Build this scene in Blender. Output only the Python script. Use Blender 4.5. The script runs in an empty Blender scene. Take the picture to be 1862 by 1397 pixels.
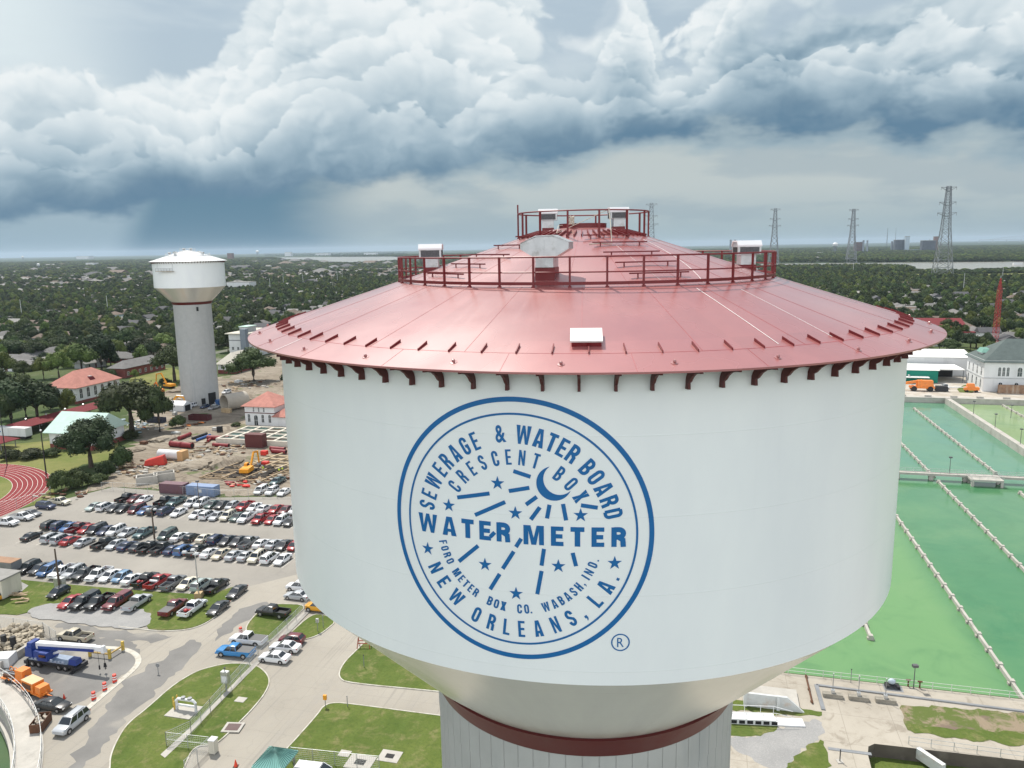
import bpy, bmesh, math, random
from mathutils import Vector, Matrix
from mathutils.geometry import tessellate_polygon
R = math.radians
SC = bpy.context.scene
COL = SC.collection
rnd = random.Random(7)

# ------------------------------------------------------------------ camera
CAM_H = 60.0
IW, IH, FPX = 1862.0, 1397.0, 1400.3
ROLL = math.atan(0.0172)
PITCH = math.atan(248.5 * math.cos(ROLL) / FPX)
FW = Vector((0, math.cos(PITCH), -math.sin(PITCH)))
_r0 = Vector((1, 0, 0)); _u0 = _r0.cross(FW)
RT = _r0 * math.cos(ROLL) - _u0 * math.sin(ROLL)
UP = _r0 * math.sin(ROLL) + _u0 * math.cos(ROLL)
cd = bpy.data.cameras.new('camera')
cd.sensor_width = 36.0; cd.lens = FPX / IW * 36.0
cd.clip_start = 0.5; cd.clip_end = 60000
cam = bpy.data.objects.new('camera', cd); COL.objects.link(cam)
cam.matrix_world = Matrix.Translation((0, 0, CAM_H)) @ Matrix((RT, UP, -FW)).transposed().to_4x4()
SC.camera = cam

# ------------------------------------------------------------------ sun, exposure
SUN_AZ, SUN_EL = R(-30), R(60)          # azimuth measured from +Y, negative = left of the view
sd = bpy.data.lights.new('sun', 'SUN'); sd.energy = 5.0; sd.angle = R(0.53); sd.color = (1.0, 0.95, 0.87)
sun = bpy.data.objects.new('sun', sd); COL.objects.link(sun)
SUN_DIR = Vector((math.sin(SUN_AZ) * math.cos(SUN_EL), math.cos(SUN_AZ) * math.cos(SUN_EL), math.sin(SUN_EL)))
sun.rotation_euler = SUN_DIR.to_track_quat('Z', 'Y').to_euler()
SC.view_settings.view_transform = 'Standard'; SC.view_settings.look = 'None'
bpy.context.view_layer.update()
SC.view_settings.exposure = 0.0; SC.view_settings.gamma = 1.0
SC.cycles.max_bounces = 5; SC.cycles.diffuse_bounces = 2; SC.cycles.glossy_bounces = 3
SC.cycles.transparent_max_bounces = 8; SC.cycles.volume_bounces = 0
SC.cycles.use_denoising = True
SC.cycles.sample_clamp_indirect = 4.0

# ------------------------------------------------------------------ node helpers
class NT:
    """tiny expression helper over a node tree"""
    def __init__(s, nt): s.nt = nt
    def n(s, t, **k):
        x = s.nt.nodes.new(t)
        for a, b in k.items(): setattr(x, a, b)
        return x
    def put(s, sock, v):
        if hasattr(v, 'is_linked') or isinstance(v, bpy.types.NodeSocket): s.nt.links.new(v, sock)
        else: sock.default_value = v
    def m(s, op, a, b=0.0, c=0.0, clamp=False):
        x = s.n('ShaderNodeMath', operation=op, use_clamp=clamp)
        s.put(x.inputs[0], a); s.put(x.inputs[1], b); s.put(x.inputs[2], c)
        return x.outputs[0]
    def vm(s, op, a, b=(0, 0, 0), scale=None):
        x = s.n('ShaderNodeVectorMath', operation=op)
        s.put(x.inputs[0], a); s.put(x.inputs[1], b)
        if scale is not None: s.put(x.inputs['Scale'], scale)
        return x.outputs[1] if op in ('DOT_PRODUCT', 'LENGTH', 'DISTANCE') else x.outputs[0]
    def comb(s, x, y, z=0.0):
        c = s.n('ShaderNodeCombineXYZ'); s.put(c.inputs[0], x); s.put(c.inputs[1], y); s.put(c.inputs[2], z); return c.outputs[0]
    def sep(s, v):
        c = s.n('ShaderNodeSeparateXYZ'); s.put(c.inputs[0], v); return c.outputs
    def noise(s, v, scale=1.0, detail=4.0, rough=0.5, dist=0.0, lac=2.0, color=False, dim='3D'):
        x = s.n('ShaderNodeTexNoise', noise_dimensions=dim); s.put(x.inputs['Vector'], v); s.put(x.inputs['Scale'], scale)
        x.inputs['Detail'].default_value = detail; x.inputs['Roughness'].default_value = rough
        x.inputs['Distortion'].default_value = dist; x.inputs['Lacunarity'].default_value = lac
        return x.outputs[1] if color else x.outputs[0]
    def vor(s, v, scale=1.0, feature='F1', out=0, rnd=1.0, smooth=0.5, dim='3D'):
        x = s.n('ShaderNodeTexVoronoi', feature=feature, voronoi_dimensions=dim); s.put(x.inputs['Vector'], v); s.put(x.inputs['Scale'], scale)
        x.inputs['Randomness'].default_value = rnd
        if feature == 'SMOOTH_F1': x.inputs['Smoothness'].default_value = smooth
        return x.outputs[out]
    def ss(s, v, lo, hi, a=0.0, b=1.0):
        x = s.n('ShaderNodeMapRange', interpolation_type='SMOOTHSTEP', clamp=True)
        s.put(x.inputs[0], v); s.put(x.inputs[1], lo); s.put(x.inputs[2], hi); s.put(x.inputs[3], a); s.put(x.inputs[4], b)
        return x.outputs[0]
    def lin(s, v, lo, hi, a=0.0, b=1.0):
        x = s.n('ShaderNodeMapRange', clamp=True)
        s.put(x.inputs[0], v); s.put(x.inputs[1], lo); s.put(x.inputs[2], hi); s.put(x.inputs[3], a); s.put(x.inputs[4], b)
        return x.outputs[0]
    def mix(s, f, a, b, mode='MIX'):
        x = s.n('ShaderNodeMix', data_type='RGBA', blend_type=mode)
        s.put(x.inputs[0], f)
        for i, v in ((6, a), (7, b)):
            if isinstance(v, (tuple, list)) and len(v) == 3: v = (*v, 1)
            s.put(x.inputs[i], v)
        return x.outputs[2]
    def curve(s, v, pts):
        """piecewise curve: pts = [(in, out)...]; scaled to 0..1 both ways"""
        x0, x1 = pts[0][0], pts[-1][0]; y0 = min(p[1] for p in pts); y1 = max(p[1] for p in pts)
        if y1 == y0: y1 = y0 + 1
        f = s.n('ShaderNodeFloatCurve'); cv = f.mapping.curves[0]
        q = [((a - x0) / (x1 - x0), (b - y0) / (y1 - y0)) for a, b in pts]
        cv.points[0].location = q[0]; cv.points[1].location = q[-1]
        for a in q[1:-1]: cv.points.new(*a)
        for p in cv.points: p.handle_type = 'AUTO_CLAMPED'
        f.mapping.update()
        s.put(f.inputs['Value'], s.lin(v, x0, x1)); f.inputs['Factor'].default_value = 1.0
        return s.m('MULTIPLY_ADD', f.outputs[0], y1 - y0, y0)

def lin3(r, g, b):
    def c(v):
        v /= 255.0
        return v / 12.92 if v <= 0.04045 else ((v + 0.055) / 1.055) ** 2.4
    return (c(r), c(g), c(b))

# ------------------------------------------------------------------ sky
W_ = bpy.data.worlds.new('World'); SC.world = W_; W_.use_nodes = True
def build_sky():
    nt = W_.node_tree; nt.nodes.clear(); N = NT(nt)
    out = N.n('ShaderNodeOutputWorld'); bg = N.n('ShaderNodeBackground')
    nt.links.new(bg.outputs[0], out.inputs[0])
    sky = N.n('ShaderNodeTexSky', sky_type='NISHITA'); sky.sun_disc = False
    sky.sun_elevation = SUN_EL; sky.sun_rotation = SUN_AZ; sky.air_density = 1.2; sky.dust_density = 2.5
    d = N.n('ShaderNodeTexCoord').outputs['Generated']
    X, Y, Z = N.sep(d)
    az = N.m('MULTIPLY', N.m('ARCTAN2', X, Y), 180 / math.pi)      # degrees right of +Y
    el = N.m('MULTIPLY', N.m('ARCSINE', Z), 180 / math.pi)
    q = N.comb(az, N.m('MULTIPLY', el, 1.35), 0.0)
    # domain warp so billows are not axis aligned
    wv = N.vm('SCALE', N.vm('SUBTRACT', N.noise(q, 0.09, 2, 0.5, color=True, dim='2D'), (0.5, 0.5, 0.5)), scale=5.0)
    w2 = N.vm('SCALE', N.vm('SUBTRACT', N.noise(q, 0.55, 2, 0.5, color=True, dim='2D'), (0.5, 0.5, 0.5)), scale=1.3)
    qw = N.vm('ADD', N.vm('ADD', q, wv), w2)
    # cauliflower relief: domes of several sizes; evaluated twice to get the lit and the shaded side of each
    def relief(p):
        h = None
        for sc, am, off in ((0.105, 0.45, 0.0), (0.24, 0.29, 13.0), (0.52, 0.17, 29.0), (1.15, 0.08, 51.0)):
            v = N.vor(N.vm('ADD', p, (off, off * .7, 0)), sc, 'SMOOTH_F1', smooth=0.22, dim='2D')
            dome = N.m('MULTIPLY', N.m('SUBTRACT', 1.0, N.m('MULTIPLY', v, v)), am)
            h = dome if h is None else N.m('ADD', h, dome)
        return h
    h0 = relief(qw); h1 = relief(N.vm('ADD', qw, (-0.45, 0.75, 0)))
    lit = N.lin(N.m('SUBTRACT', h0, h1), -0.25, 0.25, -1, 1)
    big = N.noise(qw, 0.085, 3, 0.5, dim='2D'); fine = N.noise(qw, 0.8, 5, 0.55, dim='2D')
    wisp = N.noise(N.comb(N.m('MULTIPLY', az, 0.22), el, 3.0), 0.33, 5, 0.55, 0.1, dim='2D')
    # --- the clear / veiled upper sky
    S = 10.0                                            # background strength is 0.1
    def K(r, g, b, k=1.0): return tuple(v * S * k for v in lin3(r, g, b))
    air = N.mix(0.82, sky.outputs[0], K(180, 198, 210))
    veil = N.m('MULTIPLY', N.ss(az, -22, -32), N.ss(N.m('MULTIPLY_ADD', wisp, 8.0, el), 7.5, 14.0))
    c = N.mix(veil, air, K(222, 234, 238))
    c = N.mix(N.m('MULTIPLY', N.ss(wisp, 0.42, 0.7), 0.5), c, K(212, 224, 230))
    # --- the great cumulus mass
    top = N.curve(az, [(-60, 9.5), (-36, 9.0), (-30, 10.5), (-26, 10.2), (-22, 10.0), (-19, 12.8), (-16, 16.5), (-13, 19.5), (-6, 19.0), (2, 16.3), (5.5, 14.6), (8, 16.8), (10, 15.2), (12, 13.4), (15, 15.8), (19, 19.0), (24, 21.0), (30, 20.0), (60, 19.0)])
    base = N.curve(az, [(-60, 3.4), (-36, 2.6), (-27, 3.2), (-20, 4.6), (-12, 5.0), (-6, 5.6), (0, 6.4), (6, 7.4), (14, 8.2), (22, 7.8), (30, 6.6), (60, 6.0)])
    hc = N.lin(h0, 0.45, 0.85, -1, 1)                    # -1 in the creases, 1 on the domes
    edge = N.m('MULTIPLY_ADD', hc, 1.3, N.m('MULTIPLY_ADD', big, 5.0, -2.5))
    tm = N.ss(N.m('ADD', N.m('SUBTRACT', N.m('ADD', top, edge), el), N.m('MULTIPLY', N.m('SUBTRACT', fine, 0.5), 1.2)), 0.0, 0.8)
    hole = N.m('MULTIPLY', N.ss(N.m('MULTIPLY_ADD', hc, 0.06, N.noise(q, 0.12, 2, 0.5, dim='2D')), 0.42, 0.34), N.ss(el, 10.0, 13.5))
    tm = N.m('MULTIPLY', tm, N.m('SUBTRACT', 1.0, N.m('MULTIPLY', N.m('MULTIPLY', hole, N.ss(az, -8, 0)), 0.85), clamp=True))
    u = N.m('DIVIDE', N.m('SUBTRACT', el, base), N.m('SUBTRACT', top, base))       # 0 at the base, 1 at the crown
    u = N.m('ADD', u, N.m('MULTIPLY', N.m('SUBTRACT', big, 0.5), 0.55))
    u = N.m('MULTIPLY_ADD', hc, 0.05, u)
    bright = N.curve(u, [(-0.3, 0.06), (0.0, 0.15), (0.12, 0.31), (0.28, 0.52), (0.5, 0.70), (0.8, 0.82), (1.3, 0.90)])
    amp = N.m('MULTIPLY', N.ss(u, -0.05, 0.45, 0.05, 1.0), N.ss(N.noise(q, 0.17, 2, 0.5, dim='2D'), 0.35, 0.6, 0.45, 1.15))
    bright = N.m('ADD', bright, N.m('MULTIPLY', N.m('MULTIPLY_ADD', lit, 0.17, N.m('MULTIPLY', hc, 0.08)), amp))
    bright = N.m('ADD', bright, N.m('MULTIPLY', N.m('SUBTRACT', fine, 0.5), 0.17))
    # overlapping rows of cumulus: each row has a bright scalloped crest that falls into shade before the next
    delta = 0.0
    for f_, am, off, sc_ in ((0.80, 2.2, 3.0, 0.075), (0.60, 2.4, 17.0, 0.085), (0.42, 2.0, 31.0, 0.10), (0.27, 1.5, 47.0, 0.12)):
        nn = N.noise(N.comb(N.m('ADD', az, off * 9.0), N.m('MULTIPLY', el, 0.35)), sc_, 3, 0.55, dim='2D')
        T = N.m('MULTIPLY_ADD', N.m('SUBTRACT', top, base), f_, base)
        T = N.m('ADD', T, N.m('MULTIPLY', N.m('SUBTRACT', nn, 0.5), am * 4.0))
        T = N.m('ADD', T, N.m('MULTIPLY_ADD', hc, 0.85, N.m('MULTIPLY', N.m('SUBTRACT', fine, 0.5), 1.1)))
        dd_ = N.m('SUBTRACT', T, el)
        sh = N.m('ADD', N.lin(dd_, 0.0, 1.6, 0.10, 0.0), N.lin(dd_, 0.4, 4.5, 0.07, -0.13))
        mk = N.ss(dd_, 0.0, 0.32)
        delta = N.m('MULTIPLY_ADD', N.m('SUBTRACT', sh, delta), mk, delta)
    bright = N.m('ADD', bright, N.m('MULTIPLY', delta, N.ss(u, -0.05, 0.35, 0.25, 0.92)))
    # broad darker banks inside the mass on the right
    bank = N.m('MULTIPLY', N.ss(N.noise(N.comb(N.m('MULTIPLY', az, 0.55), el, 5.0), 0.26, 4, 0.55, dim='2D'), 0.46, 0.62), N.ss(az, -6, 6))
    bright = N.m('SUBTRACT', bright, N.m('MULTIPLY', bank, 0.17))
    bright = N.m('ADD', bright, N.ss(az, 5, 25, 0.0, -0.05))
    bright = N.m('SUBTRACT', bright, N.ss(az, -12, -28, 0.0, 0.12))
    ramp = N.n('ShaderNodeValToRGB'); ramp.color_ramp.interpolation = 'B_SPLINE'
    cr = ramp.color_ramp; stops = [(0.0, (92, 127, 153)), (0.22, (118, 146, 166)), (0.45, (160, 183, 197)), (0.66, (196, 211, 219)), (0.85, (222, 232, 236)), (1.0, (240, 245, 246))]
    cr.elements[0].position = 0; cr.elements[0].color = (*lin3(*stops[0][1]), 1)
    cr.elements[1].position = 1; cr.elements[1].color = (*lin3(*stops[-1][1]), 1)
    for p_, c_ in stops[1:-1]:
        e = cr.elements.new(p_); e.color = (*lin3(*c_), 1)
    N.put(ramp.inputs[0], bright)
    cloud = N.vm('SCALE', ramp.outputs[0], scale=S)
    c = N.mix(tm, c, cloud)
    # --- below the cloud base: pale band, rain shaft on the left
    low = N.mix(N.ss(el, 0.0, 4.5), K(160, 180, 187), K(190, 200, 200))
    low = N.mix(N.m('MULTIPLY', N.ss(wisp, 0.45, 0.62), 0.45), low, K(150, 170, 182))
    low = N.mix(N.m('MULTIPLY', N.ss(az, -20, -26), 0.6), low, K(140, 170, 190))
    rw = N.m('MULTIPLY_ADD', el, -0.45, az)
    shaft = N.m('MULTIPLY', N.ss(rw, -27.6, -25.0), N.ss(N.m('MULTIPLY_ADD', N.m('SUBTRACT', wisp, 0.5), 5.0, az), -9.0, -17.0))
    low = N.mix(shaft, low, K(98, 134, 156))
    bwarp = N.m('MULTIPLY_ADD', N.m('SUBTRACT', N.noise(N.comb(N.m('MULTIPLY', az, 0.45), el, 0.0), 0.35, 4, 0.55, dim='2D'), 0.5), 4.0, base)
    bm = N.ss(N.m('SUBTRACT', el, bwarp), -1.3, 0.15)
    c = N.mix(bm, low, c)
    # faint shelf under the base on the right
    shelf = N.m('MULTIPLY', N.m('MULTIPLY', N.ss(az, -9, 0), N.ss(N.m('SUBTRACT', bwarp, el), 2.3, 0.4)), N.m('SUBTRACT', 1.0, bm))
    c = N.mix(N.m('MULTIPLY', shelf, 0.75), c, K(140, 168, 184))
    # high sun-side and behind-camera sky is made-up broken cloud, never in view, its brightness set to light the scene
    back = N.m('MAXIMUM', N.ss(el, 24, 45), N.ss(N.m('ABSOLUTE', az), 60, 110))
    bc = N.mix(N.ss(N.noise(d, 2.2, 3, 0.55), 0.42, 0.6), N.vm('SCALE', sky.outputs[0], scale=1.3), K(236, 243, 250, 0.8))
    bc = N.mix(N.m('MULTIPLY', N.ss(N.m('ABSOLUTE', az), 95, 150), N.ss(el, 55, 15)), bc, K(240, 244, 248, 2.25))  # unseen low sky behind the camera, brightened to light the shaded tank wall
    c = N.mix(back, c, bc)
    c = N.mix(N.ss(el, 0.0, -1.0), c, K(120, 140, 150, 0.6))
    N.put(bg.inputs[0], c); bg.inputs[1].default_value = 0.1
build_sky()
W_.cycles.sampling_method = 'MANUAL'; W_.cycles.sample_map_resolution = 512
# ------------------------------------------------------------------ image ray to world (used to read positions off the survey)
def G(px, py, z=0.0):
    d = FW + RT * ((px - IW / 2) / FPX) - UP * ((py - IH / 2) / FPX)
    t = (CAM_H - z) / -d.z
    return Vector((d.x * t, d.y * t, z))
def PJ(p):
    v = Vector(p) - Vector((0, 0, CAM_H)); dd = v.dot(FW)
    if dd < 1: return (-9999, -9999, dd)
    return (IW / 2 + FPX * v.dot(RT) / dd, IH / 2 - FPX * v.dot(UP) / dd, dd)
# site grid: everything on the water works is square to this frame
GA = R(-14.2)
E1 = Vector((math.cos(GA), math.sin(GA), 0)); E2 = Vector((-math.sin(GA), math.cos(GA), 0))
def S(a, b, z=0.0): return E1 * a + E2 * b + Vector((0, 0, z))
def toS(p): return (p.dot(E1), p.dot(E2))

# ------------------------------------------------------------------ mesh builder and tagging
class MB:
    def __init__(s): s.v = []; s.f = []; s.m = []; s.sm = []; s.M = None
    def add(s, vs, fs, m=0, smooth=False):
        o = len(s.v)
        if s.M is not None: vs = [tuple(s.M @ Vector(v)) for v in vs]
        s.v += [tuple(v) for v in vs]
        for f in fs: s.f.append([o + i for i in f]); s.m.append(m); s.sm.append(smooth)
        return s
    def box(s, x0, x1, y0, y1, z0, z1, m=0, taper=0.0):
        t = taper
        vs = [(x0, y0, z0), (x1, y0, z0), (x1, y1, z0), (x0, y1, z0), (x0 + t, y0 + t, z1), (x1 - t, y0 + t, z1), (x1 - t, y1 - t, z1), (x0 + t, y1 - t, z1)]
        return s.add(vs, [(3, 2, 1, 0), (4, 5, 6, 7), (0, 1, 5, 4), (1, 2, 6, 5), (2, 3, 7, 6), (3, 0, 4, 7)], m)
    def hexa(s, b, t, m=0):
        n = len(b)
        return s.add(list(b) + list(t), [tuple(range(n))[::-1], tuple(range(n, 2 * n))] + [(i, (i + 1) % n, n + (i + 1) % n, n + i) for i in range(n)], m)
    def prism(s, poly, z0, z1, m=0):
        return s.hexa([(x, y, z0) for x, y in poly], [(x, y, z1) for x, y in poly], m)
    def tube(s, pts, r, n=6, m=0, smooth=True, caps=True):
        pts = [Vector(p) for p in pts]; rs = r if isinstance(r, (list, tuple)) else [r] * len(pts)
        vs = []; fs = []
        for i, p in enumerate(pts):
            if i == 0: t = pts[1] - p
            elif i == len(pts) - 1: t = p - pts[-2]
            else: t = (pts[i + 1] - pts[i - 1])
            t = t.normalized() if t.length > 1e-9 else Vector((0, 0, 1))
            u = t.cross(Vector((0, 0, 1)))
            if u.length < 1e-3: u = t.cross(Vector((0, 1, 0)))
            u.normalize(); w = t.cross(u)
            for k in range(n):
                a = 2 * math.pi * (k + 0.5) / n
                vs.append(p + (u * math.cos(a) + w * math.sin(a)) * rs[i])
        for i in range(len(pts) - 1):
            for k in range(n):
                a = i * n + k; b = i * n + (k + 1) % n
                fs.append((a, b, b + n, a + n))
        if caps: fs.append(tuple(range(n))); fs.append(tuple(range((len(pts) - 1) * n, len(pts) * n))[::-1])
        return s.add(vs, fs, m, smooth and n > 4)
    def bar(s, a, b, w, h=None, m=0):
        a = Vector(a); b = Vector(b); h = h or w; t = (b - a).normalized(); u = t.cross(Vector((0, 0, 1)))
        if u.length < 1e-3: u = Vector((1, 0, 0))
        u.normalize(); k = u.cross(t)
        q = [(-1, -1), (1, -1), (1, 1), (-1, 1)]
        return s.hexa([a + u * (x * w / 2) + k * (y * h / 2) for x, y in q], [b + u * (x * w / 2) + k * (y * h / 2) for x, y in q], m)
    def lathe(s, prof, n=48, m=0, smooth=True, cx=0, cy=0, a0=0.0, a1=2 * math.pi):
        full = abs(a1 - a0 - 2 * math.pi) < 1e-6; k = n if full else n + 1
        vs = []; fs = []
        for r_, z in prof:
            for i in range(k):
                a = a0 + (a1 - a0) * i / n
                vs.append((cx + r_ * math.cos(a), cy + r_ * math.sin(a), z))
        for j in range(len(prof) - 1):
            for i in range(n):
                i2 = (i + 1) % k
                fs.append((j * k + i, j * k + i2, (j + 1) * k + i2, (j + 1) * k + i))
        return s.add(vs, fs, m, smooth)
    def ico(s, c, r, m=0, sub=1, jit=0.0, seed=0, sq=(1, 1, 1), smooth=True):
        bm = bmesh.new(); bmesh.ops.create_icosphere(bm, subdivisions=sub, radius=1.0)
        rr = random.Random(seed); vs = []
        for v in bm.verts:
            k = r * (1 + jit * (rr.random() * 2 - 1)); vs.append((c[0] + v.co.x * k * sq[0], c[1] + v.co.y * k * sq[1], c[2] + v.co.z * k * sq[2]))
        fs = [[v.index for v in f.verts] for f in bm.faces]; bm.free()
        return s.add(vs, fs, m, smooth)
    def build(s, name, mats, parent=None, loc=(0, 0, 0), rz=0.0, label=None, sharp=35):
        me = bpy.data.meshes.new(name)
        me.from_pydata(s.v, [], s.f)
        if not isinstance(mats, (list, tuple)): mats = [mats]
        for x in mats: me.materials.append(x)
        me.polygons.foreach_set('material_index', s.m)
        me.polygons.foreach_set('use_smooth', s.sm)
        me.update()
        if any(s.sm):
            try: me.set_sharp_from_angle(angle=R(sharp))
            except Exception: pass
        o = bpy.data.objects.new(name, me); COL.objects.link(o)
        o.location = loc; o.rotation_euler = (0, 0, rz)
        if parent is not None: o.parent = parent
        if label: o['label'] = label
        return o
def tag(o, label=None, cat=None, group=None, kind=None):
    if label: o['label'] = label
    if cat: o['category'] = cat
    if group: o['group'] = group
    if kind: o['kind'] = kind
    return o
def thing(name, label, cat, loc=(0, 0, 0), rz=0.0, group=None):
    o = bpy.data.objects.new(name, None); COL.objects.link(o)
    o.location = loc; o.rotation_euler = (0, 0, rz); o.empty_display_size = 0.5
    return tag(o, label, cat, group)
KIDS = {}
def kids(o):
    if o.name not in KIDS: KIDS[o.name] = [c for c in bpy.data.objects if c.parent == o]
    return KIDS[o.name]
def copy_tree(o, parent=None, skip=()):
    c = o.copy(); COL.objects.link(c); c.parent = parent
    for ch in kids(o):
        if ch.name.split('.')[0] not in skip: copy_tree(ch, c, skip)
    return c
ORD = ['first', 'second', 'third', 'fourth', 'fifth', 'sixth', 'seventh', 'eighth', 'ninth', 'tenth', 'eleventh', 'twelfth', 'thirteenth', 'fourteenth', 'fifteenth', 'sixteenth', 'seventeenth', 'eighteenth', 'nineteenth']
TENS = {2: ('twenty', 'twentieth'), 3: ('thirty', 'thirtieth'), 4: ('forty', 'fortieth'), 5: ('fifty', 'fiftieth'), 6: ('sixty', 'sixtieth'), 7: ('seventy', 'seventieth'), 8: ('eighty', 'eightieth'), 9: ('ninety', 'ninetieth')}
def ordw(i):
    """0 -> first"""
    n = i + 1
    if n < 20: return ORD[n - 1]
    if n >= 100: return str(n) + 'th'
    t, u = divmod(n, 10)
    return TENS[t][1] if u == 0 else TENS[t][0] + '-' + ORD[u - 1]

# ------------------------------------------------------------------ materials
MAT = {}
def mat(name, col, rough=0.6, metal=0.0, var=0.10, scale=0.8, bump=0.0, objcol=False, coat=0.0, spec=0.5, dirt=None, dirt_amt=0.0, dscale=0.3, bscale=None, streak=False):
    """painted / plain surface: base colour with real unevenness, optional stains of another colour, optional bump"""
    if name in MAT: return MAT[name]
    m = bpy.data.materials.new(name); m.use_nodes = True; nt = m.node_tree; N = NT(nt)
    p = nt.nodes['Principled BSDF']
    tc = N.n('ShaderNodeTexCoord').outputs['Object']
    n1 = N.noise(tc, scale, 4, 0.6)
    k = N.lin(n1, 0.25, 0.75, 1 - var, 1 + var)
    if objcol:
        oi = N.n('ShaderNodeObjectInfo'); base = oi.outputs['Color']
    else: base = (*col, 1)
    c = N.mix(1.0, base, N.comb(k, k, k), 'MULTIPLY')
    if dirt:
        v = tc
        if streak: v = N.vm('MULTIPLY', tc, (1.0, 1.0, 0.12))
        dn = N.ss(N.noise(v, dscale, 5, 0.65), 0.5, 0.72)
        c = N.mix(N.m('MULTIPLY', dn, dirt_amt), c, dirt)
    N.put(p.inputs['Base Color'], c)
    p.inputs['Roughness'].default_value = rough; p.inputs['Metallic'].default_value = metal
    p.inputs['Specular IOR Level'].default_value = spec
    if rough < 0.9: N.put(p.inputs['Roughness'], N.lin(n1, 0.3, 0.7, max(0.02, rough - 0.06), rough + 0.06))
    if coat: p.inputs['Coat Weight'].default_value = coat; p.inputs['Coat Roughness'].default_value = 0.08
    if bump:
        b = N.n('ShaderNodeBump'); b.inputs['Strength'].default_value = 1.0; b.inputs['Distance'].default_value = bump
        N.put(b.inputs['Height'], N.noise(tc, bscale or scale * 6, 4, 0.6)); N.put(p.inputs['Normal'], b.outputs[0])
    MAT[name] = m
    return m
RUSTC = lin3(92, 60, 40)
M_white = mat('white_paint', (0.66, 0.67, 0.67), 0.45, var=0.04, dirt=(0.35, 0.34, 0.3), dirt_amt=0.25, streak=True)
M_galv = mat('galvanised_metal', (0.55, 0.56, 0.56), 0.38, metal=0.7, var=0.16, scale=3, dirt=(0.22, 0.21, 0.16), dirt_amt=0.55, dscale=2.2)
M_dark = mat('dark_void', (0.012, 0.012, 0.013), 0.8, var=0.1)
M_mesh = mat('mesh_screen', (0.09, 0.095, 0.1), 0.7, var=0.5, scale=25)
M_steelred = mat('dark_red_steel', lin3(112, 27, 30), 0.42, var=0.12, scale=2)
M_brown = mat('oxide_brown_steel', lin3(86, 36, 34), 0.6, var=0.12, scale=2)
M_rope = mat('rope', (0.62, 0.58, 0.48), 0.9, var=0.1)
M_conc = mat('weathered_concrete', (0.42, 0.40, 0.36), 0.85, var=0.14, scale=0.5, dirt=(0.2, 0.19, 0.16), dirt_amt=0.5, bump=0.01)
M_wood = mat('raw_timber', (0.36, 0.27, 0.17), 0.85, var=0.2, scale=2)
M_black = mat('black_rubber', (0.02, 0.02, 0.022), 0.7, var=0.2)
M_yel = mat('machine_yellow', lin3(222, 150, 30), 0.45, var=0.1, dirt=(0.2, 0.15, 0.08), dirt_amt=0.5, dscale=1)
M_org = mat('machine_orange', lin3(226, 128, 46), 0.45, var=0.12, dirt=(0.2, 0.13, 0.08), dirt_amt=0.4, dscale=1)
M_steel = mat('grey_steel', (0.25, 0.26, 0.27), 0.5, metal=0.3, var=0.15)
M_rust = mat('rusty_steel', RUSTC, 0.8, var=0.3, scale=2)
M_blueP = mat('container_blue', lin3(120, 140, 172), 0.55, var=0.12, dirt=RUSTC, dirt_amt=0.3, dscale=0.8)
M_glass = mat('window_glass', (0.03, 0.04, 0.045), 0.08, var=0.3, spec=0.8)
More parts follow.
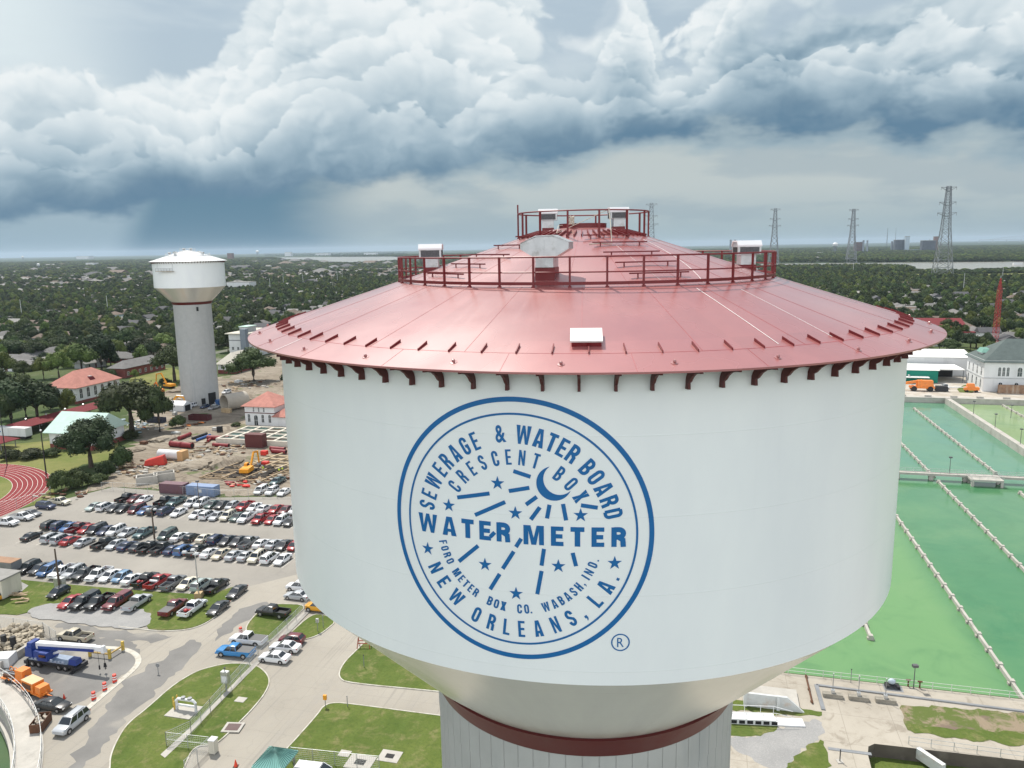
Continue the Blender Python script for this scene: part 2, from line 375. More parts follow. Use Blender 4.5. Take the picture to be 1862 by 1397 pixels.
# ------------------------------------------------------------------ the near water tower
TX, TY, TR = 3.266, 34.895, 13.2
def roof_mat(name, col, deep):
    m = bpy.data.materials.new(name); m.use_nodes = True; nt = m.node_tree; N = NT(nt); p = nt.nodes['Principled BSDF']
    tc = N.n('ShaderNodeTexCoord').outputs['Object']; X, Y, Z = N.sep(tc)
    rr = N.vm('LENGTH', N.comb(X, Y, 0.0)); an = N.m('ARCTAN2', Y, X)
    pol = N.comb(N.m('MULTIPLY', N.m('SINE', an), 3.0), N.m('MULTIPLY', N.m('COSINE', an), 3.0), N.m('MULTIPLY', rr, 0.25))
    n = N.noise(pol, 1.1, 4, 0.6); n2 = N.noise(tc, 0.22, 3, 0.5)
    c = N.mix(N.lin(n, 0.3, 0.7), col, deep)
    c = N.mix(N.m('MULTIPLY', N.ss(N.noise(tc, 6.0, 3, 0.7), 0.68, 0.8), 0.25), c, tuple(v * 0.6 for v in deep))
    # each plate of the roof took the paint a little differently
    pl = N.n('ShaderNodeTexWhiteNoise', noise_dimensions='2D')
    N.put(pl.inputs['Vector'], N.comb(N.m('FLOOR', N.m('MULTIPLY', an, 24 / (2 * math.pi))), N.m('FLOOR', N.m('MULTIPLY', rr, 0.24)), 0.0))
    k = N.lin(pl.outputs[0], 0, 1, 0.94, 1.06)
    c = N.mix(1.0, c, N.comb(k, k, k), 'MULTIPLY')
    c = N.mix(N.m('MULTIPLY', N.ss(N.noise(tc, 0.45, 5, 0.6), 0.5, 0.7), 0.22), c, tuple(min(.8, v * 1.35 + .02) for v in col))
    N.put(p.inputs['Base Color'], c)
    # sun-chalked patches and faint drip streaks running down the slope
    st = N.ss(N.noise(N.comb(N.m('MULTIPLY', N.m('SINE', an), 26.0), N.m('MULTIPLY', N.m('COSINE', an), 26.0), N.m('MULTIPLY', rr, 0.22)), 1.0, 4, 0.6), 0.52, 0.75)
    N.put(p.inputs['Roughness'], N.lin(N.m('MULTIPLY_ADD', st, 0.15, n2), 0.3, 0.7, 0.30, 0.46))
    p.inputs['Specular IOR Level'].default_value = 0.5; p.inputs['Coat Weight'].default_value = 1.0; p.inputs['Coat IOR'].default_value = 1.75; N.put(p.inputs['Coat Roughness'], N.lin(n2, 0.3, 0.7, 0.2, 0.34))
    b = N.n('ShaderNodeBump'); b.inputs['Distance'].default_value = 0.02; b.inputs['Strength'].default_value = 0.5
    N.put(b.inputs['Height'], N.noise(pol, 1.6, 3, 0.5)); N.put(p.inputs['Normal'], b.outputs[0])
    MAT[name] = m; return m
M_roofred = roof_mat('red_roof_paint', (.37, .122, .112), (.31, .098, .094))
M_roofwhite = roof_mat('white_roof_paint', (0.78, 0.78, 0.77), (0.72, 0.72, 0.71))
def wall_mat(name, col, metal, rough, rowh):
    m = bpy.data.materials.new(name); m.use_nodes = True; nt = m.node_tree; N = NT(nt); p = nt.nodes['Principled BSDF']
    tc = N.n('ShaderNodeTexCoord').outputs['Object']; X, Y, Z = N.sep(tc); an = N.m('ARCTAN2', Y, X)
    fr = N.m('FRACT', N.m('DIVIDE', Z, rowh))
    seam = N.m('ADD', N.ss(fr, 0.014, 0.0), N.ss(fr, 0.986, 1.0))
    v = N.comb(N.m('MULTIPLY', N.m('SINE', an), 4.0), N.m('MULTIPLY', N.m('COSINE', an), 4.0), N.m('MULTIPLY', Z, 0.12))
    n = N.noise(v, 1.5, 5, 0.6); st = N.ss(N.noise(N.vm('MULTIPLY', v, (6, 6, 1)), 1.0, 3, 0.6), 0.6, 0.8)
    c = N.mix(N.lin(n, 0.3, 0.7), tuple(k * 0.97 for k in col), tuple(min(0.9, k * 1.03) for k in col))
    c = N.mix(N.m('MULTIPLY', st, 0.05), c, tuple(k * 0.6 for k in col))
    c = N.mix(N.m('MULTIPLY', seam, 0.10), c, tuple(k * 0.72 for k in col))
    N.put(p.inputs['Base Color'], c); p.inputs['Metallic'].default_value = metal; N.put(p.inputs['Roughness'], N.lin(n, 0.3, 0.7, rough - 0.05, rough + 0.05))
    b = N.n('ShaderNodeBump'); b.inputs['Distance'].default_value = 0.03; b.inputs['Strength'].default_value = 0.35
    N.put(b.inputs['Height'], N.m('MULTIPLY_ADD', seam, 0.3, N.noise(v, 0.9, 2, 0.5))); N.put(p.inputs['Normal'], b.outputs[0])
    MAT[name] = m; return m
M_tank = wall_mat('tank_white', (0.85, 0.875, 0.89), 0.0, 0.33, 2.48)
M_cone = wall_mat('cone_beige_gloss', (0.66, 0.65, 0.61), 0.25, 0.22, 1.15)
M_shaft = mat('shaft_grey', (0.41, 0.415, 0.405), 0.75, var=0.07, scale=0.7, dirt=(0.28, 0.30, 0.31), dirt_amt=0.45, dscale=0.5, streak=True)
M_blue = mat('emblem_blue', lin3(18, 100, 162), 0.45, var=0.04)
PROF = [(0.02, .85), (1.0, .80), (1.8, .66), (2.9, .36), (8.17, -1.38), (13.3, -3.0), (14.42, -3.37)]
def roof_z(r):
    for (a, za), (b, zb) in zip(PROF, PROF[1:]):
        if r <= b: return za + (zb - za) * (r - a) / (b - a)
    return PROF[-1][1]
def pol(r, deg, z): a = R(deg); return Vector((r * math.sin(a), -r * math.cos(a), z))
def ring_pts(r, z, n, closed=True): return [pol(r, 360.0 * i / n, z) for i in range(n + (1 if closed else 0))]
def tower(root, Z0, redroof, detail):
    """root at the foot of the shaft; Z0 = height of the drone's eye level above the foot"""
    roofm = M_roofred if redroof else M_roofwhite
    trim = M_steelred if redroof else M_white
    NSEG = 240 if detail else 120
    mb = MB()
    if True:     # shaft with vertical form joints
        nj = 66; prof = []
        a = []
        for i in range(nj):
            b0 = 360.0 * i / nj; w = 360.0 / nj
            a += [(b0, 7.08), (b0 + w * 0.46, 7.08), (b0 + w * 0.93, 7.08), (b0 + w * 0.95, 7.05), (b0 + w * 0.98, 7.05)]
        zs = [0, 10, 20, 30, Z0 - 21.6, Z0 - 21.58, Z0 - 19.9]; vs = []; fs = []; n = len(a)
        for zi, z in enumerate(zs):
            for d, r in a:
                vs.append(pol(r + (0.03 if zi >= 5 else 0), d, z))
        for j in range(len(zs) - 1):
            for i in range(n): fs.append((j * n + i, j * n + (i + 1) % n, (j + 1) * n + (i + 1) % n, (j + 1) * n + i))
        mb.add(vs, fs, 0, False); mb.build('shaft', M_shaft, root)
    MB().lathe([(7.05, Z0 - 20.12), (7.16, Z0 - 20.12), (7.66, Z0 - 19.10), (7.3, Z0 - 19.03)], NSEG, 0).build('ring_band', mat('deep_red_band', lin3(86, 24, 24), 0.5, var=0.1), root)
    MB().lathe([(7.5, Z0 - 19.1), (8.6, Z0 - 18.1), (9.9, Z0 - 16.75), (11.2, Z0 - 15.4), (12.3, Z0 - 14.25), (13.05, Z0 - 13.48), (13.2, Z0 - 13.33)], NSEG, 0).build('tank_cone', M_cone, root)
    MB().lathe([(13.2, Z0 - 13.33), (13.2, Z0 - 8.4), (13.2, Z0 - 3.05)], NSEG, 0).build('tank_wall', M_tank, root)
    pr = []
    for i in range(len(PROF) - 1):
        (r0, z0), (r1, z1) = PROF[i], PROF[i + 1]; k = max(1, int((r1 - r0) / 0.9))
        for j in range(k): pr.append((r0 + (r1 - r0) * j / k, Z0 + z0 + (z1 - z0) * j / k))
    pr.append((14.42, Z0 - 3.37))
    MB().lathe(pr[::-1], NSEG, 0).build('roof', roofm, root)
    MB().lathe([(13.21, Z0 - 3.06), (14.40, Z0 - 3.43), (14.41, Z0 - 3.42)], NSEG, 0).build('eave_soffit', trim, root)
    MB().lathe([(14.40, Z0 - 3.425), (14.425, Z0 - 3.425), (14.425, Z0 - 3.366), (14.40, Z0 - 3.360)], NSEG, 0, False).build('eave_rim', roofm, root)
    # brackets under the eave
    def bracket(mb, deg):
        outer = [(13.2, -4.42), (13.42, -4.40), (13.40, -4.12), (13.52, -4.02), (13.66, -3.80), (13.86, -3.62), (14.12, -3.52), (14.34, -3.49)]
        inner = [(13.21, -4.05), (13.22, -4.0), (13.26, -3.85), (13.34, -3.68), (13.50, -3.50), (13.72, -3.38), (14.0, -3.36), (14.32, -3.43)]
        t = 0.042; a = R(deg); ux = Vector((math.cos(a), math.sin(a), 0)); ur = Vector((math.sin(a), -math.cos(a), 0))
        vs = []
        for sgn in (-1, 1):
            for q in (outer, inner):
                for r, z in q: vs.append(ur * r + ux * (t * sgn) + Vector((0, 0, Z0 - 3.47 + (z + 3.47) * .66)))
        k = len(outer); fs = []
        for i in range(k - 1):
            fs += [(i, i + 1, k + i + 1, k + i), (2 * k + i, 3 * k + i, 3 * k + i + 1, 2 * k + i + 1), (i, 2 * k + i, 2 * k + i + 1, i + 1), (k + i, k + i + 1, 3 * k + i + 1, 3 * k + i)]
        fs += [(0, k, 3 * k, 2 * k), (k - 1, 3 * k - 1, 4 * k - 1, 2 * k - 1)]
        mb.add(vs, fs)
    def fin(mb, deg):
        a = R(deg); ux = Vector((math.cos(a), math.sin(a), 0)); ur = Vector((math.sin(a), -math.cos(a), 0)); t = 0.016
        pts = [(12.84, roof_z(12.84)), (13.34, roof_z(13.34)), (13.34, roof_z(13.34) + 0.07), (12.84, roof_z(12.84) + 0.09)]
        b = [ur * r + ux * -t + Vector((0, 0, Z0 + z)) for r, z in pts]; c = [ur * r + ux * t + Vector((0, 0, Z0 + z)) for r, z in pts]
        mb.hexa(b, c)
    NB = 80; off = -5.35 + (-0.11 / 13.2) * 180 / math.pi
    if detail:
        b0 = MB(); bracket(b0, 0); bo = b0.build('bracket', M_brown, root)
        f0 = MB(); fin(f0, 0); fo = f0.build('roof_fin', trim, root)
        bo.rotation_euler.z = R(off); fo.rotation_euler.z = R(off + 1.2)
        for i in range(1, NB):
            for src, o2 in ((bo, off), (fo, off + 1.2)):
                c = src.copy(); COL.objects.link(c); c.parent = root; c.rotation_euler.z = R(o2 + 360.0 * i / NB)
        bolt = MB().lathe([(0.11, 0), (0.11, 0.012), (0.045, 0.02), (0.05, 0.07), (0.03, 0.1), (0.0, 0.105)], 10)
        bolt.M = None; bob = bolt.build('lifting_lug', M_roofred, root)
        for i in range(28):
            d = off - 2 + 360.0 * i / 28; o = bob if i == 0 else bob.copy()
            if i: COL.objects.link(o); o.parent = root
            o.location = pol(13.95, d, Z0 + roof_z(13.95)); o.rotation_euler = (R(17.5) * math.cos(R(d)), R(17.5) * math.sin(R(d)), 0)
    else:
        m1 = MB()
        for i in range(NB): bracket(m1, 360.0 * i / NB)
        m1.build('eave_brackets', M_brown, root)
    # railings
    def rail(r, n, h, mid, pr_, tr, a_off, name, toe):
        z = Z0 + roof_z(r); rr = thing_part(name, root)
        MB().tube(ring_pts(r, z + h, 96), tr, 6).build('top_rail', trim, rr)
        if mid: MB().tube(ring_pts(r, z + mid, 96), tr * 0.85, 6).build('mid_rail', trim, rr)
        if toe: MB().lathe([(r - 0.02, z + 0.06), (r + 0.03, z + 0.06), (r + 0.03, z + 0.17), (r - 0.02, z + 0.17), (r - 0.02, z + 0.06)], 96, smooth=False).build('toe_plate', trim, rr)
        p0 = MB().box(-pr_, pr_, -pr_, pr_, -0.08, h + 0.02).box(-pr_ * 1.8, pr_ * 1.8, -pr_ * 1.8, pr_ * 1.8, -0.08, 0.02).build('post', trim, rr)
        for i in range(n):
            o = p0 if i == 0 else p0.copy()
            if i: COL.objects.link(o); o.parent = rr
            d = a_off + 360.0 * i / n; o.location = pol(r, d, z); o.rotation_euler.z = R(d)
    rail(8.17, 40, 1.03, 0.5, 0.035, 0.030, -14.5 - 3.0, 'lower_railing', True)
    rail(2.88, 14, 1.08, 0.0, 0.035, 0.030, 8, 'upper_railing', False)
    MB().tube([pol(2.88, -93, Z0 + 0.3), pol(2.88, -93, Z0 + 1.85)], 0.035, 8).build('mast', trim, root)
    # stiffener ribs on the crown
    m1 = MB()
    for i in range(56):
        d = 360.0 * i / 56
        m1.bar(pol(2.02, d, Z0 + roof_z(2.02) + 0.05), pol(2.80, d, Z0 + roof_z(2.8) + 0.05), 0.045, 0.1)
    m1.build('crown_ribs', trim, root, label='ring of short radial ribs round the crown')
    MB().lathe([(1.05, Z0 + 0.77), (1.05, Z0 + 0.98), (0.95, Z0 + 0.98), (0.95, Z0 + 0.93), (0.02, Z0 + 1.0)], 32).build('crown_hatch', trim, root)
    # step bars in two runs
    def step(r, d0, d1):
        m = MB(); z = Z0 + roof_z(r) + 0.16; a = pol(r, d0, z); b = pol(r, d1, z); m.bar(a, b, 0.07, 0.05)
        for t in (0.14, 0.86):
            p = a.lerp(b, t); m.bar(p - Vector((0, 0, 0.2)), p, 0.05, 0.05)
        return m.build('step_bar', trim, root)
    for r, d0, d1 in [(7.42, -62.7, -42.8), (6.36, -63, -41.8), (5.3, -67, -38.4), (4.2, -69, -40), (3.1, -74, -38), (7.44, 7.4, 25.6), (6.32, 5.5, 28.2), (5.2, 3.3, 29.4), (4.05, 0.1, 34.1), (3.15, -5, 38)]:
        step(r, d0, d1)
    # ventilators
    def vent(deg, r, wide, hood_d, nk, h0, screen, yaw=None, big=False):
        z = Z0 + roof_z(r); v = thing_part('ventilator', root)
        v.location = pol(r, deg, z); v.rotation_euler.z = R(deg if yaw is None else yaw)
        MB().box(-nk, nk, -nk, nk, -0.3, 0.34 if big else 0.12).build('curb', trim, v)
        w = wide / 2; d = hood_d / 2
        if big:
            q = [(-nk * .9, 0.34), (-nk * .9, 0.66), (-w, 0.98), (-w, 1.18), (-w * .35, 1.40), (w * .35, 1.42), (w, 1.22), (w, 0.98), (nk * .9, 0.66), (nk * .9, 0.34)]
            m = MB(); m.hexa([(x, -d, zz) for x, zz in q], [(x, d, zz) for x, zz in q])
            m.box(-0.015, 0.015, -d - 0.012, -d, 0.4, 1.3)
            m.build('hood', M_galv, v)
            m = MB(); m.hexa([(x, -d - 0.04, zz) for x, zz in [(-w - .02, 1.18), (-w * .36, 1.41), (w * .36, 1.43), (w + .02, 1.22), (w * .36, 1.47), (-w * .36, 1.45)]], [(x, d + 0.04, zz) for x, zz in [(-w - .02, 1.18), (-w * .36, 1.41), (w * .36, 1.43), (w + .02, 1.22), (w * .36, 1.47), (-w * .36, 1.45)]]); m.build('cap', M_galv, v)
        else:
            MB().box(-nk * .95, nk * .95, -nk * .95, nk * .95, 0.12, h0 * 0.5).build('neck', M_galv, v)
            prof = [(-d, h0 * .5), (-d, h0 * .84), (-d * .72, h0 * 1.0), (d * .72, h0 * 1.0), (d, h0 * .84), (d, h0 * .5)]
            MB().hexa([(-w, y, zz) for y, zz in prof], [(w, y, zz) for y, zz in prof]).build('hood', M_galv, v)
            MB().hexa([(-w - .03, y, zz) for y, zz in [(-d - .03, h0 * .80), (-d - .03, h0 * .86), (-d * .74, h0 * 1.03), (d * .74, h0 * 1.03), (d + .03, h0 * .86), (d + .03, h0 * .80), (d * .7, h0 * 0.98), (-d * .7, h0 * .98)]],
                      [(w + .03, y, zz) for y, zz in [(-d - .03, h0 * .80), (-d - .03, h0 * .86), (-d * .74, h0 * 1.03), (d * .74, h0 * 1.03), (d + .03, h0 * .86), (d + .03, h0 * .80), (d * .7, h0 * 0.98), (-d * .7, h0 * .98)]]).build('cap', mat('bright_cap', (0.8, 0.8, 0.8), 0.4, var=0.04), v)
            m = MB(); m.box(-w * .84, w * .84, -d - 0.006, -d + 0.02, h0 * .52, h0 * .78); m.build('screen', M_mesh, v)
            m = MB(); m.box(-w - 0.006, -w + .02, -d * .7, d * .7, h0 * .52, h0 * .78).box(w - .02, w + 0.006, -d * .7, d * .7, h0 * .52, h0 * .78).build('side_opening', M_dark, v)
    vent(-15.6, 7.2, 1.75, 0.85, 0.36, 0, False, big=True)
    vent(70 + 2, 7.0, 0.95, 0.90, 0.33, 1.08, True, yaw=0)
    vent(-82, 6.75, 0.95, 0.90, 0.33, 1.08, True, yaw=0)
    vent(165, 7.0, 1.75, 0.85, 0.36, 0, False, big=True)
    vent(-100, 1.55, 0.80, 0.66, 0.26, 0.92, True, yaw=-4)
    vent(80, 1.55, 0.80, 0.66, 0.26, 0.92, True, yaw=4)
    # raised roof hatch
    h = thing_part('roof_hatch', root); h.location = pol(12.45, -4.9, Z0 + roof_z(12.45)); h.rotation_euler = (R(17.6), 0, R(-4.9))
    MB().box(-0.43, 0.43, -0.42, 0.42, -0.05, 0.15).build('curb', trim, h)
    MB().box(-0.47, 0.47, -0.46, 0.46, 0.15, 0.20).build('lid', mat('hatch_lid', (0.72, 0.72, 0.69), 0.5, var=0.1, scale=2, dirt=(0.45, .42, .35), dirt_amt=.4, dscale=1.5), h)
    # welded plate seams, raised a few millimetres
    m = MB(); m.lathe([(13.285, Z0 + roof_z(13.285) + .001), (13.29, Z0 + roof_z(13.29) + .007), (13.31, Z0 + roof_z(13.31) + .007), (13.315, Z0 + roof_z(13.315) + .001)], 160, smooth=False)
    for i in range(24):
        d = -9.0 + 15 * i
        for (ra, rb, dd) in ((2.9, 8.17, 0), (8.17, 13.3, 3.5), (13.31, 14.41, 9.5)):
            a = pol(ra, d + dd, Z0 + roof_z(ra) + .003); b = pol(rb, d + dd, Z0 + roof_z(rb) + .003); m.bar(a, b, 0.012, 0.006)
    m.build('plate_seams', mat('seam_red' if redroof else 'seam_white', lin3(158, 84, 86) if redroof else (.6, .6, .6), 0.5, var=0.2), root)
    return root
def thing_part(name, parent):
    o = bpy.data.objects.new(name, None); COL.objects.link(o); o.parent = parent; o.empty_display_size = 0.2; return o

near = thing('water_tower', 'huge white water tower with red cone roof and round blue emblem, nearest', 'water tower', (TX, TY, 0))
tower(near, CAM_H, True, True)
# chalk-white weld lines
m = MB()
for r0, d0, r1, d1, w in ((8.6, 21.9, 13.15, 20.6, .022), (3.3, 43.5, 8.1, 26.6, .018), (8.9, 33.5, 13.0, 31.0, .014), (13.35, -52.3, 14.4, -52.3, .03), (4.0, 14, 8.0, 15.5, .006)):
    n = 8; ps = [pol(r0 + (r1 - r0) * i / n, d0 + (d1 - d0) * i / n, CAM_H + roof_z(r0 + (r1 - r0) * i / n) + .012) for i in range(n + 1)]
    for a, b in zip(ps, ps[1:]): m.bar(a, b, w, .006)
m.build('white_weld_line', mat('weld_white', (0.8, 0.76, 0.74), 0.6, var=0.15), near)
# --- the emblem, wrapped on the tank wall
EC = -5.35 - 2.03 / 13.2 * 180 / math.pi; EZ = CAM_H - 8.44
emb = thing_part('emblem', near)
def wrap(u, v, lift=0.012): return pol(TR + lift, EC + u / TR * 180 / math.pi, EZ + v)
def flat(mb, poly_tris, pts):
    mb.add([wrap(*p) for p in pts], poly_tris)
def annulus(cu, cv, r0, r1, n=160):
    mb = MB(); vs = []
    for i in range(n):
        a = 2 * math.pi * i / n
        vs += [(cu + r0 * math.cos(a), cv + r0 * math.sin(a)), (cu + r1 * math.cos(a), cv + r1 * math.sin(a))]
    mb.add([wrap(*p) for p in vs], [(2 * i, 2 * i + 1, (2 * i + 3) % (2 * n), (2 * i + 2) % (2 * n)) for i in range(n)])
    return mb
annulus(0, 0, 3.995, 4.145).build('outer_ring', M_blue, emb)
annulus(0, 0, 3.60, 3.665).build('inner_ring', M_blue, emb)
def fillpoly(mb, pts):
    t = tessellate_polygon([[Vector((x, y, 0)) for x, y in pts]])
    mb.add([wrap(*p) for p in pts], [tuple(x) for x in t])
for cu, cv in [(-0.54, 1.48), (-2.17, 0.62), (0.0, 0.58), (1.96, 0.6), (-2.99, -0.92), (-1.0, -1.16), (1.29, -1.02), (-0.02, -2.0), (2.97, -0.89)]:
    mb = MB(); pts = []
    for i in range(10):
        a = R(90 + 36 * i); r = 0.225 if i % 2 == 0 else 0.088
        pts.append((cu + r * math.cos(a), cv + r * math.sin(a)))
    fillpoly(mb, pts); mb.build('star', M_blue, emb)
for u0, v0, u1, v1 in [(-0.04, 1.89, 0.48, 1.74), (-0.19, 1.26, 0.44, 1.4), (-1.87, 0.91, -0.8, 1.14), (-1.29, 0.41, -0.31, 0.91), (0.33, 0.87, 0.66, 1.13), (0.47, 0.41, 0.75, 0.81), (0.96, 0.47, 1.04, 0.9), (1.44, 0.94, 1.53, 0.43), (1.97, 0.91, 2.46, 0.84), (-0.81, -0.24, -0.66, -0.08), (-1.88, -1.17, -1.21, -0.57), (-0.85, -1.95, -0.53, -1.41), (-0.43, -1.23, -0.07, -0.64), (0.0, -0.49, 0.17, -0.21), (0.64, -1.96, 0.78, -1.2), (0.78, -1.03, 0.86, -0.49), (1.72, -0.58, 1.82, -1.0)]:
    L = math.hypot(u1 - u0, v1 - v0); nx, ny = -(v1 - v0) / L * .062, (u1 - u0) / L * .062; vs = []; k = 4
    for i in range(k + 1):
        t = i / k; u = u0 + (u1 - u0) * t; v = v0 + (v1 - v0) * t; vs += [wrap(u + nx, v + ny), wrap(u - nx, v - ny)]
    MB().add(vs, [(2 * i, 2 * i + 1, 2 * i + 3, 2 * i + 2) for i in range(k)]).build('ray', M_blue, emb)
# crescent moon: outer disc minus an offset inner disc
c1, r1, c2, r2 = Vector((1.18, 1.56)), 0.53, Vector((1.335, 1.69)), 0.475
dd = (c2 - c1).length; aa = (r1 * r1 - r2 * r2 + dd * dd) / (2 * dd); hh = math.sqrt(max(0, r1 * r1 - aa * aa)); e = (c2 - c1) / dd
t1 = c1 + e * aa + Vector((-e.y, e.x)) * hh; t2 = c1 + e * aa - Vector((-e.y, e.x)) * hh
an = lambda c, p: math.atan2(p.y - c.y, p.x - c.x)
A0, A1 = an(c1, t1), an(c1, t2)
if A1 < A0: A1 += 2 * math.pi
pts = [(c1.x + r1 * math.cos(A0 + (A1 - A0) * i / 28), c1.y + r1 * math.sin(A0 + (A1 - A0) * i / 28)) for i in range(29)]
B0, B1 = an(c2, t2), an(c2, t1)
if B1 > B0: B1 -= 2 * math.pi
pts += [(c2.x + r2 * math.cos(B0 + (B1 - B0) * i / 28), c2.y + r2 * math.sin(B0 + (B1 - B0) * i / 28)) for i in range(1, 28)]
mb = MB(); fillpoly(mb, pts); mb.build('crescent_moon', M_blue, emb)
_GL = {}
def glyph(ch, bold):
    """outline of a built-in font letter as a flat mesh, normalised to cap height 1"""
    if (ch, bold) in _GL: return _GL[(ch, bold)]
    cu = bpy.data.curves.new('g', 'FONT'); cu.body = ch; cu.resolution_u = 4; cu.offset = bold; cu.dimensions = '2D'; cu.fill_mode = 'FRONT'
    o = bpy.data.objects.new('g', cu); COL.objects.link(o); bpy.context.view_layer.update()
    me = bpy.data.meshes.new_from_object(o.evaluated_get(bpy.context.evaluated_depsgraph_get()))
    vs = [(v.co.x, v.co.y) for v in me.vertices]; fs = [tuple(p.vertices) for p in me.polygons]
    bpy.data.objects.remove(o); bpy.data.curves.remove(cu); bpy.data.meshes.remove(me)
    x0 = min(v[0] for v in vs); x1 = max(v[0] for v in vs)
    _GL[(ch, bold)] = (vs, fs, x0, x1); return _GL[(ch, bold)]
CAPH = None
def block(ch, w, h, t):
    """straight-sided capitals as polygons in a w x h box with stroke t (bold condensed grotesque)"""
    t = min(t, w * .40); k = t * 0.9
    if ch == 'E': return [[(0, 0), (w, 0), (w, k), (t, k), (t, (h - k) / 2), (w * .92, (h - k) / 2), (w * .92, (h + k) / 2), (t, (h + k) / 2), (t, h - k), (w, h - k), (w, h), (0, h)]]
    if ch == 'F': return [[(0, 0), (t, 0), (t, (h - k) / 2), (w * .92, (h - k) / 2), (w * .92, (h + k) / 2), (t, (h + k) / 2), (t, h - k), (w, h - k), (w, h), (0, h)]]
    if ch == 'L': return [[(0, 0), (w, 0), (w, k), (t, k), (t, h), (0, h)]]
    if ch == 'I': return [[(0, 0), (w, 0), (w, h), (0, h)]]
    if ch == 'T': return [[((w - t) / 2, 0), ((w + t) / 2, 0), ((w + t) / 2, h - k), (w, h - k), (w, h), (0, h), (0, h - k), ((w - t) / 2, h - k)]]
    if ch == 'H': return [[(0, 0), (t, 0), (t, (h - k) / 2), (w - t, (h - k) / 2), (w - t, 0), (w, 0), (w, h), (w - t, h), (w - t, (h + k) / 2), (t, (h + k) / 2), (t, h), (0, h)]]
    if ch == 'N': s = min(t, w * .30); return [[(0, 0), (s, 0), (s, h * .58), (w - s * 1.1, 0), (w, 0), (w, h), (w - s, h), (w - s, h * .42), (s * 1.1, h), (0, h)]]
    if ch == 'M': return [[(0, 0), (t * .85, 0), (t * .85, h * .72), (w * .5 - t * .42, 0), (w * .5 + t * .42, 0), (w - t * .85, h * .72), (w - t * .85, 0), (w, 0), (w, h), (w - t * 1.25, h), (w * .5, h * .36), (t * 1.25, h), (0, h)]]
    if ch == 'A': return [[(0, 0), (t, 0), (w * .5 - (w * .5 - t) * .68, h * .2), (w * .5 + (w * .5 - t) * .68, h * .2), (w - t, 0), (w, 0), (w * .5 + t * .55, h), (w * .5 - t * .55, h)], 'hole', [(w * .37, h * .36), (w * .63, h * .36), (w * .5, h * .78)]]
    if ch == 'W': return [[(w * .18, 0), (w * .36, 0), (w * .5, h * .62), (w * .64, 0), (w * .82, 0), (w, h), (w - t * .9, h), (w * .735, h * .34), (w * .58, h), (w * .42, h), (w * .265, h * .34), (t * .9, h), (0, h)]]
    if ch == 'X': return [[(0, 0), (t * 1.15, 0), (w * .5, h * .36), (w - t * 1.15, 0), (w, 0), (w * .5 + t * .62, h * .5), (w, h), (w - t * 1.15, h), (w * .5, h * .64), (t * 1.15, h), (0, h), (w * .5 - t * .62, h * .5)]]
    return None
def arc_pts(cx, cy, rx, ry, d0, d1, n=8): return [(cx + rx * math.cos(R(d0 + (d1 - d0) * i / n)), cy + ry * math.sin(R(d0 + (d1 - d0) * i / n))) for i in range(n + 1)]
def strokes(ch, w, h, t):
    """round capitals as centre lines to be thickened: list of (points, closed)"""
    a = t / 2; x0, x1, y0, y1 = a, w - a, a * .9, h - a * .9; rx = (x1 - x0) / 2; ry = min((y1 - y0) / 2, rx * 1.15); cx = (x0 + x1) / 2; ym = h * .5
    up, lo = y1 - ry, y0 + ry
    if ch == 'O': return [(arc_pts(cx, up, rx, ry, 0, 180) + arc_pts(cx, lo, rx, ry, 180, 360), True)]
    if ch == 'C': return [([(x1, h * .64)] + arc_pts(cx, up, rx, ry, 0, 180) + arc_pts(cx, lo, rx, ry, 180, 360) + [(x1, h * .36)], False)]
    if ch == 'G': return [([(x1, h * .68)] + arc_pts(cx, up, rx, ry, 0, 180) + arc_pts(cx, lo, rx, ry, 180, 360) + [(x1, h * .46), (cx, h * .46)], False)]
    if ch == 'D': return [([(x0, y0), (x0, y1)], False), ([(x0, y1)] + arc_pts(cx, up, rx, ry, 90, 0) + arc_pts(cx, lo, rx, ry, 0, -90) + [(x0, y0)], False)]
    if ch in 'BR':
        r2 = (y1 - ym) / 2; q = min(rx, r2 * 1.1)
        s = [([(x0, 0), (x0, h)], False), ([(x0, y1)] + arc_pts(x1 - q, ym + r2, q, r2, 90, -90) + [(x0, ym)], False)]
        if ch == 'B': r3 = (ym - y0) / 2; s.append(([(x0, ym)] + arc_pts(x1 - q, y0 + r3, q, r3, 90, -90) + [(x0, y0)], False))
        else: s.append(([(cx - .02 * w, ym), (x1 - .04 * w, ym * .72), (x1, 0)], False))
        return s
    if ch == 'S':
        r2 = (y1 - ym) / 2; r3 = (ym - y0) / 2
        return [([(x1, h * .70)] + arc_pts(cx, y1 - r2 * .95, rx, r2 * .95, 0, 180) + [(x0 + .06 * w, ym + r2 * .45), (cx, ym), (x1 - .06 * w, ym - r3 * .45)] + arc_pts(cx, y0 + r3 * .95, rx, r3 * .95, 0, -180) + [(x0, h * .30)], False)]
    return None
def thicken(pts, t, closed):
    """offset both sides of a centre line, mitred"""
    n = len(pts); P = [Vector(p) for p in pts]; Q = [P[0]]
    for p in P[1:]:
        if (p - Q[-1]).length > 1e-5: Q.append(p)
    P = Q; n = len(P); L = []; Rr = []
    for i, p in enumerate(P):
        a = P[i - 1] if (i or closed) else None; b = P[(i + 1) % n] if (i < n - 1 or closed) else None
        d0 = (p - a).normalized() if a is not None else None; d1 = (b - p).normalized() if b is not None else None
        d0 = d0 if d0 is not None else d1; d1 = d1 if d1 is not None else d0
        m = (d0 + d1).normalized() if (d0 + d1).length > 1e-4 else d0; nn = Vector((-m.y, m.x)); k = t / 2 / max(.6, nn.dot(Vector((-d0.y, d0.x))))
        L.append(p + nn * k); Rr.append(p - nn * k)
    return L, Rr
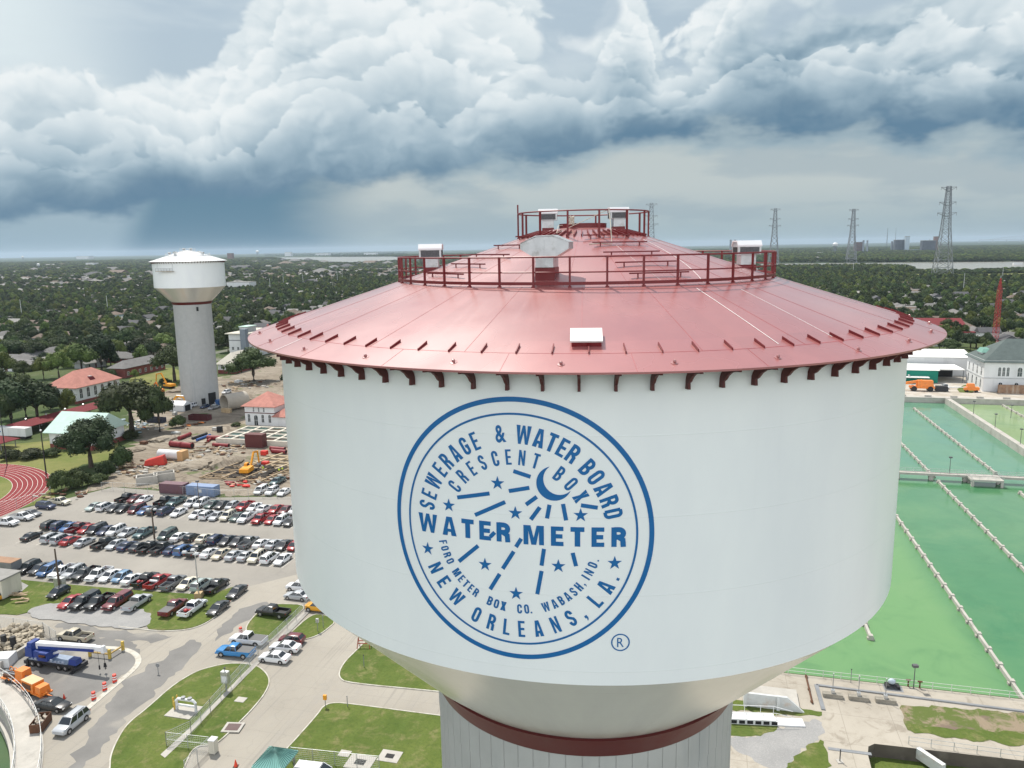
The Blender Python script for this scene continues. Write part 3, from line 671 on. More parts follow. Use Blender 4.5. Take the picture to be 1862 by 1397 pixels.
def letter(mb, ch, u, v, ang, h, w, bold=0.03, st=0.235):
    """letter centred at u,v (cap box centre), rotated, height h, total width w"""
    global CAPH
    if CAPH is None:
        g = glyph('H', 0.0)[0]; CAPH = max(p[1] for p in g)
    ca, sa = math.cos(ang), math.sin(ang)
    sk = strokes(ch, w, h, min(h * st * .95, w * .36)) if bold > 0 else None
    if sk:
        t_ = min(h * st * .95, w * .36)
        for k, (pts, cl) in enumerate(sk):
            L, Q = thicken(pts, t_, cl); n = len(L); lift = .012 + .003 * k
            mb.add([wrap(u + (p.x - w / 2) * ca - (p.y - h / 2) * sa, v + (p.x - w / 2) * sa + (p.y - h / 2) * ca, lift) for p in L + Q], [(n + i, n + (i + 1) % n, (i + 1) % n, i) for i in range(n if cl else n - 1)])
        return
    bl = block(ch, w, h, h * st) if bold > 0 else None
    if bl:
        loops = [bl[0]] + ([bl[2]] if len(bl) > 2 else [])
        pts = [p for l in loops for p in l]
        t = tessellate_polygon([[Vector((x, y, 0)) for x, y in l] for l in loops])
        mb.add([wrap(u + (x - w / 2) * ca - (y - h / 2) * sa, v + (x - w / 2) * sa + (y - h / 2) * ca) for x, y in pts], [tuple(x) for x in t]); return
    vs, fs, x0, x1 = glyph(ch, bold); s = h / (CAPH + 2 * bold); sx = w / max(1e-3, (x1 - x0))
    y0 = -bold; out = []
    for x, y in vs:
        X = (x - (x0 + x1) / 2) * sx; Y = (y - y0) * s - h / 2
        out.append(wrap(u + X * ca - Y * sa, v + X * sa + Y * ca))
    mb.add(out, fs)
WID = dict(I=0.20, W=0.84, M=0.76, A=0.60, X=0.58)
WID['.'] = 0.2; WID[','] = 0.2; WID['&'] = 0.66; WID['T'] = 0.50; WID['L'] = 0.46; WID['E'] = 0.46; WID['F'] = 0.44
def wd(ch): return WID.get(ch, 0.53)
def arcword(word, r, a0, a1, h, bottom=False, wf=1.0, bold=0.08, name='lettering', mb=None):
    """first letter centred at angle a0, last at a1 (degrees)"""
    cs = [0.0]
    for p, q in zip(word, word[1:]): cs.append(cs[-1] + (wd(p) + wd(q)) / 2 + 0.16)
    for ch, c in zip(word, cs):
        mb = MB()
        a = R(a0 + (a1 - a0) * (c / cs[-1] if cs[-1] else 0)); rr = r
        rot = a - math.pi / 2 if not bottom else a + math.pi / 2
        hh_ = h
        if ch in '.,': letter_small(mb, ch, rr * math.cos(a), rr * math.sin(a), rot, h)
        else: letter(mb, ch, rr * math.cos(a), rr * math.sin(a), rot, hh_, wd(ch) * h * wf, bold)
        mb.build('letter', M_blue, emb)
def letter_small(mb, ch, u, v, ang, h):
    ca, sa = math.cos(ang), math.sin(ang); b = -h / 2; s = h * 0.085
    q = [(-s, b), (s, b), (s, b + 2 * s), (-s, b + 2 * s)] if ch == '.' else [(-s * .9, b - 2.2 * s), (s * .2, b - 1.6 * s), (s, b - .2 * s), (s, b + 2 * s), (-s, b + 2 * s), (-s, b), (-.1 * s, b)]
    pts = [(u + x * ca - y * sa, v + x * sa + y * ca) for x, y in q]; fillpoly(mb, pts)
arcword('SEWERAGE', 3.0, 169.6, 114.2, 0.56, name='lettering', wf=0.82)
arcword('&', 3.05, 98.1, 98.1, 0.54, wf=0.9, bold=0.022)
arcword('WATER', 3.02, 84.6, 54.8, 0.57, wf=0.95)
arcword('BOARD', 2.99, 43.8, 12.7, 0.55, wf=0.95)
arcword('CRESCENT', 2.32, 147.0, 73.8, 0.47, wf=0.80)
arcword('BOX', 2.29, 54.3, 30.9, 0.47, wf=0.85)
arcword('NEW', 3.11, -150.9, -130.0, 0.52, True, wf=0.98)
arcword('ORLEANS', 3.15, -114.9, -58.3, 0.53, True, wf=0.86)
arcword(',', 3.15, -51.0, -51.0, 0.52, True)
arcword('LA', 3.17, -41.0, -31.3, 0.52, True, wf=0.98)
arcword('.', 3.17, -24.6, -24.6, 0.50, True)
arcword('FORD', 2.49, -165.8, -151.1, 0.28, True, wf=0.95, bold=0.10)
arcword('METER', 2.50, -141.8, -122.0, 0.29, True, wf=0.95, bold=0.10)
arcword('BOX', 2.49, -110.3, -100.0, 0.30, True, wf=1.0, bold=0.10)
arcword('CO', 2.49, -88.1, -83.0, 0.30, True, wf=0.95, bold=0.10)
arcword('.', 2.49, -80.0, -80.0, 0.30, True)
arcword('WABASH', 2.52, -69.1, -41.1, 0.30, True, wf=0.92, bold=0.10)
arcword(',', 2.50, -37.2, -37.2, 0.28, True)
arcword('IND', 2.50, -32.6, -22.3, 0.29, True, wf=0.95, bold=0.10)
arcword('.', 2.50, -18.2, -18.2, 0.27, True)
def straight(word, u0, u1, vc, h, wf):
    tot = sum(wd(c) for c in word); gap = (u1 - u0 - tot * h * wf) / (len(word) - 1); x = u0
    for c in word:
        mb = MB(); w = wd(c) * h * wf; letter(mb, c, x + w / 2, vc, 0, h, w, 0.085, 0.285); x += w + gap; mb.build('letter', M_blue, emb)
straight('WATER', -3.29, -0.17, -0.055, 0.61, 1.34)
straight('METER', 0.24, 3.30, -0.075, 0.61, 1.34)
cu, cv = 1.13 + 2.03, -11.89 + 8.44
annulus(cu, cv, 0.245, 0.285, 48).build('trademark_ring', M_blue, emb)
mb = MB(); letter(mb, 'R', cu, cv, 0, 0.30, 0.20, 0.0); mb.build('letter', M_blue, emb)
# white rope over the crown rail
m = MB(); a = pol(2.9, 16, CAM_H + 1.47); b = pol(3.85, 12, CAM_H + roof_z(3.85) + .03)
m.tube([a, a.lerp(b, .4) + Vector((.02, 0, -.02)), b, b + Vector((-.5, .05, .02)), b + Vector((-.9, -.05, .0))], .018, 5)
m.tube([pol(.5, 150, CAM_H + .95), pol(1.3, -60, CAM_H + .9), pol(2.6, -30, CAM_H + .55), pol(2.88, 16, CAM_H + 1.46)], .014, 5)
for k in range(7):
    c = pol(1.2, -30, CAM_H + 0.95 + .05 * k); m.tube([c + Vector((.13 * math.cos(t * .9 + k), .13 * math.sin(t * .9 + k), .03 * math.sin(3 * t + k))) for t in range(8)], .022, 5)
tag(m.build('rope', M_rope, None, (TX, TY, 0)), 'knotted white rope tied over the crown rail of the red roof', 'rope')
# ------------------------------------------------------------------ ground materials (metres, world position)
def gmat(name, fn, rough=0.9, bump=0.0, bs=3.0):
    m = bpy.data.materials.new(name); m.use_nodes = True; nt = m.node_tree; N = NT(nt); p = nt.nodes['Principled BSDF']
    P = N.n('ShaderNodeNewGeometry').outputs['Position']
    N.put(p.inputs['Base Color'], fn(N, P)); p.inputs['Roughness'].default_value = rough; p.inputs['Specular IOR Level'].default_value = 0.25
    if bump:
        b = N.n('ShaderNodeBump'); b.inputs['Distance'].default_value = bump; N.put(b.inputs['Height'], N.noise(P, bs, 4, 0.6)); N.put(p.inputs['Normal'], b.outputs[0])
    MAT[name] = m; return m
def rot_site(N, P):
    X, Y, Z = N.sep(P); c, s_ = math.cos(GA), math.sin(GA)
    a = N.m('MULTIPLY_ADD', X, c, N.m('MULTIPLY', Y, s_)); b = N.m('MULTIPLY_ADD', X, -s_, N.m('MULTIPLY', Y, c))
    return a, b, N.comb(a, b, 0.0)
def f_conc(N, P):
    a, b, q = rot_site(N, P)
    n = N.noise(P, 0.05, 5, 0.6); f = N.noise(P, 0.9, 5, 0.65); g = N.noise(N.vm('MULTIPLY', q, (0.5, 0.03, 1)), 1.0, 4, 0.6)
    c = N.mix(N.lin(n, 0.3, 0.7), (0.285, 0.262, 0.222), (0.37, 0.343, 0.292))
    c = N.mix(N.m('MULTIPLY', N.ss(f, 0.45, 0.75), 0.35), c, (0.30, 0.285, 0.26))
    c = N.mix(N.m('MULTIPLY', N.ss(g, 0.52, 0.75), 0.3), c, (0.26, 0.25, 0.235))
    c = N.mix(N.m('MULTIPLY', N.ss(N.noise(N.vm('MULTIPLY', q, (1.3, 0.035, 1)), 1.0, 3, 0.6), 0.55, 0.7), 0.35), c, (0.19, 0.18, 0.165))
    c = N.mix(N.ss(N.noise(P, 1.1, 3, 0.6), 0.70, 0.74, 0, 0.5), c, (0.12, 0.115, 0.105))
    # slab joints
    j = N.m('MAXIMUM', N.ss(N.m('ABSOLUTE', N.m('SUBTRACT', N.m('FRACT', N.m('DIVIDE', a, 5.2)), 0.5)), 0.488, 0.497), N.ss(N.m('ABSOLUTE', N.m('SUBTRACT', N.m('FRACT', N.m('DIVIDE', b, 5.2)), 0.5)), 0.488, 0.497))
    c = N.mix(N.m('MULTIPLY', j, 0.4), c, (0.24, 0.225, 0.2))
    ck = N.vor(N.vm('ADD', P, N.vm('SCALE', N.noise(P, 0.3, 2, 0.5, color=True), scale=3.0)), 0.16, 'DISTANCE_TO_EDGE')
    c = N.mix(N.m('MULTIPLY', N.ss(ck, 0.012, 0.0), 0.18), c, (0.2, 0.19, 0.17))
    return c
M_pave = gmat('old_concrete_paving', f_conc, bump=0.01)
def f_apron(N, P):
    a, b, q = rot_site(N, P)
    c = N.mix(N.lin(N.noise(P, 0.09, 5, 0.6), 0.3, 0.7), (0.33, 0.30, 0.25), (0.42, 0.385, 0.325))
    c = N.mix(N.m('MULTIPLY', N.ss(N.noise(P, 0.5, 6, 0.68), 0.48, 0.72), 0.5), c, (0.25, 0.22, 0.175))
    c = N.mix(N.m('MULTIPLY', N.ss(N.noise(P, 0.22, 6, 0.7, 1.0), 0.56, 0.66), 0.55), c, (0.21, 0.18, 0.14))
    j = N.m('MAXIMUM', N.ss(N.m('ABSOLUTE', N.m('SUBTRACT', N.m('FRACT', N.m('DIVIDE', a, 6.1)), 0.5)), 0.489, 0.497), N.ss(N.m('ABSOLUTE', N.m('SUBTRACT', N.m('FRACT', N.m('DIVIDE', b, 6.1)), 0.5)), 0.489, 0.497))
    return N.mix(N.m('MULTIPLY', j, 0.45), c, (0.19, 0.17, 0.14))
def f_asph(N, P):
    n = N.noise(P, 0.12, 6, 0.6); f = N.noise(P, 2.5, 4, 0.7); big = N.noise(P, 0.045, 4, 0.6, 0.5)
    c = N.mix(N.lin(n, 0.3, 0.7), (0.15, 0.147, 0.14), (0.235, 0.228, 0.215))
    c = N.mix(N.ss(big, 0.52, 0.62), c, (0.32, 0.30, 0.26))
    return N.mix(N.m('MULTIPLY', N.ss(f, 0.5, 0.8), 0.3), c, (0.13, 0.125, 0.12))
M_asph = gmat('worn_asphalt', f_asph, bump=0.01)
def f_lot(N, P):
    a, b, q = rot_site(N, P)
    n = N.noise(P, 0.06, 5, 0.6); f = N.noise(P, 1.5, 5, 0.7); s_ = N.noise(N.vm('MULTIPLY', q, (0.035, 0.4, 1)), 1.0, 4, 0.6)
    c = N.mix(N.lin(n, 0.3, 0.7), (0.25, 0.235, 0.208), (0.32, 0.30, 0.265))
    c = N.mix(N.m('MULTIPLY', N.ss(s_, 0.5, 0.75), 0.35), c, (0.24, 0.23, 0.215))
    c = N.mix(N.m('MULTIPLY', N.ss(f, 0.5, 0.75), 0.35), c, (0.24, 0.23, 0.21))
    ck = N.vor(N.vm('ADD', P, N.vm('SCALE', N.noise(P, 0.3, 2, 0.5, color=True), scale=3.0)), 0.10, 'DISTANCE_TO_EDGE')
    return N.mix(N.m('MULTIPLY', N.ss(ck, 0.012, 0.0), 0.2), c, (0.17, 0.16, 0.15))
M_lot = gmat('sun_bleached_lot', f_lot, bump=0.01)
def f_grass(N, P):
    n = N.noise(P, 0.12, 5, 0.6); f = N.noise(P, 2.2, 5, 0.75); d = N.noise(P, 0.35, 5, 0.7, 0.3)
    a, b, q = rot_site(N, P)
    mow = N.noise(N.vm('MULTIPLY', q, (0.9, 0.05, 1)), 1.0, 2, 0.5)
    c = N.mix(N.lin(n, 0.3, 0.7), (0.062, 0.100, 0.018), (0.120, 0.150, 0.034))
    c = N.mix(N.m('MULTIPLY', N.ss(d, 0.48, 0.68), 0.75), c, (0.21, 0.19, 0.085))
    c = N.mix(N.m('MULTIPLY', N.ss(mow, 0.4, 0.7), 0.25), c, (0.12, 0.17, 0.04))
    return N.mix(N.m('MULTIPLY', N.ss(f, 0.42, 0.7), 0.5), c, (0.045, 0.075, 0.014))
M_grass = gmat('mown_grass', f_grass, rough=1.0, bump=0.06, bs=4)
def f_field(N, P):
    n = N.noise(P, 0.06, 5, 0.6); f = N.noise(P, 1.2, 5, 0.75)
    c = N.mix(N.lin(n, 0.35, 0.65), (0.12, 0.15, 0.035), (0.21, 0.20, 0.075))
    return N.mix(N.m('MULTIPLY', N.ss(f, 0.45, 0.7), 0.4), c, (0.07, 0.10, 0.02))
M_field = gmat('dry_field_grass', f_field, rough=1.0, bump=0.05, bs=3)
def f_gravel(N, P):
    n = N.noise(P, 0.3, 4, 0.6); v = N.vor(P, 5.0); f = N.noise(P, 6.0, 3, 0.7)
    c = N.mix(N.lin(n, 0.3, 0.7), (0.25, 0.25, 0.245), (0.33, 0.325, 0.315))
    c = N.mix(N.m('MULTIPLY', N.ss(v, 0.3, 0.7), 0.35), c, (0.25, 0.25, 0.245))
    return N.mix(N.m('MULTIPLY', N.ss(f, 0.5, 0.7), 0.4), c, (0.44, 0.43, 0.41))
M_gravel = gmat('crushed_gravel', f_gravel, bump=0.05, bs=6)
def f_dirt(N, P):
    a, b, q = rot_site(N, P)
    n = N.noise(P, 0.06, 6, 0.65, 0.6); f = N.noise(P, 0.8, 6, 0.7); rut = N.noise(N.vm('MULTIPLY', N.vm('ADD', q, N.vm('SCALE', N.noise(P, 0.03, 2, 0.5, color=True), scale=40.0)), (0.05, 0.9, 1)), 1.0, 3, 0.6)
    c = N.mix(N.lin(n, 0.32, 0.68), (0.19, 0.155, 0.115), (0.33, 0.29, 0.23))
    c = N.mix(N.m('MULTIPLY', N.ss(f, 0.48, 0.72), 0.6), c, (0.15, 0.12, 0.09))
    c = N.mix(N.m('MULTIPLY', N.ss(rut, 0.50, 0.60), 0.65), c, (0.12, 0.095, 0.07))
    c = N.mix(N.ss(N.noise(P, 0.11, 5, 0.65), 0.58, 0.64, 0, 0.85), c, (0.09, 0.12, 0.04))
    return c
M_dirt = gmat('bare_construction_dirt', f_dirt, bump=0.25, bs=0.7)
def f_town(N, P):
    """lawns, gardens and bare strips between the far houses; dark woodland floor further out"""
    n = N.noise(P, 0.02, 5, 0.6); f = N.noise(P, 0.15, 6, 0.7); a, b, q = rot_site(N, P)
    c = N.mix(N.lin(n, 0.35, 0.65), (0.045, 0.075, 0.022), (0.08, 0.10, 0.035))
    c = N.mix(N.m('MULTIPLY', N.ss(f, 0.55, 0.68), 0.6), c, (0.20, 0.19, 0.14))
    st = N.m('MAXIMUM', N.ss(N.m('ABSOLUTE', N.m('SUBTRACT', N.m('FRACT', N.m('DIVIDE', a, 96.0)), 0.5)), 0.465, 0.47), N.ss(N.m('ABSOLUTE', N.m('SUBTRACT', N.m('FRACT', N.m('DIVIDE', b, 190.0)), 0.5)), 0.477, 0.48))
    dist = N.vm('LENGTH', P)
    c = N.mix(N.m('MULTIPLY', N.m('MULTIPLY', st, 0.6), N.ss(dist, 1000.0, 600.0)), c, (0.22, 0.21, 0.195))
    far = N.mix(N.lin(N.noise(P, 0.004, 5, 0.7), 0.35, 0.65), (0.022, 0.042, 0.020), (0.045, 0.065, 0.028))
    far = N.mix(N.m('MULTIPLY', N.ss(N.noise(N.vm('MULTIPLY', P, (1, 1, 1)), 0.012, 4, 0.7), 0.66, 0.72), 0.5), far, (0.28, 0.28, 0.27))
    return N.mix(N.ss(dist, 1200.0, 2400.0), c, far)
M_town = gmat('lawns_and_woodland_floor', f_town, rough=1.0, bump=0.3, bs=0.3)
def f_track(N, P):
    n = N.noise(P, 0.5, 4, 0.6)
    return N.mix(N.lin(n, 0.3, 0.7), lin3(112, 32, 36), lin3(130, 44, 46))
M_track = gmat('red_running_track', f_track, rough=0.8)
M_line = mat('line_paint', (0.66, 0.63, 0.57), 0.7, var=0.25, scale=1.5)
def f_curb(N, P): return N.mix(N.ss(N.noise(P, 0.8, 4, 0.6), 0.4, 0.7), (0.52, 0.50, 0.44), (0.36, 0.33, 0.27))
M_curb = gmat('kerb_concrete', f_curb)
def water_mat(name, fn, rough=0.12):
    m = bpy.data.materials.new(name); m.use_nodes = True; nt = m.node_tree; N = NT(nt); p = nt.nodes['Principled BSDF']
    P = N.n('ShaderNodeNewGeometry').outputs['Position']
    N.put(p.inputs['Base Color'], fn(N, P)); p.inputs['Roughness'].default_value = rough; p.inputs['IOR'].default_value = 1.33
    b = N.n('ShaderNodeBump'); b.inputs['Distance'].default_value = 0.03; b.inputs['Strength'].default_value = 0.3
    N.put(b.inputs['Height'], N.noise(P, 1.3, 4, 0.6)); N.put(p.inputs['Normal'], b.outputs[0]); MAT[name] = m; return m
def f_pool(N, P):
    a, b, q = rot_site(N, P)
    n = N.noise(P, 0.03, 5, 0.6, 1.2); g = N.noise(P, 0.12, 5, 0.65, 0.8)
    # what is dissolved in each lane differs: paler lime by the tower, deeper green in the middle, teal at the far end
    c = N.mix(N.ss(a, 38.0, 46.0), (0.135, 0.27, 0.11), (0.062, 0.19, 0.088))
    c = N.mix(N.ss(a, 58.6, 59.8, 0, 0.6), c, (0.05, 0.17, 0.082))
    c = N.mix(N.ss(b, 209.0, 219.0), c, (0.08, 0.215, 0.14))
    c = N.mix(N.ss(a, 89.5, 90.5), c, (0.23, 0.32, 0.15))
    c = N.mix(N.m('MULTIPLY', N.lin(n, 0.4, 0.7), 0.45), c, (0.13, 0.26, 0.115))
    c = N.mix(N.m('MULTIPLY', N.ss(g, 0.45, 0.75), 0.3), c, (0.04, 0.135, 0.06))
    sc_ = N.noise(N.vm('ADD', P, N.vm('SCALE', N.noise(P, 0.05, 2, 0.5, color=True), scale=18.0)), 0.06, 7, 0.72)
    return N.mix(N.m('MULTIPLY', N.ss(sc_, 0.5, 0.66), 0.12), c, (0.20, 0.30, 0.14))
M_pool = water_mat('settling_pool_water', f_pool)
M_river = water_mat('river_water_surface', lambda N, P: N.mix(N.noise(P, 0.01, 3, 0.5), (0.20, 0.19, 0.16), (0.27, 0.26, 0.22)), 0.25)

# ------------------------------------------------------------------ polygon sheets
def poly_sheet(name, loops, z, m, skirt=0.0, parent=None, kind='structure', label=None, cat=None):
    """loops: outer then holes, as lists of (x, y) world; skirt > 0 gives real thickness down the outside"""
    ls = [[Vector((p[0], p[1], 0)) for p in l] for l in loops]
    t = tessellate_polygon(ls); pts = [p for l in ls for p in l]
    mb = MB(); fs = []
    for tri in t:
        a, b, c = (pts[i] for i in tri)
        if (b - a).cross(c - a).z < 0: tri = tri[::-1]
        fs.append(tuple(tri))
    mb.add([(p.x, p.y, z) for p in pts], fs)
    if skirt:
        l = ls[0]; n = len(l); mb.add([(p.x, p.y, z) for p in l] + [(p.x, p.y, z - skirt) for p in l], [(i, (i + 1) % n, n + (i + 1) % n, n + i) for i in range(n)])
    o = mb.build(name, m, parent)
    if parent is None: tag(o, label, cat, None, kind)
    return o
def smooth_loop(pts, it=2, closed=True):
    for _ in range(it):
        q = []; n = len(pts)
        for i in range(n if closed else n - 1):
            a, b = Vector(pts[i]), Vector(pts[(i + 1) % n]); q += [a.lerp(b, 0.25), a.lerp(b, 0.75)]
        if not closed: q = [Vector(pts[0])] + q + [Vector(pts[-1])]
        pts = q
    return pts
def pix(pts, z=0.0): return [G(x, y, z) for x, y in pts]
def kerb(name, pts, w=0.18, h=0.15, closed=False, m=None, z=0.0):
    """a kerb strip following a line on the ground"""
    pts = [Vector((p[0], p[1], 0)) for p in pts]; n = len(pts); vs = []; fs = []
    for i, p in enumerate(pts):
        a = pts[i - 1] if (i > 0 or closed) else p; b = pts[(i + 1) % n] if (i < n - 1 or closed) else p
        t = (b - a).normalized(); k = Vector((-t.y, t.x, 0)) * w / 2
        vs += [p + k + Vector((0, 0, z)), p - k + Vector((0, 0, z)), p - k * .9 + Vector((0, 0, z + h)), p + k * .9 + Vector((0, 0, z + h))]
    for i in range(n if closed else n - 1):
        j = (i + 1) % n
        for c in range(4): fs.append((4 * i + c, 4 * j + c, 4 * j + (c + 1) % 4, 4 * i + (c + 1) % 4))
    if not closed: fs += [(0, 1, 2, 3), (4 * n - 1, 4 * n - 2, 4 * n - 3, 4 * n - 4)]
    return tag(MB().add(vs, fs).build(name, m or M_curb), kind='structure')

def ragged(pts, amp, step=0.7, seed=1, closed=True):
    """resample an outline and fray it, as poured or worn edges are"""
    from mathutils import noise as _n
    out = []; n = len(pts)
    for i in range(n if closed else n - 1):
        a, b = Vector(pts[i]), Vector(pts[(i + 1) % n]); L = (b - a).length; k = max(1, min(60, int(L / step)))
        if L < 1e-6: continue
        t = (b - a) / L; w = Vector((-t.y, t.x, 0))
        for j in range(k):
            p = a.lerp(b, j / k); v = _n.noise(Vector((p.x * .5 + seed, p.y * .5, 0))) + .6 * _n.noise(Vector((p.x * 1.7, p.y * 1.7 + seed, 0)))
            out.append(p + w * v * amp)
    return out
# openings in the ground
POOL = [S(8, 106.5), S(230, 106.5), S(230, 320), S(8, 320)]
CLC, CLR = Vector((-103.3, 59.2)), 52.0
def circle(c, r, n=96, z=0): return [Vector((c[0] + r * math.cos(2 * math.pi * i / n), c[1] + r * math.sin(2 * math.pi * i / n), z)) for i in range(n)]
CLAR = circle(CLC, 49.0)
PIT = [G(*p) for p in [(1579, 1358), (1590, 1353), (1862, 1384), (2100, 1412), (2100, 1560), (1640, 1560), (1590, 1420), (1578, 1372)]]
BIG = 900.0
inner = [Vector((-BIG, 40, 0)), Vector((BIG, 40, 0)), Vector((BIG, 1500, 0)), Vector((-BIG, 1500, 0))]
mb = MB()
ls = [inner, POOL[::-1], CLAR[::-1], PIT[::-1]]
# the clarifier crosses the near edge of the modelled land, so the land starts further back there
inner = [Vector((-BIG, -200, 0)), Vector((BIG, -200, 0)), Vector((BIG, 1500, 0)), Vector((-BIG, 1500, 0))]
ls = [[Vector((p[0], p[1], 0)) for p in l] for l in (inner, POOL[::-1], CLAR[::-1], PIT[::-1])]
t = tessellate_polygon(ls); pts = [p for l in ls for p in l]
fs = []
for tri in t:
    a, b, c = (pts[i] for i in tri)
    fs.append(tuple(tri) if (b - a).cross(c - a).z > 0 else tuple(tri[::-1]))
mb.add([(p.x, p.y, 0) for p in pts], fs)
FARR = 26000.0
o_ = [(-FARR, -200), (FARR, -200), (FARR, FARR), (-FARR, FARR)]; i_ = [(p.x, p.y) for p in inner]
mb.add([(x, y, 0) for x, y in i_ + o_], [(3, 2, 6, 7), (2, 1, 5, 6), (0, 3, 7, 4)])
tag(mb.build('ground', M_town), kind='structure')

# pool: water, walls, deck
def site_box(mb, a0, a1, b0, b1, z0, z1, m=0):
    c = [S(a0, b0), S(a1, b0), S(a1, b1), S(a0, b1)]
    mb.hexa([p + Vector((0, 0, z0)) for p in c], [p + Vector((0, 0, z1)) for p in c], m)
WZ = -1.5
mb = MB()
mb.add([S(8, 106.5, WZ), S(230, 106.5, WZ), S(230, 320, WZ), S(8, 320, WZ)], [(0, 1, 2, 3)])
tag(mb.build('water', M_pool), kind='structure')
mb = MB()
for a, b, c, d in ((8, 106.5, 230, 106.5), (230, 320, 8, 320)):
    mb.add([S(a, b, -4), S(c, d, -4), S(c, d, 0.25), S(a, b, 0.25)], [(0, 1, 2, 3), (3, 2, 1, 0)][:1])
tag(MB().add([S(8, 106.49, -4), S(230, 106.49, -4), S(230, 106.49, 0.02), S(8, 106.49, 0.02)], [(3, 2, 1, 0)]).build('pool_wall', M_conc), 'near concrete wall of the green settling pool', 'pool wall')
mb = MB(); site_box(mb, 8, 230, 320, 324.5, -3.0, 0.35); site_box(mb, 8, 230, 319.9, 320.3, 0.35, 0.55)
tag(mb.build('pool_wall', M_conc), 'far concrete wall of the green settling pool, below the tan yard', 'pool wall')
mb = MB(); site_box(mb, 89.4, 91.6, 107, 320, -3.0, 0.35); site_box(mb, 89.4, 89.65, 107, 320, .35, .75)
tag(mb.build('divider_wall', M_conc), 'long concrete divider wall between teal water and pale green water', 'divider wall')
def baffle(a, b0, b1, label):
    r = thing('baffle_wall', label, 'baffle wall', S(a, (b0 + b1) / 2), GA, 'thin baffle walls standing in the green pool')
    L = (b1 - b0) / 2
    MB().box(-0.2, 0.2, -L, L, -3, WZ + 0.62).build('wall', M_conc, r)
    n = int((b1 - b0) / 4.4); p = MB().box(-0.5, 0.5, -0.3, 0.3, -2.2, WZ + 0.35).box(-0.32, 0.32, -0.35, 0.35, WZ + 0.35, WZ + 0.80).build('pier', M_conc, r)
    for i in range(n + 1):
        o = p if i == 0 else p.copy()
        if i: COL.objects.link(o); o.parent = r
        o.location = (0, -L + 2 * L * i / n, 0)
for a, b0, b1, lb in [(75.7, 222, 306, 'pale baffle wall across the teal water beyond the walkway'), (75.7, 120, 205, 'pale baffle wall entering from the right, this side of the platform'),
                      (59.2, 216, 306, 'pale baffle wall showing between the tank and the walkway'), (59.2, 108, 211, 'longest pale baffle wall, through the dark green water'),
                      (42.9, 108, 195, 'pale baffle wall edging the lime green water to the pool corner'), (26.4, 122, 211, 'stub of a pale baffle wall under the tank rim'),
                      (108.5, 228, 317, 'pale baffle wall in the yellow green water past the divider')]:
    baffle(a, b0, b1, lb)
# walkway and platform
wk = thing('walkway', 'narrow concrete walkway on piers crossing the green pool', 'walkway', S(0, 213.7), GA)
MB().box(8, 90, -0.9, 0.9, -0.15, 0.3).box(8, 90, -0.95, -0.75, .3, .42).box(8, 90, .75, .95, .3, .42).build('deck', M_conc, wk)
mb = MB()
for x in range(10, 90, 8): mb.box(x - .5, x + .5, -.6, .6, -3, -.15)
mb.build('piers', M_conc, wk)
m = MB()
for yy in (-.85, .85):
    for zz in (.85, 1.3): m.tube([(8, yy, zz), (90, yy, zz)], .035, 4)
    for x in range(8, 91, 2): m.bar((x, yy, .3), (x, yy, 1.3), .05)
m.build('handrail', M_galv, wk)
pf = MB().box(66.2, 73.6, -4.2, 0.9, -.1, .36).build('platform', M_conc, wk)
mb = MB()
for x, y in ((66.6, -3.9), (73.2, -3.9), (66.6, -1), (73.2, -1)): mb.box(x - .3, x + .3, y - .3, y + .3, -3, -.1)
mb.build('platform_posts', M_conc, wk)
m = MB()
for zz in (.9, 1.35):
    m.tube([(66.3, 0.8, zz), (66.3, -4.1, zz), (73.5, -4.1, zz), (73.5, .8, zz)], .035, 4)
for x, y in [(66.3, -4.1), (68.1, -4.1), (69.9, -4.1), (71.7, -4.1), (73.5, -4.1), (66.3, -2), (73.5, -2)]: m.bar((x, y, .36), (x, y, 1.35), .05)
m.build('platform_rail', M_galv, wk)
M_lamp = mat('lamp_head_grey', (0.10, 0.10, 0.105), 0.5)
def pole_lamp(x, y, h, label, name='lamp_post', r=0.07, head='box', m=None, cat='lamp post', group=None, z=0.0, arm=0.0, rz=0.0):
    p = thing(name, label, cat, (x, y, z), rz, group); m = m or M_lamp
    MB().tube([(0, 0, 0), (0, 0, h)], [r * 1.3, r * .75], 8).build('pole', m, p)
    if head == 'box':
        MB().box(-.35, .35, -.25, .25, h - .1, h + .25).build('lamp_head', M_lamp, p)
    elif head == 'ball':
        MB().ico((0, 0, h + .2), .28, sub=2).build('globe', mat('opal_globe', (.8, .8, .78), .3), p)
    elif head == 'flood4':
        mb = MB().bar((-1.8, 0, h - .25), (1.8, 0, h - .25), .1); mb.bar((0, -.9, h - .25), (0, .9, h - .25), .1); mb.build('crossarm', m, p)
        for q in ((-1.8, 0), (1.8, 0), (-.7, .9), (.7, -.9)):
            MB().box(q[0] - .4, q[0] + .4, q[1] - .3, q[1] + .3, h - .2, h + .12, taper=.08).build('lamp_head', mat('pale_lamp_head', (.55, .56, .56), .4), p)
    elif head == 'flood2':
        MB().bar((-.7, 0, h - .1), (.7, 0, h - .1), .08).build('crossarm', m, p)
        for q in (-.75, .75): MB().box(q - .32, q + .32, -.3, .3, h - .15, h + .15, taper=.06).build('lamp_head', mat('pale_lamp_head', (.55, .56, .56), .4), p)
    return p
for px, py, zz, h, lb in [(1424, 0, 0, 0, '')][:0]: pass
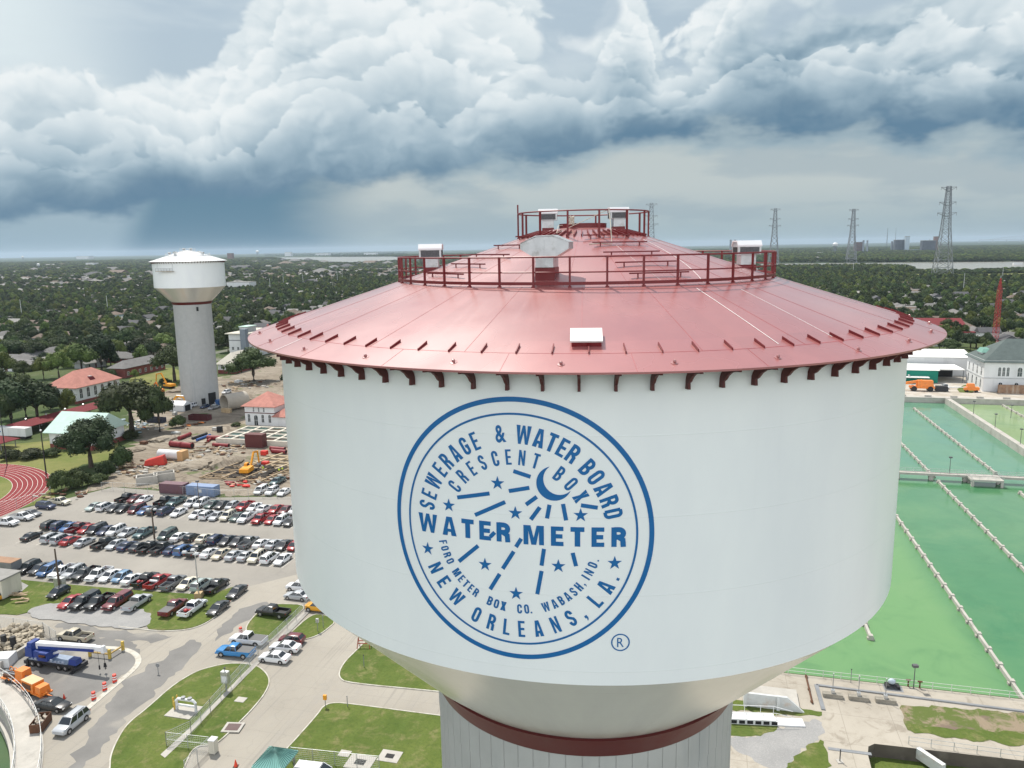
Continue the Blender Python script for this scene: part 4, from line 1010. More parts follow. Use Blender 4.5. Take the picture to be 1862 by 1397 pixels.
for a, b, h, lb in [(62.5, 214.4, 4.2, 'thin lamp post on the walkway beside the platform'), (91, 292, 4.5, 'farthest thin lamp post on the pool divider wall'), (91, 271, 4.5, 'thin lamp post on the divider wall, second from the far end'), (91, 250, 4.5, 'nearest thin lamp post on the divider wall at the picture edge'), (104, 296, 4.5, 'small lamp post standing in the yellow green basin')]:
    v = S(a, b); pole_lamp(v.x, v.y, h, lb, z=.3 if a < 100 else WZ)

# ------------------------------------------------------------------ paved yards, roads, grass islands
LOTP = pix([(-420, 1010), (-60, 948), (0, 935), (75, 917), (130, 905), (205, 886), (292, 893), (400, 905), (530, 903), (700, 920), (860, 960), (860, 1130), (620, 1100), (560, 1090), (500, 1100), (452, 1130), (430, 1145), (395, 1175), (150, 1170), (0, 1160), (-420, 1190)])
poly_sheet('parking_lot', [LOTP], 0.012, M_lot)
ROADP = [G(-520, 1150), G(0, 1116), G(225, 1141), G(300, 1149), G(345, 1146), G(375, 1134), G(420, 1100), G(448, 1068), G(560, 1040), S(-10, 150), S(-10, 60), S(16, 40), S(16, 0), Vector((-10, 10, 0)), Vector((-49, 35, 0))]
# road ring keeps clear of the clarifier opening
clar_edge = [Vector((CLC.x + 52.0 * math.cos(a), CLC.y + 52.0 * math.sin(a), 0)) for a in [R(d) for d in range(-25, 145, 5)]]
ROADP += clar_edge + [Vector((-185, 92, 0))]
poly_sheet('road', [ROADP], 0.024, M_pave)
# right bank: pale concrete apron
APR = [S(-30, 106.3), S(230, 106.3), S(230, 60), S(40, 20), S(20, 20), S(-30, 60)]
poly_sheet('concrete_apron', [[p for p in APR], PIT[::-1]], 0.03, gmat('pale_apron_concrete', f_apron, bump=0.01))
# far yard beyond the pool
poly_sheet('yard', [[S(8, 324.4), S(240, 324.4), S(240, 400), S(60, 420), S(8, 400)]], 0.02, gmat('tan_yard', lambda N, P: N.mix(N.ss(N.noise(P, 0.15, 5, 0.65), 0.42, 0.62), (0.38, 0.34, 0.28), (0.47, 0.44, 0.39))))
isl = []
def island(pts, kerbed=None, m=None, name='lawn', z=0.11, it=2, sk=0.11):
    l = smooth_loop(pix(pts), it); poly_sheet(name, [l], z, m or M_grass, skirt=sk); return l
island([(-120, 1120), (0, 1117), (41, 1120), (72, 1100), (150, 1108), (280, 1118), (261, 1144), (300, 1147), (345, 1144), (375, 1133), (400, 1113), (425, 1086), (446, 1070), (440, 1064), (410, 1072), (385, 1083), (300, 1078), (170, 1068), (35, 1055), (-120, 1040)], it=1)
I2 = [(446, 1150), (450, 1135), (470, 1113), (492, 1101), (513, 1099), (559, 1101), (540, 1121), (510, 1150), (487, 1172), (468, 1162)]
island(I2)
I3 = [(566, 1118), (590, 1118), (611, 1131), (600, 1141), (582, 1155), (557, 1164), (530, 1165), (507, 1172), (524, 1156)]
island(I3)
I4 = [(196, 1440), (200, 1397), (201, 1375), (215, 1343), (232, 1317), (268, 1289), (311, 1250), (344, 1229), (365, 1219), (400, 1210), (424, 1207), (457, 1209), (472, 1214), (486, 1227), (491, 1242), (481, 1264), (457, 1293), (437, 1313), (411, 1339), (390, 1356), (352, 1358), (335, 1397), (320, 1440)]
island(I4)
I5 = [(667, 1165), (649, 1183), (628, 1203), (617, 1221), (617, 1234), (631, 1243), (794, 1258), (1000, 1281), (1050, 1200), (760, 1105)]
island(I5)
I6 = [(587, 1286), (603, 1279), (631, 1280), (794, 1302), (1010, 1328), (1010, 1560), (440, 1560), (490, 1397), (526, 1358), (539, 1344), (578, 1300)]
island(I6)
for pts in (I2, I3, I4, I5, I6): kerb('kerb', smooth_loop(pix(pts), 2), closed=True)
kerb('kerb', smooth_loop(pix([(215, 1140), (261, 1146), (300, 1149), (345, 1146), (377, 1134), (402, 1114), (427, 1087), (450, 1069)]), 2, False), m=M_curb)
# gravel parking strip and asphalt repairs
poly_sheet('gravel_patch', [ragged(smooth_loop(pix([(41, 1121), (72, 1098), (150, 1100), (250, 1108), (282, 1119), (262, 1146), (200, 1143), (120, 1132)]), 1), .6)], 0.13, M_gravel)
poly_sheet('gravel_patch', [pix([(-80, 1090), (38, 1078), (52, 1066), (36, 1058), (-80, 1060)])], 0.125, M_gravel)
poly_sheet('asphalt_patch', [ragged(smooth_loop(pix([(205, 1160), (240, 1170), (262, 1190), (262, 1205), (235, 1222), (150, 1275), (110, 1290), (60, 1290), (20, 1240), (-40, 1215), (-60, 1170), (60, 1160)]), 1), 1.1)], 0.03, M_asph)
poly_sheet('asphalt_patch', [ragged(smooth_loop(pix([(350, 1160), (372, 1172), (330, 1215), (270, 1270), (232, 1310), (200, 1350), (150, 1397), (120, 1440), (90, 1440), (150, 1360), (190, 1290), (230, 1235), (300, 1195)]), 1), 1.1)], 0.034, M_asph)
poly_sheet('asphalt_patch', [ragged(smooth_loop(pix([(90, 1128), (180, 1143), (280, 1153), (330, 1158), (260, 1170), (120, 1152)]), 1), 1.1)], 0.034, M_asph)
poly_sheet('asphalt_patch', [ragged(smooth_loop(pix([(455, 1100), (498, 1092), (470, 1118), (430, 1142), (400, 1165), (388, 1160), (420, 1122)]), 1), 1.1)], 0.034, M_asph)
# the bump-nosed traffic island kerb round the crane yard
kerb('kerb', smooth_loop(pix([(180, 1178), (225, 1180), (248, 1190), (254, 1204), (240, 1222), (205, 1250), (170, 1280), (140, 1305)]), 2, False), w=0.9, h=0.1)
# concrete walk strip along the fence
poly_sheet('path', [pix([(566, 1100), (573, 1104), (380, 1300), (330, 1352), (300, 1380), (292, 1374), (340, 1330), (395, 1275)])], 0.14, M_conc)
# running track and field
TRC = Vector((-157.5, 181.0, 0))
def stadium(r, L=85.0, n=48):
    ax = Vector((math.cos(R(165.8)), math.sin(R(165.8)), 0)); pr = Vector((-ax.y, ax.x, 0)); pts = []
    for i in range(n + 1):
        a = -math.pi / 2 + math.pi * i / n; pts.append(TRC - ax * r * math.cos(a) * 1.0 + pr * r * math.sin(a))
    for i in range(n + 1):
        a = math.pi / 2 + math.pi * i / n; pts.append(TRC + ax * L - ax * r * math.cos(a) + pr * r * math.sin(a))
    return pts
poly_sheet('field_grass', [pix([(-420, 1005), (-60, 946), (0, 933), (75, 915), (100, 905), (95, 880), (150, 845), (215, 835), (215, 805), (110, 800), (-60, 815), (-520, 830)])], 0.02, M_field)
mb = MB(); o1 = stadium(38.4); i1 = stadium(29.2); n = len(o1)
mb.add([(p.x, p.y, .05) for p in o1] + [(p.x, p.y, .05) for p in i1], [(i, (i + 1) % n, n + (i + 1) % n, n + i) for i in range(n)])
tag(mb.build('running_track', M_track), kind='structure')
mb = MB()
for k in range(9):
    r = 29.2 + 9.2 * k / 8; o1 = stadium(r + .045); i1 = stadium(r - .045)
    mb.add([(p.x, p.y, .062) for p in o1] + [(p.x, p.y, .062) for p in i1], [(i, (i + 1) % n, n + (i + 1) % n, n + i) for i in range(n)])
for k in range(7):
    r = 30 + 9.2 * (k / 8); a = R(-45 + 7 * k); ax = Vector((math.cos(R(-14.2)), math.sin(R(-14.2)), 0)); pr = Vector((-ax.y, ax.x, 0))
    c = TRC + ax * r * math.cos(a) + pr * r * math.sin(a); u = (c - TRC).normalized(); w = Vector((-u.y, u.x, 0))
    mb.add([c + u * x + w * y + Vector((0, 0, .066)) for x, y in ((-.3, -.45), (.3, -.45), (.3, .45), (-.3, .45))], [(0, 1, 2, 3)])
tag(mb.build('track_lines', M_line), kind='structure')
# construction dirt
poly_sheet('construction_ground', [ragged(smooth_loop(pix([(205, 884), (292, 891), (400, 903), (530, 901), (700, 915), (760, 860), (760, 660), (640, 625), (500, 640), (455, 660), (420, 690), (300, 680), (270, 700), (230, 745), (262, 790), (235, 820), (225, 850), (160, 885), (125, 905), (175, 890)]), 1), 3.0, 1.5)], 0.035, M_dirt)
poly_sheet('verge_grass', [smooth_loop(pix([(230, 690), (262, 672), (330, 668), (330, 700), (300, 715), (250, 712)]), 1)], 0.045, M_field)
# clarifier basin at lower left
cl = thing('clarifier_basin', 'round concrete water basin with dark green water at the lower left corner', 'basin', (CLC.x, CLC.y, 0))
MB().lathe([(48.4, -5.0), (48.4, -1.6), (48.95, -1.6), (48.95, .12), (49.25, .12), (49.25, .05), (51.8, .05), (51.8, .2), (52.1, .2), (52.1, -.02)][::-1], 128, smooth=False).build('wall', M_conc, cl)
MB().add([(48.5 * math.cos(2 * math.pi * i / 96), 48.5 * math.sin(2 * math.pi * i / 96), -2.6) for i in range(96)], [tuple(range(96))]).build('water_surface', water_mat('dark_basin_water', lambda N, P: N.mix(N.noise(P, 0.1, 4, 0.6), (0.03, 0.10, 0.05), (0.10, 0.12, 0.04))), cl)
MB().lathe([(40.0, -3.6), (40.0, -2.7), (40.4, -2.7), (40.4, -3.6)][::-1], 96, smooth=False).build('inner_weir', M_conc, cl)
for rr, hh in ((49.15, 1.1), (51.95, 1.3)):
    m = MB(); a0, a1 = R(-30), R(105)
    for zz in ((hh, hh * .5)):
        m.tube([(rr * math.cos(a0 + (a1 - a0) * i / 72), rr * math.sin(a0 + (a1 - a0) * i / 72), .15 + zz) for i in range(73)], .04, 4)
    for i in range(0, 73): a = a0 + (a1 - a0) * i / 72; m.bar((rr * math.cos(a), rr * math.sin(a), .1), (rr * math.cos(a), rr * math.sin(a), .15 + hh), .05)
    m.build('railing', M_galv, cl)
# right foreground banks
def patch(name, pts, m, z, it=1): return poly_sheet(name, [ragged(smooth_loop(pix(pts), it), .7, .5)], z, m)
patch('lawn', [(1300, 1275), (1352, 1272), (1400, 1281), (1490, 1292), (1494, 1303), (1440, 1301), (1395, 1298), (1300, 1292)], M_grass, .05)
patch('lawn', [(1300, 1305), (1350, 1312), (1400, 1307), (1452, 1313), (1405, 1328), (1375, 1342), (1340, 1338), (1300, 1330)], M_grass, .05)
patch('gravel_patch', [(1300, 1336), (1350, 1345), (1410, 1325), (1450, 1312), (1494, 1306), (1500, 1342), (1462, 1362), (1440, 1385), (1425, 1420), (1390, 1390), (1330, 1360)], M_gravel, .04)
patch('lawn', [(1428, 1395), (1450, 1372), (1480, 1350), (1500, 1343), (1504, 1370), (1512, 1440), (1415, 1440)], M_grass, .055)
def f_scrub(N, P):
    n = N.noise(P, 0.35, 6, 0.7, 0.5)
    c = N.mix(N.ss(n, 0.42, 0.56), (0.25, 0.20, 0.14), (0.10, 0.13, 0.035)); return N.mix(N.ss(N.noise(P, 0.2, 5, 0.6), 0.55, 0.65), c, (0.17, 0.13, 0.10))
M_scrub = gmat('muddy_scrub', f_scrub, rough=1, bump=.1, bs=2)
patch('muddy_bank', [(1632, 1283), (1660, 1285), (1740, 1287), (1862, 1297), (2000, 1312), (2000, 1372), (1862, 1356), (1750, 1345), (1665, 1330), (1652, 1328), (1645, 1305)], M_scrub, .05)
patch('lawn', [(1652, 1316), (1700, 1322), (1800, 1328), (1862, 1335), (2000, 1350), (2000, 1375), (1862, 1356), (1850, 1356), (1770, 1345), (1700, 1338), (1655, 1330)], M_grass, .07)
# sunken channel
tag(MB().add([p + Vector((0, 0, -1.7)) for p in PIT], [tuple(range(len(PIT)))]).build('channel_floor', M_grass), kind='structure')
mb = MB(); n = len(PIT)
mb.add([p + Vector((0, 0, -1.8)) for p in PIT] + [p + Vector((0, 0, .035)) for p in PIT], [(i, (i + 1) % n, n + (i + 1) % n, n + i) for i in range(n)])
tag(mb.build('retaining_wall', mat('painted_shade_wall', (.10, .085, .07), .9, var=.25, scale=.5, dirt=(.3, .27, .22), dirt_amt=.3), ), 'retaining wall of the sunken channel, shade painted into its dark colour', 'retaining wall')  # the wall's shade is put into its dark base colour
# ------------------------------------------------------------------ vehicles (local +X is forward)
M_paint = mat('car_paint', (1, 1, 1), 0.3, objcol=True, var=0.03, coat=0.6, spec=0.5)
M_cglass = mat('car_glass', (0.018, 0.024, 0.028), 0.06, var=0.2, spec=0.9)
M_tyre = mat('tyre_rubber', (0.02, 0.02, 0.02), 0.8)
M_rim = mat('alloy_rim', (0.42, 0.42, 0.43), 0.35, metal=0.6)
M_head = mat('headlamp_glass', (0.6, 0.6, 0.58), 0.12)
M_tail = mat('tail_lamp_red', (0.30, 0.01, 0.01), 0.2)
M_trim = mat('black_trim', (0.02, 0.02, 0.02), 0.5)
M_bed = mat('bed_liner', (0.035, 0.035, 0.036), 0.8)
def loft(mb, st, m=0, cap=True):
    vs = []; fs = []
    for x, hw, zb, zt in st:
        h = zt - zb
        q = [(-hw * .93, zb), (-hw, zb + h * .22), (-hw, zb + h * .72), (-hw * .93, zt - h * .06), (-hw * .80, zt), (hw * .80, zt), (hw * .93, zt - h * .06), (hw, zb + h * .72), (hw, zb + h * .22), (hw * .93, zb)]
        vs += [(x, y, z) for y, z in q]
    n = 10
    for i in range(len(st) - 1):
        for k in range(n): fs.append((i * n + k, i * n + (k + 1) % n, (i + 1) * n + (k + 1) % n, (i + 1) * n + k))
    if cap: fs += [tuple(range(n))[::-1], tuple(range((len(st) - 1) * n, len(st) * n))]
    mb.add(vs, fs, m, True)
def cabin(r, hw, zb, zt, xb0, xf0, xb1, xf1, pill=(), slab=True, body=None):
    """glasshouse: base from xb0..xf0 at zb, roof xb1..xf1 at zt"""
    b = hw * .90; t = hw * .70
    g = MB(); g.hexa([(xb0, -b, zb), (xf0, -b, zb), (xf0, b, zb), (xb0, b, zb)], [(xb1, -t, zt - .03), (xf1, -t, zt - .03), (xf1, t, zt - .03), (xb1, t, zt - .03)])
    g.build('windows', M_cglass, r)
    m = body
    m.hexa([(xb1 - .05, -t - .025, zt - .06), (xf1 + .05, -t - .025, zt - .06), (xf1 + .05, t + .025, zt - .06), (xb1 - .05, t + .025, zt - .06)], [(xb1 + .08, -t + .1, zt + .015), (xf1 - .15, -t + .1, zt + .015), (xf1 - .15, t - .1, zt + .015), (xb1 + .08, t - .1, zt + .015)])
    for s in (-1, 1):
        for (xa, xc) in [(xb0, xb1), (xf0, xf1)] + [(xb0 + (xf0 - xb0) * p, xb1 + (xf1 - xb1) * p) for p in pill]:
            m.bar((xa, s * (b + .005), zb), (xc, s * (t + .012), zt - .03), .09, .05)
def finish(r, body, hw, L, wx, wr, zh, front, rear, tz):
    body.build('body', M_paint, r)
    w = MB()
    w.M = Matrix.Rotation(math.pi / 2, 4, 'X')
    w.lathe([(0.02, .115), (wr * .55, .115), (wr * .6, .10), (wr * .62, .09)], 14, 1, False)
    w.lathe([(wr * .62, .12), (wr * .93, .12), (wr, .08), (wr, -.08), (wr * .93, -.12), (.02, -.12)], 14, 0, False)
    first = None
    for x in wx:
        for s in (-1, 1):
            if first is None: o = first = w.build('wheel', [M_tyre, M_rim], r)
            else: o = first.copy(); COL.objects.link(o); o.parent = r
            o.location = (x, s * (hw - .075), wr); o.rotation_euler = (0, 0, 0 if s < 0 else math.pi)
    for s in (-1, 1):
        MB().box(front - .10, front + .012, s * hw * .72 - .17, s * hw * .72 + .17, zh - .07, zh + .07).build('headlight', M_head, r)
        MB().box(rear - .012, rear + .10, s * hw * .82 - .12, s * hw * .82 + .12, tz - .09, tz + .09).build('tail_light', M_tail, r)
    MB().box(front - .06, front + .006, -hw * .42, hw * .42, zh - .14, zh + .03).build('grille', M_trim, r)
    mr = MB()
    return r
def arches(mb_unused, r, hw, wx, wr):
    m = MB(); m.M = Matrix.Rotation(math.pi / 2, 4, 'X')
    for x in wx:
        for s in (-1, 1):
            n = 14; z0 = s * (hw + .004)
            vs = [(x, wr, z0)] + [(x + (wr + .07) * math.cos(math.pi * (-.08 + 1.16 * i / n)), wr + (wr + .07) * math.sin(math.pi * (-.08 + 1.16 * i / n)), z0) for i in range(n + 1)]
            m.add(vs, [(0, i + 1, i + 2) for i in range(n)])
    m.build('wheel_arches', M_trim, r)
PROTO = {}
def make_sedan():
    r = thing('parked_car', 'x', 'car'); hw = .90; b = MB()
    loft(b, [(-2.38, .74, .42, .88), (-2.30, .82, .26, .96), (-1.9, .89, .22, 1.02), (-1.2, .90, .2, .98), (0, .91, .2, .95), (1.0, .91, .2, .93), (1.7, .89, .2, .86), (2.2, .82, .24, .74), (2.36, .72, .34, .64)])
    cabin(r, hw, .93, 1.43, -1.62, 1.12, -0.92, .32, (.5,), body=b)
    arches(None, r, hw, (-1.42, 1.42), .32)
    return finish(r, b, hw, 4.75, (-1.42, 1.42), .32, .62, 2.33, -2.36, .80)
def make_suv():
    r = thing('parked_suv', 'x', 'suv'); hw = .95; b = MB()
    loft(b, [(-2.38, .84, .5, 1.0), (-2.33, .9, .34, 1.1), (-1.6, .95, .3, 1.1), (0, .95, .28, 1.08), (1.1, .95, .28, 1.08), (1.9, .92, .3, 1.04), (2.25, .86, .34, .96), (2.38, .76, .44, .84)])
    cabin(r, hw, 1.05, 1.74, -2.28, 1.25, -2.0, .55, (.3, .62), body=b)
    arches(None, r, hw, (-1.45, 1.45), .37)
    m = MB()
    for s in (-1, 1): m.bar((-1.7, s * .55, 1.80), (.3, s * .55, 1.80), .04)
    m.build('roof_rails', M_trim, r)
    return finish(r, b, hw, 4.8, (-1.45, 1.45), .37, .80, 2.35, -2.36, 1.0)
def make_van():
    r = thing('parked_van', 'x', 'minivan'); hw = .97; b = MB()
    loft(b, [(-2.5, .86, .45, 1.0), (-2.44, .94, .28, 1.08), (-1.0, .97, .24, 1.08), (.9, .97, .24, 1.04), (1.7, .94, .24, .98), (2.3, .86, .28, .84), (2.5, .74, .4, .72)])
    cabin(r, hw, 1.02, 1.76, -2.42, 1.72, -2.2, .75, (.28, .6), body=b)
    arches(None, r, hw, (-1.5, 1.55), .34)
    return finish(r, b, hw, 5.0, (-1.5, 1.55), .34, .70, 2.46, -2.48, 1.0)
def make_hatch():
    r = thing('parked_hatchback', 'x', 'hatchback'); hw = .87; b = MB()
    loft(b, [(-2.02, .76, .45, .9), (-1.96, .83, .3, 1.0), (-1.0, .87, .22, .98), (.8, .87, .22, .94), (1.5, .84, .22, .86), (1.9, .76, .28, .74), (2.04, .66, .4, .64)])
    cabin(r, hw, .93, 1.50, -1.92, 1.2, -1.45, .35, (.45,), body=b)
    arches(None, r, hw, (-1.25, 1.28), .32)
    return finish(r, b, hw, 4.1, (-1.25, 1.28), .32, .64, 2.0, -2.0, .86)
def make_pickup(kind):
    r = thing('pickup_truck', 'x', 'pickup truck'); hw = .98; b = MB()
    loft(b, [(-.62, .96, .42, 1.12), (0, .98, .36, 1.12), (1.2, .98, .36, 1.14), (2.1, .96, .36, 1.12), (2.62, .90, .38, 1.04), (2.82, .80, .46, .94)])
    # bed: floor and four walls
    b.box(-2.85, -.60, -.97, .97, .42, .66); b.box(-2.85, -.60, -.98, -.86, .64, 1.12); b.box(-2.85, -.60, .86, .98, .64, 1.12); b.box(-2.87, -2.77, -.98, .98, .55, 1.11); b.box(-.70, -.6, -.9, .9, .6, 1.10)
    cabin(r, hw, 1.10, 1.80, -.58, 1.48, -.40, .80, (.48,), body=b)
    if kind == 'open': MB().box(-2.76, -.71, -.855, .855, .655, .672).build('bed_liner', M_bed, r)
    elif kind == 'cover': MB().box(-2.80, -.62, -.92, .92, 1.115, 1.15).build('bed_cover', mat('vinyl_cover', (.10, .10, .10), .6), r)
    elif kind == 'cap':
        b.hexa([(-2.86, -.95, 1.11), (-.62, -.95, 1.11), (-.62, .95, 1.11), (-2.86, .95, 1.11)], [(-2.7, -.74, 1.74), (-.5, -.74, 1.76), (-.5, .74, 1.76), (-2.7, .74, 1.74)])
        g = MB()
        for s in (-1, 1): g.hexa([(-2.55, s * .945, 1.22), (-.85, s * .945, 1.22), (-.85, s * .93, 1.22), (-2.55, s * .93, 1.22)], [(-2.5, s * .80, 1.62), (-.85, s * .80, 1.62), (-.85, s * .77, 1.62), (-2.5, s * .77, 1.62)])
        g.build('cap_windows', M_cglass, r)
    elif kind == 'load':
        MB().box(-2.76, -.71, -.855, .855, .655, .672).build('bed_liner', M_bed, r)
        MB().ico((-1.5, .2, .9), .36, sub=2, sq=(1.1, 1, .8)).ico((-1.2, -.3, .82), .22, sub=2).build('cargo', mat('cargo_red', (.45, .05, .05), .5), r)
    elif kind == 'tank':
        MB().box(-2.76, -.71, -.855, .855, .655, .672).build('bed_liner', M_bed, r)
        MB().tube([(-1.0, -.8, 1.15), (-1.0, .8, 1.15)], .24, 12).build('cargo', M_white, r)
    b.box(2.78, 2.92, -.9, .9, .46, .66); b.box(-2.99, -2.86, -.9, .9, .48, .62)
    arches(None, r, hw, (-1.78, 1.88), .40)
    return finish(r, b, hw, 5.8, (-1.78, 1.88), .40, .86, 2.82, -2.86, .92)
for k, fn in (('s', make_sedan), ('u', make_suv), ('v', make_van), ('h', make_hatch), ('p', lambda: make_pickup('open')), ('pc', lambda: make_pickup('cover')), ('pk', lambda: make_pickup('cap')), ('pl', lambda: make_pickup('load')), ('pt', lambda: make_pickup('tank'))):
    PROTO[k] = [fn(), False]
CC = dict(white=(.72, .73, .74), black=(.012, .013, .015), dark=(.035, .038, .043), navy=(.02, .035, .09), blue=(.05, .13, .30), silver=(.42, .44, .46), grey=(.17, .18, .19), red=(.33, .015, .02), maroon=(.14, .018, .025),
          green=(.05, .09, .085), teal=(.06, .12, .13), beige=(.50, .45, .34), cream=(.66, .62, .50), yellow=(.75, .36, .02), ltblue=(.16, .28, .42), brightblue=(.02, .20, .48), ltgreen=(.38, .45, .43), brown=(.22, .19, .16))
CN = dict(dark='dark grey', teal='dark teal', ltblue='light blue', brightblue='bright blue', ltgreen='pale green', cream='cream', navy='navy blue', brown='taupe')
TN = dict(s='sedan', u='SUV', v='minivan', h='hatchback', p='open-bed pickup', pc='covered-bed pickup', pk='capped pickup', pl='pickup with red load', pt='pickup with white tank')
def car(kind, col, pos, heading, label, group=None):
    pr = PROTO[kind]
    if not pr[1]: r = pr[0]; pr[1] = True; KIDS[r.name] = [c for c in bpy.data.objects if c.parent == r]; pr.append(r)
    else: r = copy_tree(pr[0])
    r.location = pos; r.rotation_euler = (0, 0, heading); r['label'] = label
    if group: r['group'] = group
    elif 'group' in r: del r['group']
    rgb = CC[col]
    for c in (x for x in bpy.data.objects if x.parent == r) if False else r.children:
        if c.name.startswith('body'): c.color = (*rgb, 1)
    return r
DIRS = dict(f=GA - math.pi / 2, b=GA + math.pi / 2, r=GA, l=GA + math.pi)
def row(spec, name, z=0.012, gap=2.45, snap=True):
    items = []
    for t in spec:
        x, y, k, col, d = t; a, b = toS(G(x, y)); items.append([a, b, k, col, d])
    along = 0 if spec[0][4] in 'fb' else 1
    items.sort(key=lambda t: t[along]); bs = sorted(t[1 - along] for t in items); med = bs[len(bs) // 2]
    for _ in range(30):
        for i in range(len(items) - 1):
            dlt = items[i + 1][along] - items[i][along]
            if dlt < gap: s_ = (gap - dlt) / 2; items[i][along] -= s_; items[i + 1][along] += s_
    for i, (a, b, k, col, d) in enumerate(items):
        if snap:
            if along == 0: b = med + rnd.uniform(-.25, .25)
            else: a = med + rnd.uniform(-.25, .25)
        cn = CN.get(col, col)
        lb = f'{cn} {TN[k]}, {ordw(i)} from left in the {name}'
        car(k, col, S(a, b, z), DIRS[d] + R(rnd.uniform(-1.5, 1.5)), lb, 'vehicles parked in the works lot')
    return [t[0] for t in items], med
RB = {}
RB['1b'] = row([(223, 913, 'p', 'black', 'b'), (240, 914, 's', 'maroon', 'f'), (259, 914, 's', 'white', 'f'), (296, 917, 'p', 'black', 'b'), (317, 919, 'p', 'teal', 'f'), (352, 919, 'u', 'white', 'f'), (368, 919, 'u', 'white', 'f'), (386, 922, 's', 'green', 'f'), (403, 923, 's', 'dark', 'f'), (422, 924, 'h', 'silver', 'f'), (446, 925, 'p', 'red', 'f'), (462, 927, 's', 'white', 'f'), (482, 928, 's', 'white', 'b'), (504, 929, 's', 'red', 'f'), (521, 931, 's', 'maroon', 'f'), (541, 932, 'u', 'white', 'f'), (556, 933, 's', 'grey', 'f')], 'farthest parking row')
RB['1f'] = row([(171, 926, 's', 'ltgreen', 'f'), (188, 928, 'u', 'white', 'b'), (208, 929, 's', 'dark', 'f'), (225, 930, 's', 'black', 'f'), (246, 932, 'v', 'maroon', 'f'), (262, 934, 's', 'blue', 'f'), (279, 935, 'u', 'black', 'b'), (299, 936, 'u', 'navy', 'b'), (326, 936, 's', 'white', 'f'), (358, 940, 's', 'white', 'f'), (379, 941, 'u', 'white', 'b'), (396, 942, 's', 'silver', 'f'), (416, 943, 'u', 'cream', 'f'), (434, 944, 's', 'green', 'f'), (449, 946, 'p', 'white', 'f'), (477, 947, 'p', 'red', 'f'), (498, 948, 's', 'red', 'f'), (515, 949, 'u', 'white', 'f'), (532, 951, 's', 'dark', 'f')], 'second far parking row')
RB['2b'] = row([(86, 963, 'u', 'black', 'b'), (106, 965, 'u', 'navy', 'b'), (122, 967, 's', 'blue', 'f'), (139, 968, 'p', 'maroon', 'b'), (155, 968, 's', 'red', 'f'), (169, 970, 'v', 'dark', 'f'), (185, 971, 's', 'navy', 'f'), (206, 972, 'u', 'white', 'f'), (230, 974, 's', 'silver', 'f'), (262, 975, 'p', 'teal', 'f'), (304, 978, 'v', 'green', 'f'), (326, 981, 's', 'white', 'b'), (349, 982, 'h', 'black', 'b'), (373, 983, 's', 'cream', 'b'), (398, 985, 'u', 'navy', 'b'), (416, 987, 's', 'dark', 'f'), (433, 988, 's', 'dark', 'f'), (455, 990, 'p', 'grey', 'b'), (477, 992, 's', 'white', 'b'), (499, 994, 's', 'silver', 'b'), (517, 996, 's', 'dark', 'f'), (535, 998, 'h', 'red', 'f')], 'third far parking row')
RB['2f'] = row([(53, 982, 's', 'black', 'b'), (90, 985, 'u', 'silver', 'b'), (110, 987, 'u', 'silver', 'b'), (126, 988, 's', 'red', 'b'), (155, 990, 's', 'silver', 'b'), (190, 993, 'p', 'black', 'b'), (211, 995, 's', 'silver', 'f'), (233, 997, 's', 'navy', 'b'), (253, 999, 's', 'dark', 'b'), (272, 1000, 'p', 'black', 'b'), (295, 1002, 'p', 'dark', 'b'), (316, 1004, 's', 'navy', 'b'), (336, 1005, 'u', 'blue', 'b'), (358, 1007, 'p', 'black', 'b'), (383, 1009, 's', 'white', 'b'), (405, 1011, 's', 'beige', 'f'), (428, 1013, 's', 'silver', 'b'), (449, 1015, 's', 'silver', 'b'), (470, 1017, 'u', 'cream', 'f'), (492, 1019, 'u', 'white', 'b'), (516, 1021, 's', 'white', 'f')], 'fourth far parking row')
RB['3'] = row([(46, 1042, 'u', 'black', 'f'), (64, 1043, 's', 'dark', 'f'), (87, 1044, 'v', 'blue', 'f'), (113, 1046, 'p', 'white', 'f'), (133, 1047, 'u', 'silver', 'f'), (156, 1049, 'p', 'dark', 'f'), (180, 1051, 'p', 'white', 'f'), (199, 1053, 's', 'white', 'f'), (221, 1055, 'h', 'ltblue', 'f'), (243, 1057, 's', 'white', 'b'), (266, 1060, 'pl', 'black', 'b'), (290, 1062, 'pt', 'red', 'b'), (318, 1064, 'p', 'grey', 'b'), (341, 1067, 's', 'cream', 'f'), (367, 1069, 'u', 'ltgreen', 'b'), (395, 1071, 'p', 'black', 'b')], 'long row behind the grass')
row([(107, 1084, 'h', 'dark', 'f'), (131, 1101, 's', 'red', 'f'), (153, 1101, 'pk', 'black', 'f'), (181, 1102, 'p', 'black', 'f'), (214, 1102, 'pk', 'maroon', 'f'), (250, 1103, 'pc', 'silver', 'b')], 'gravel strip row', z=.135, snap=False)
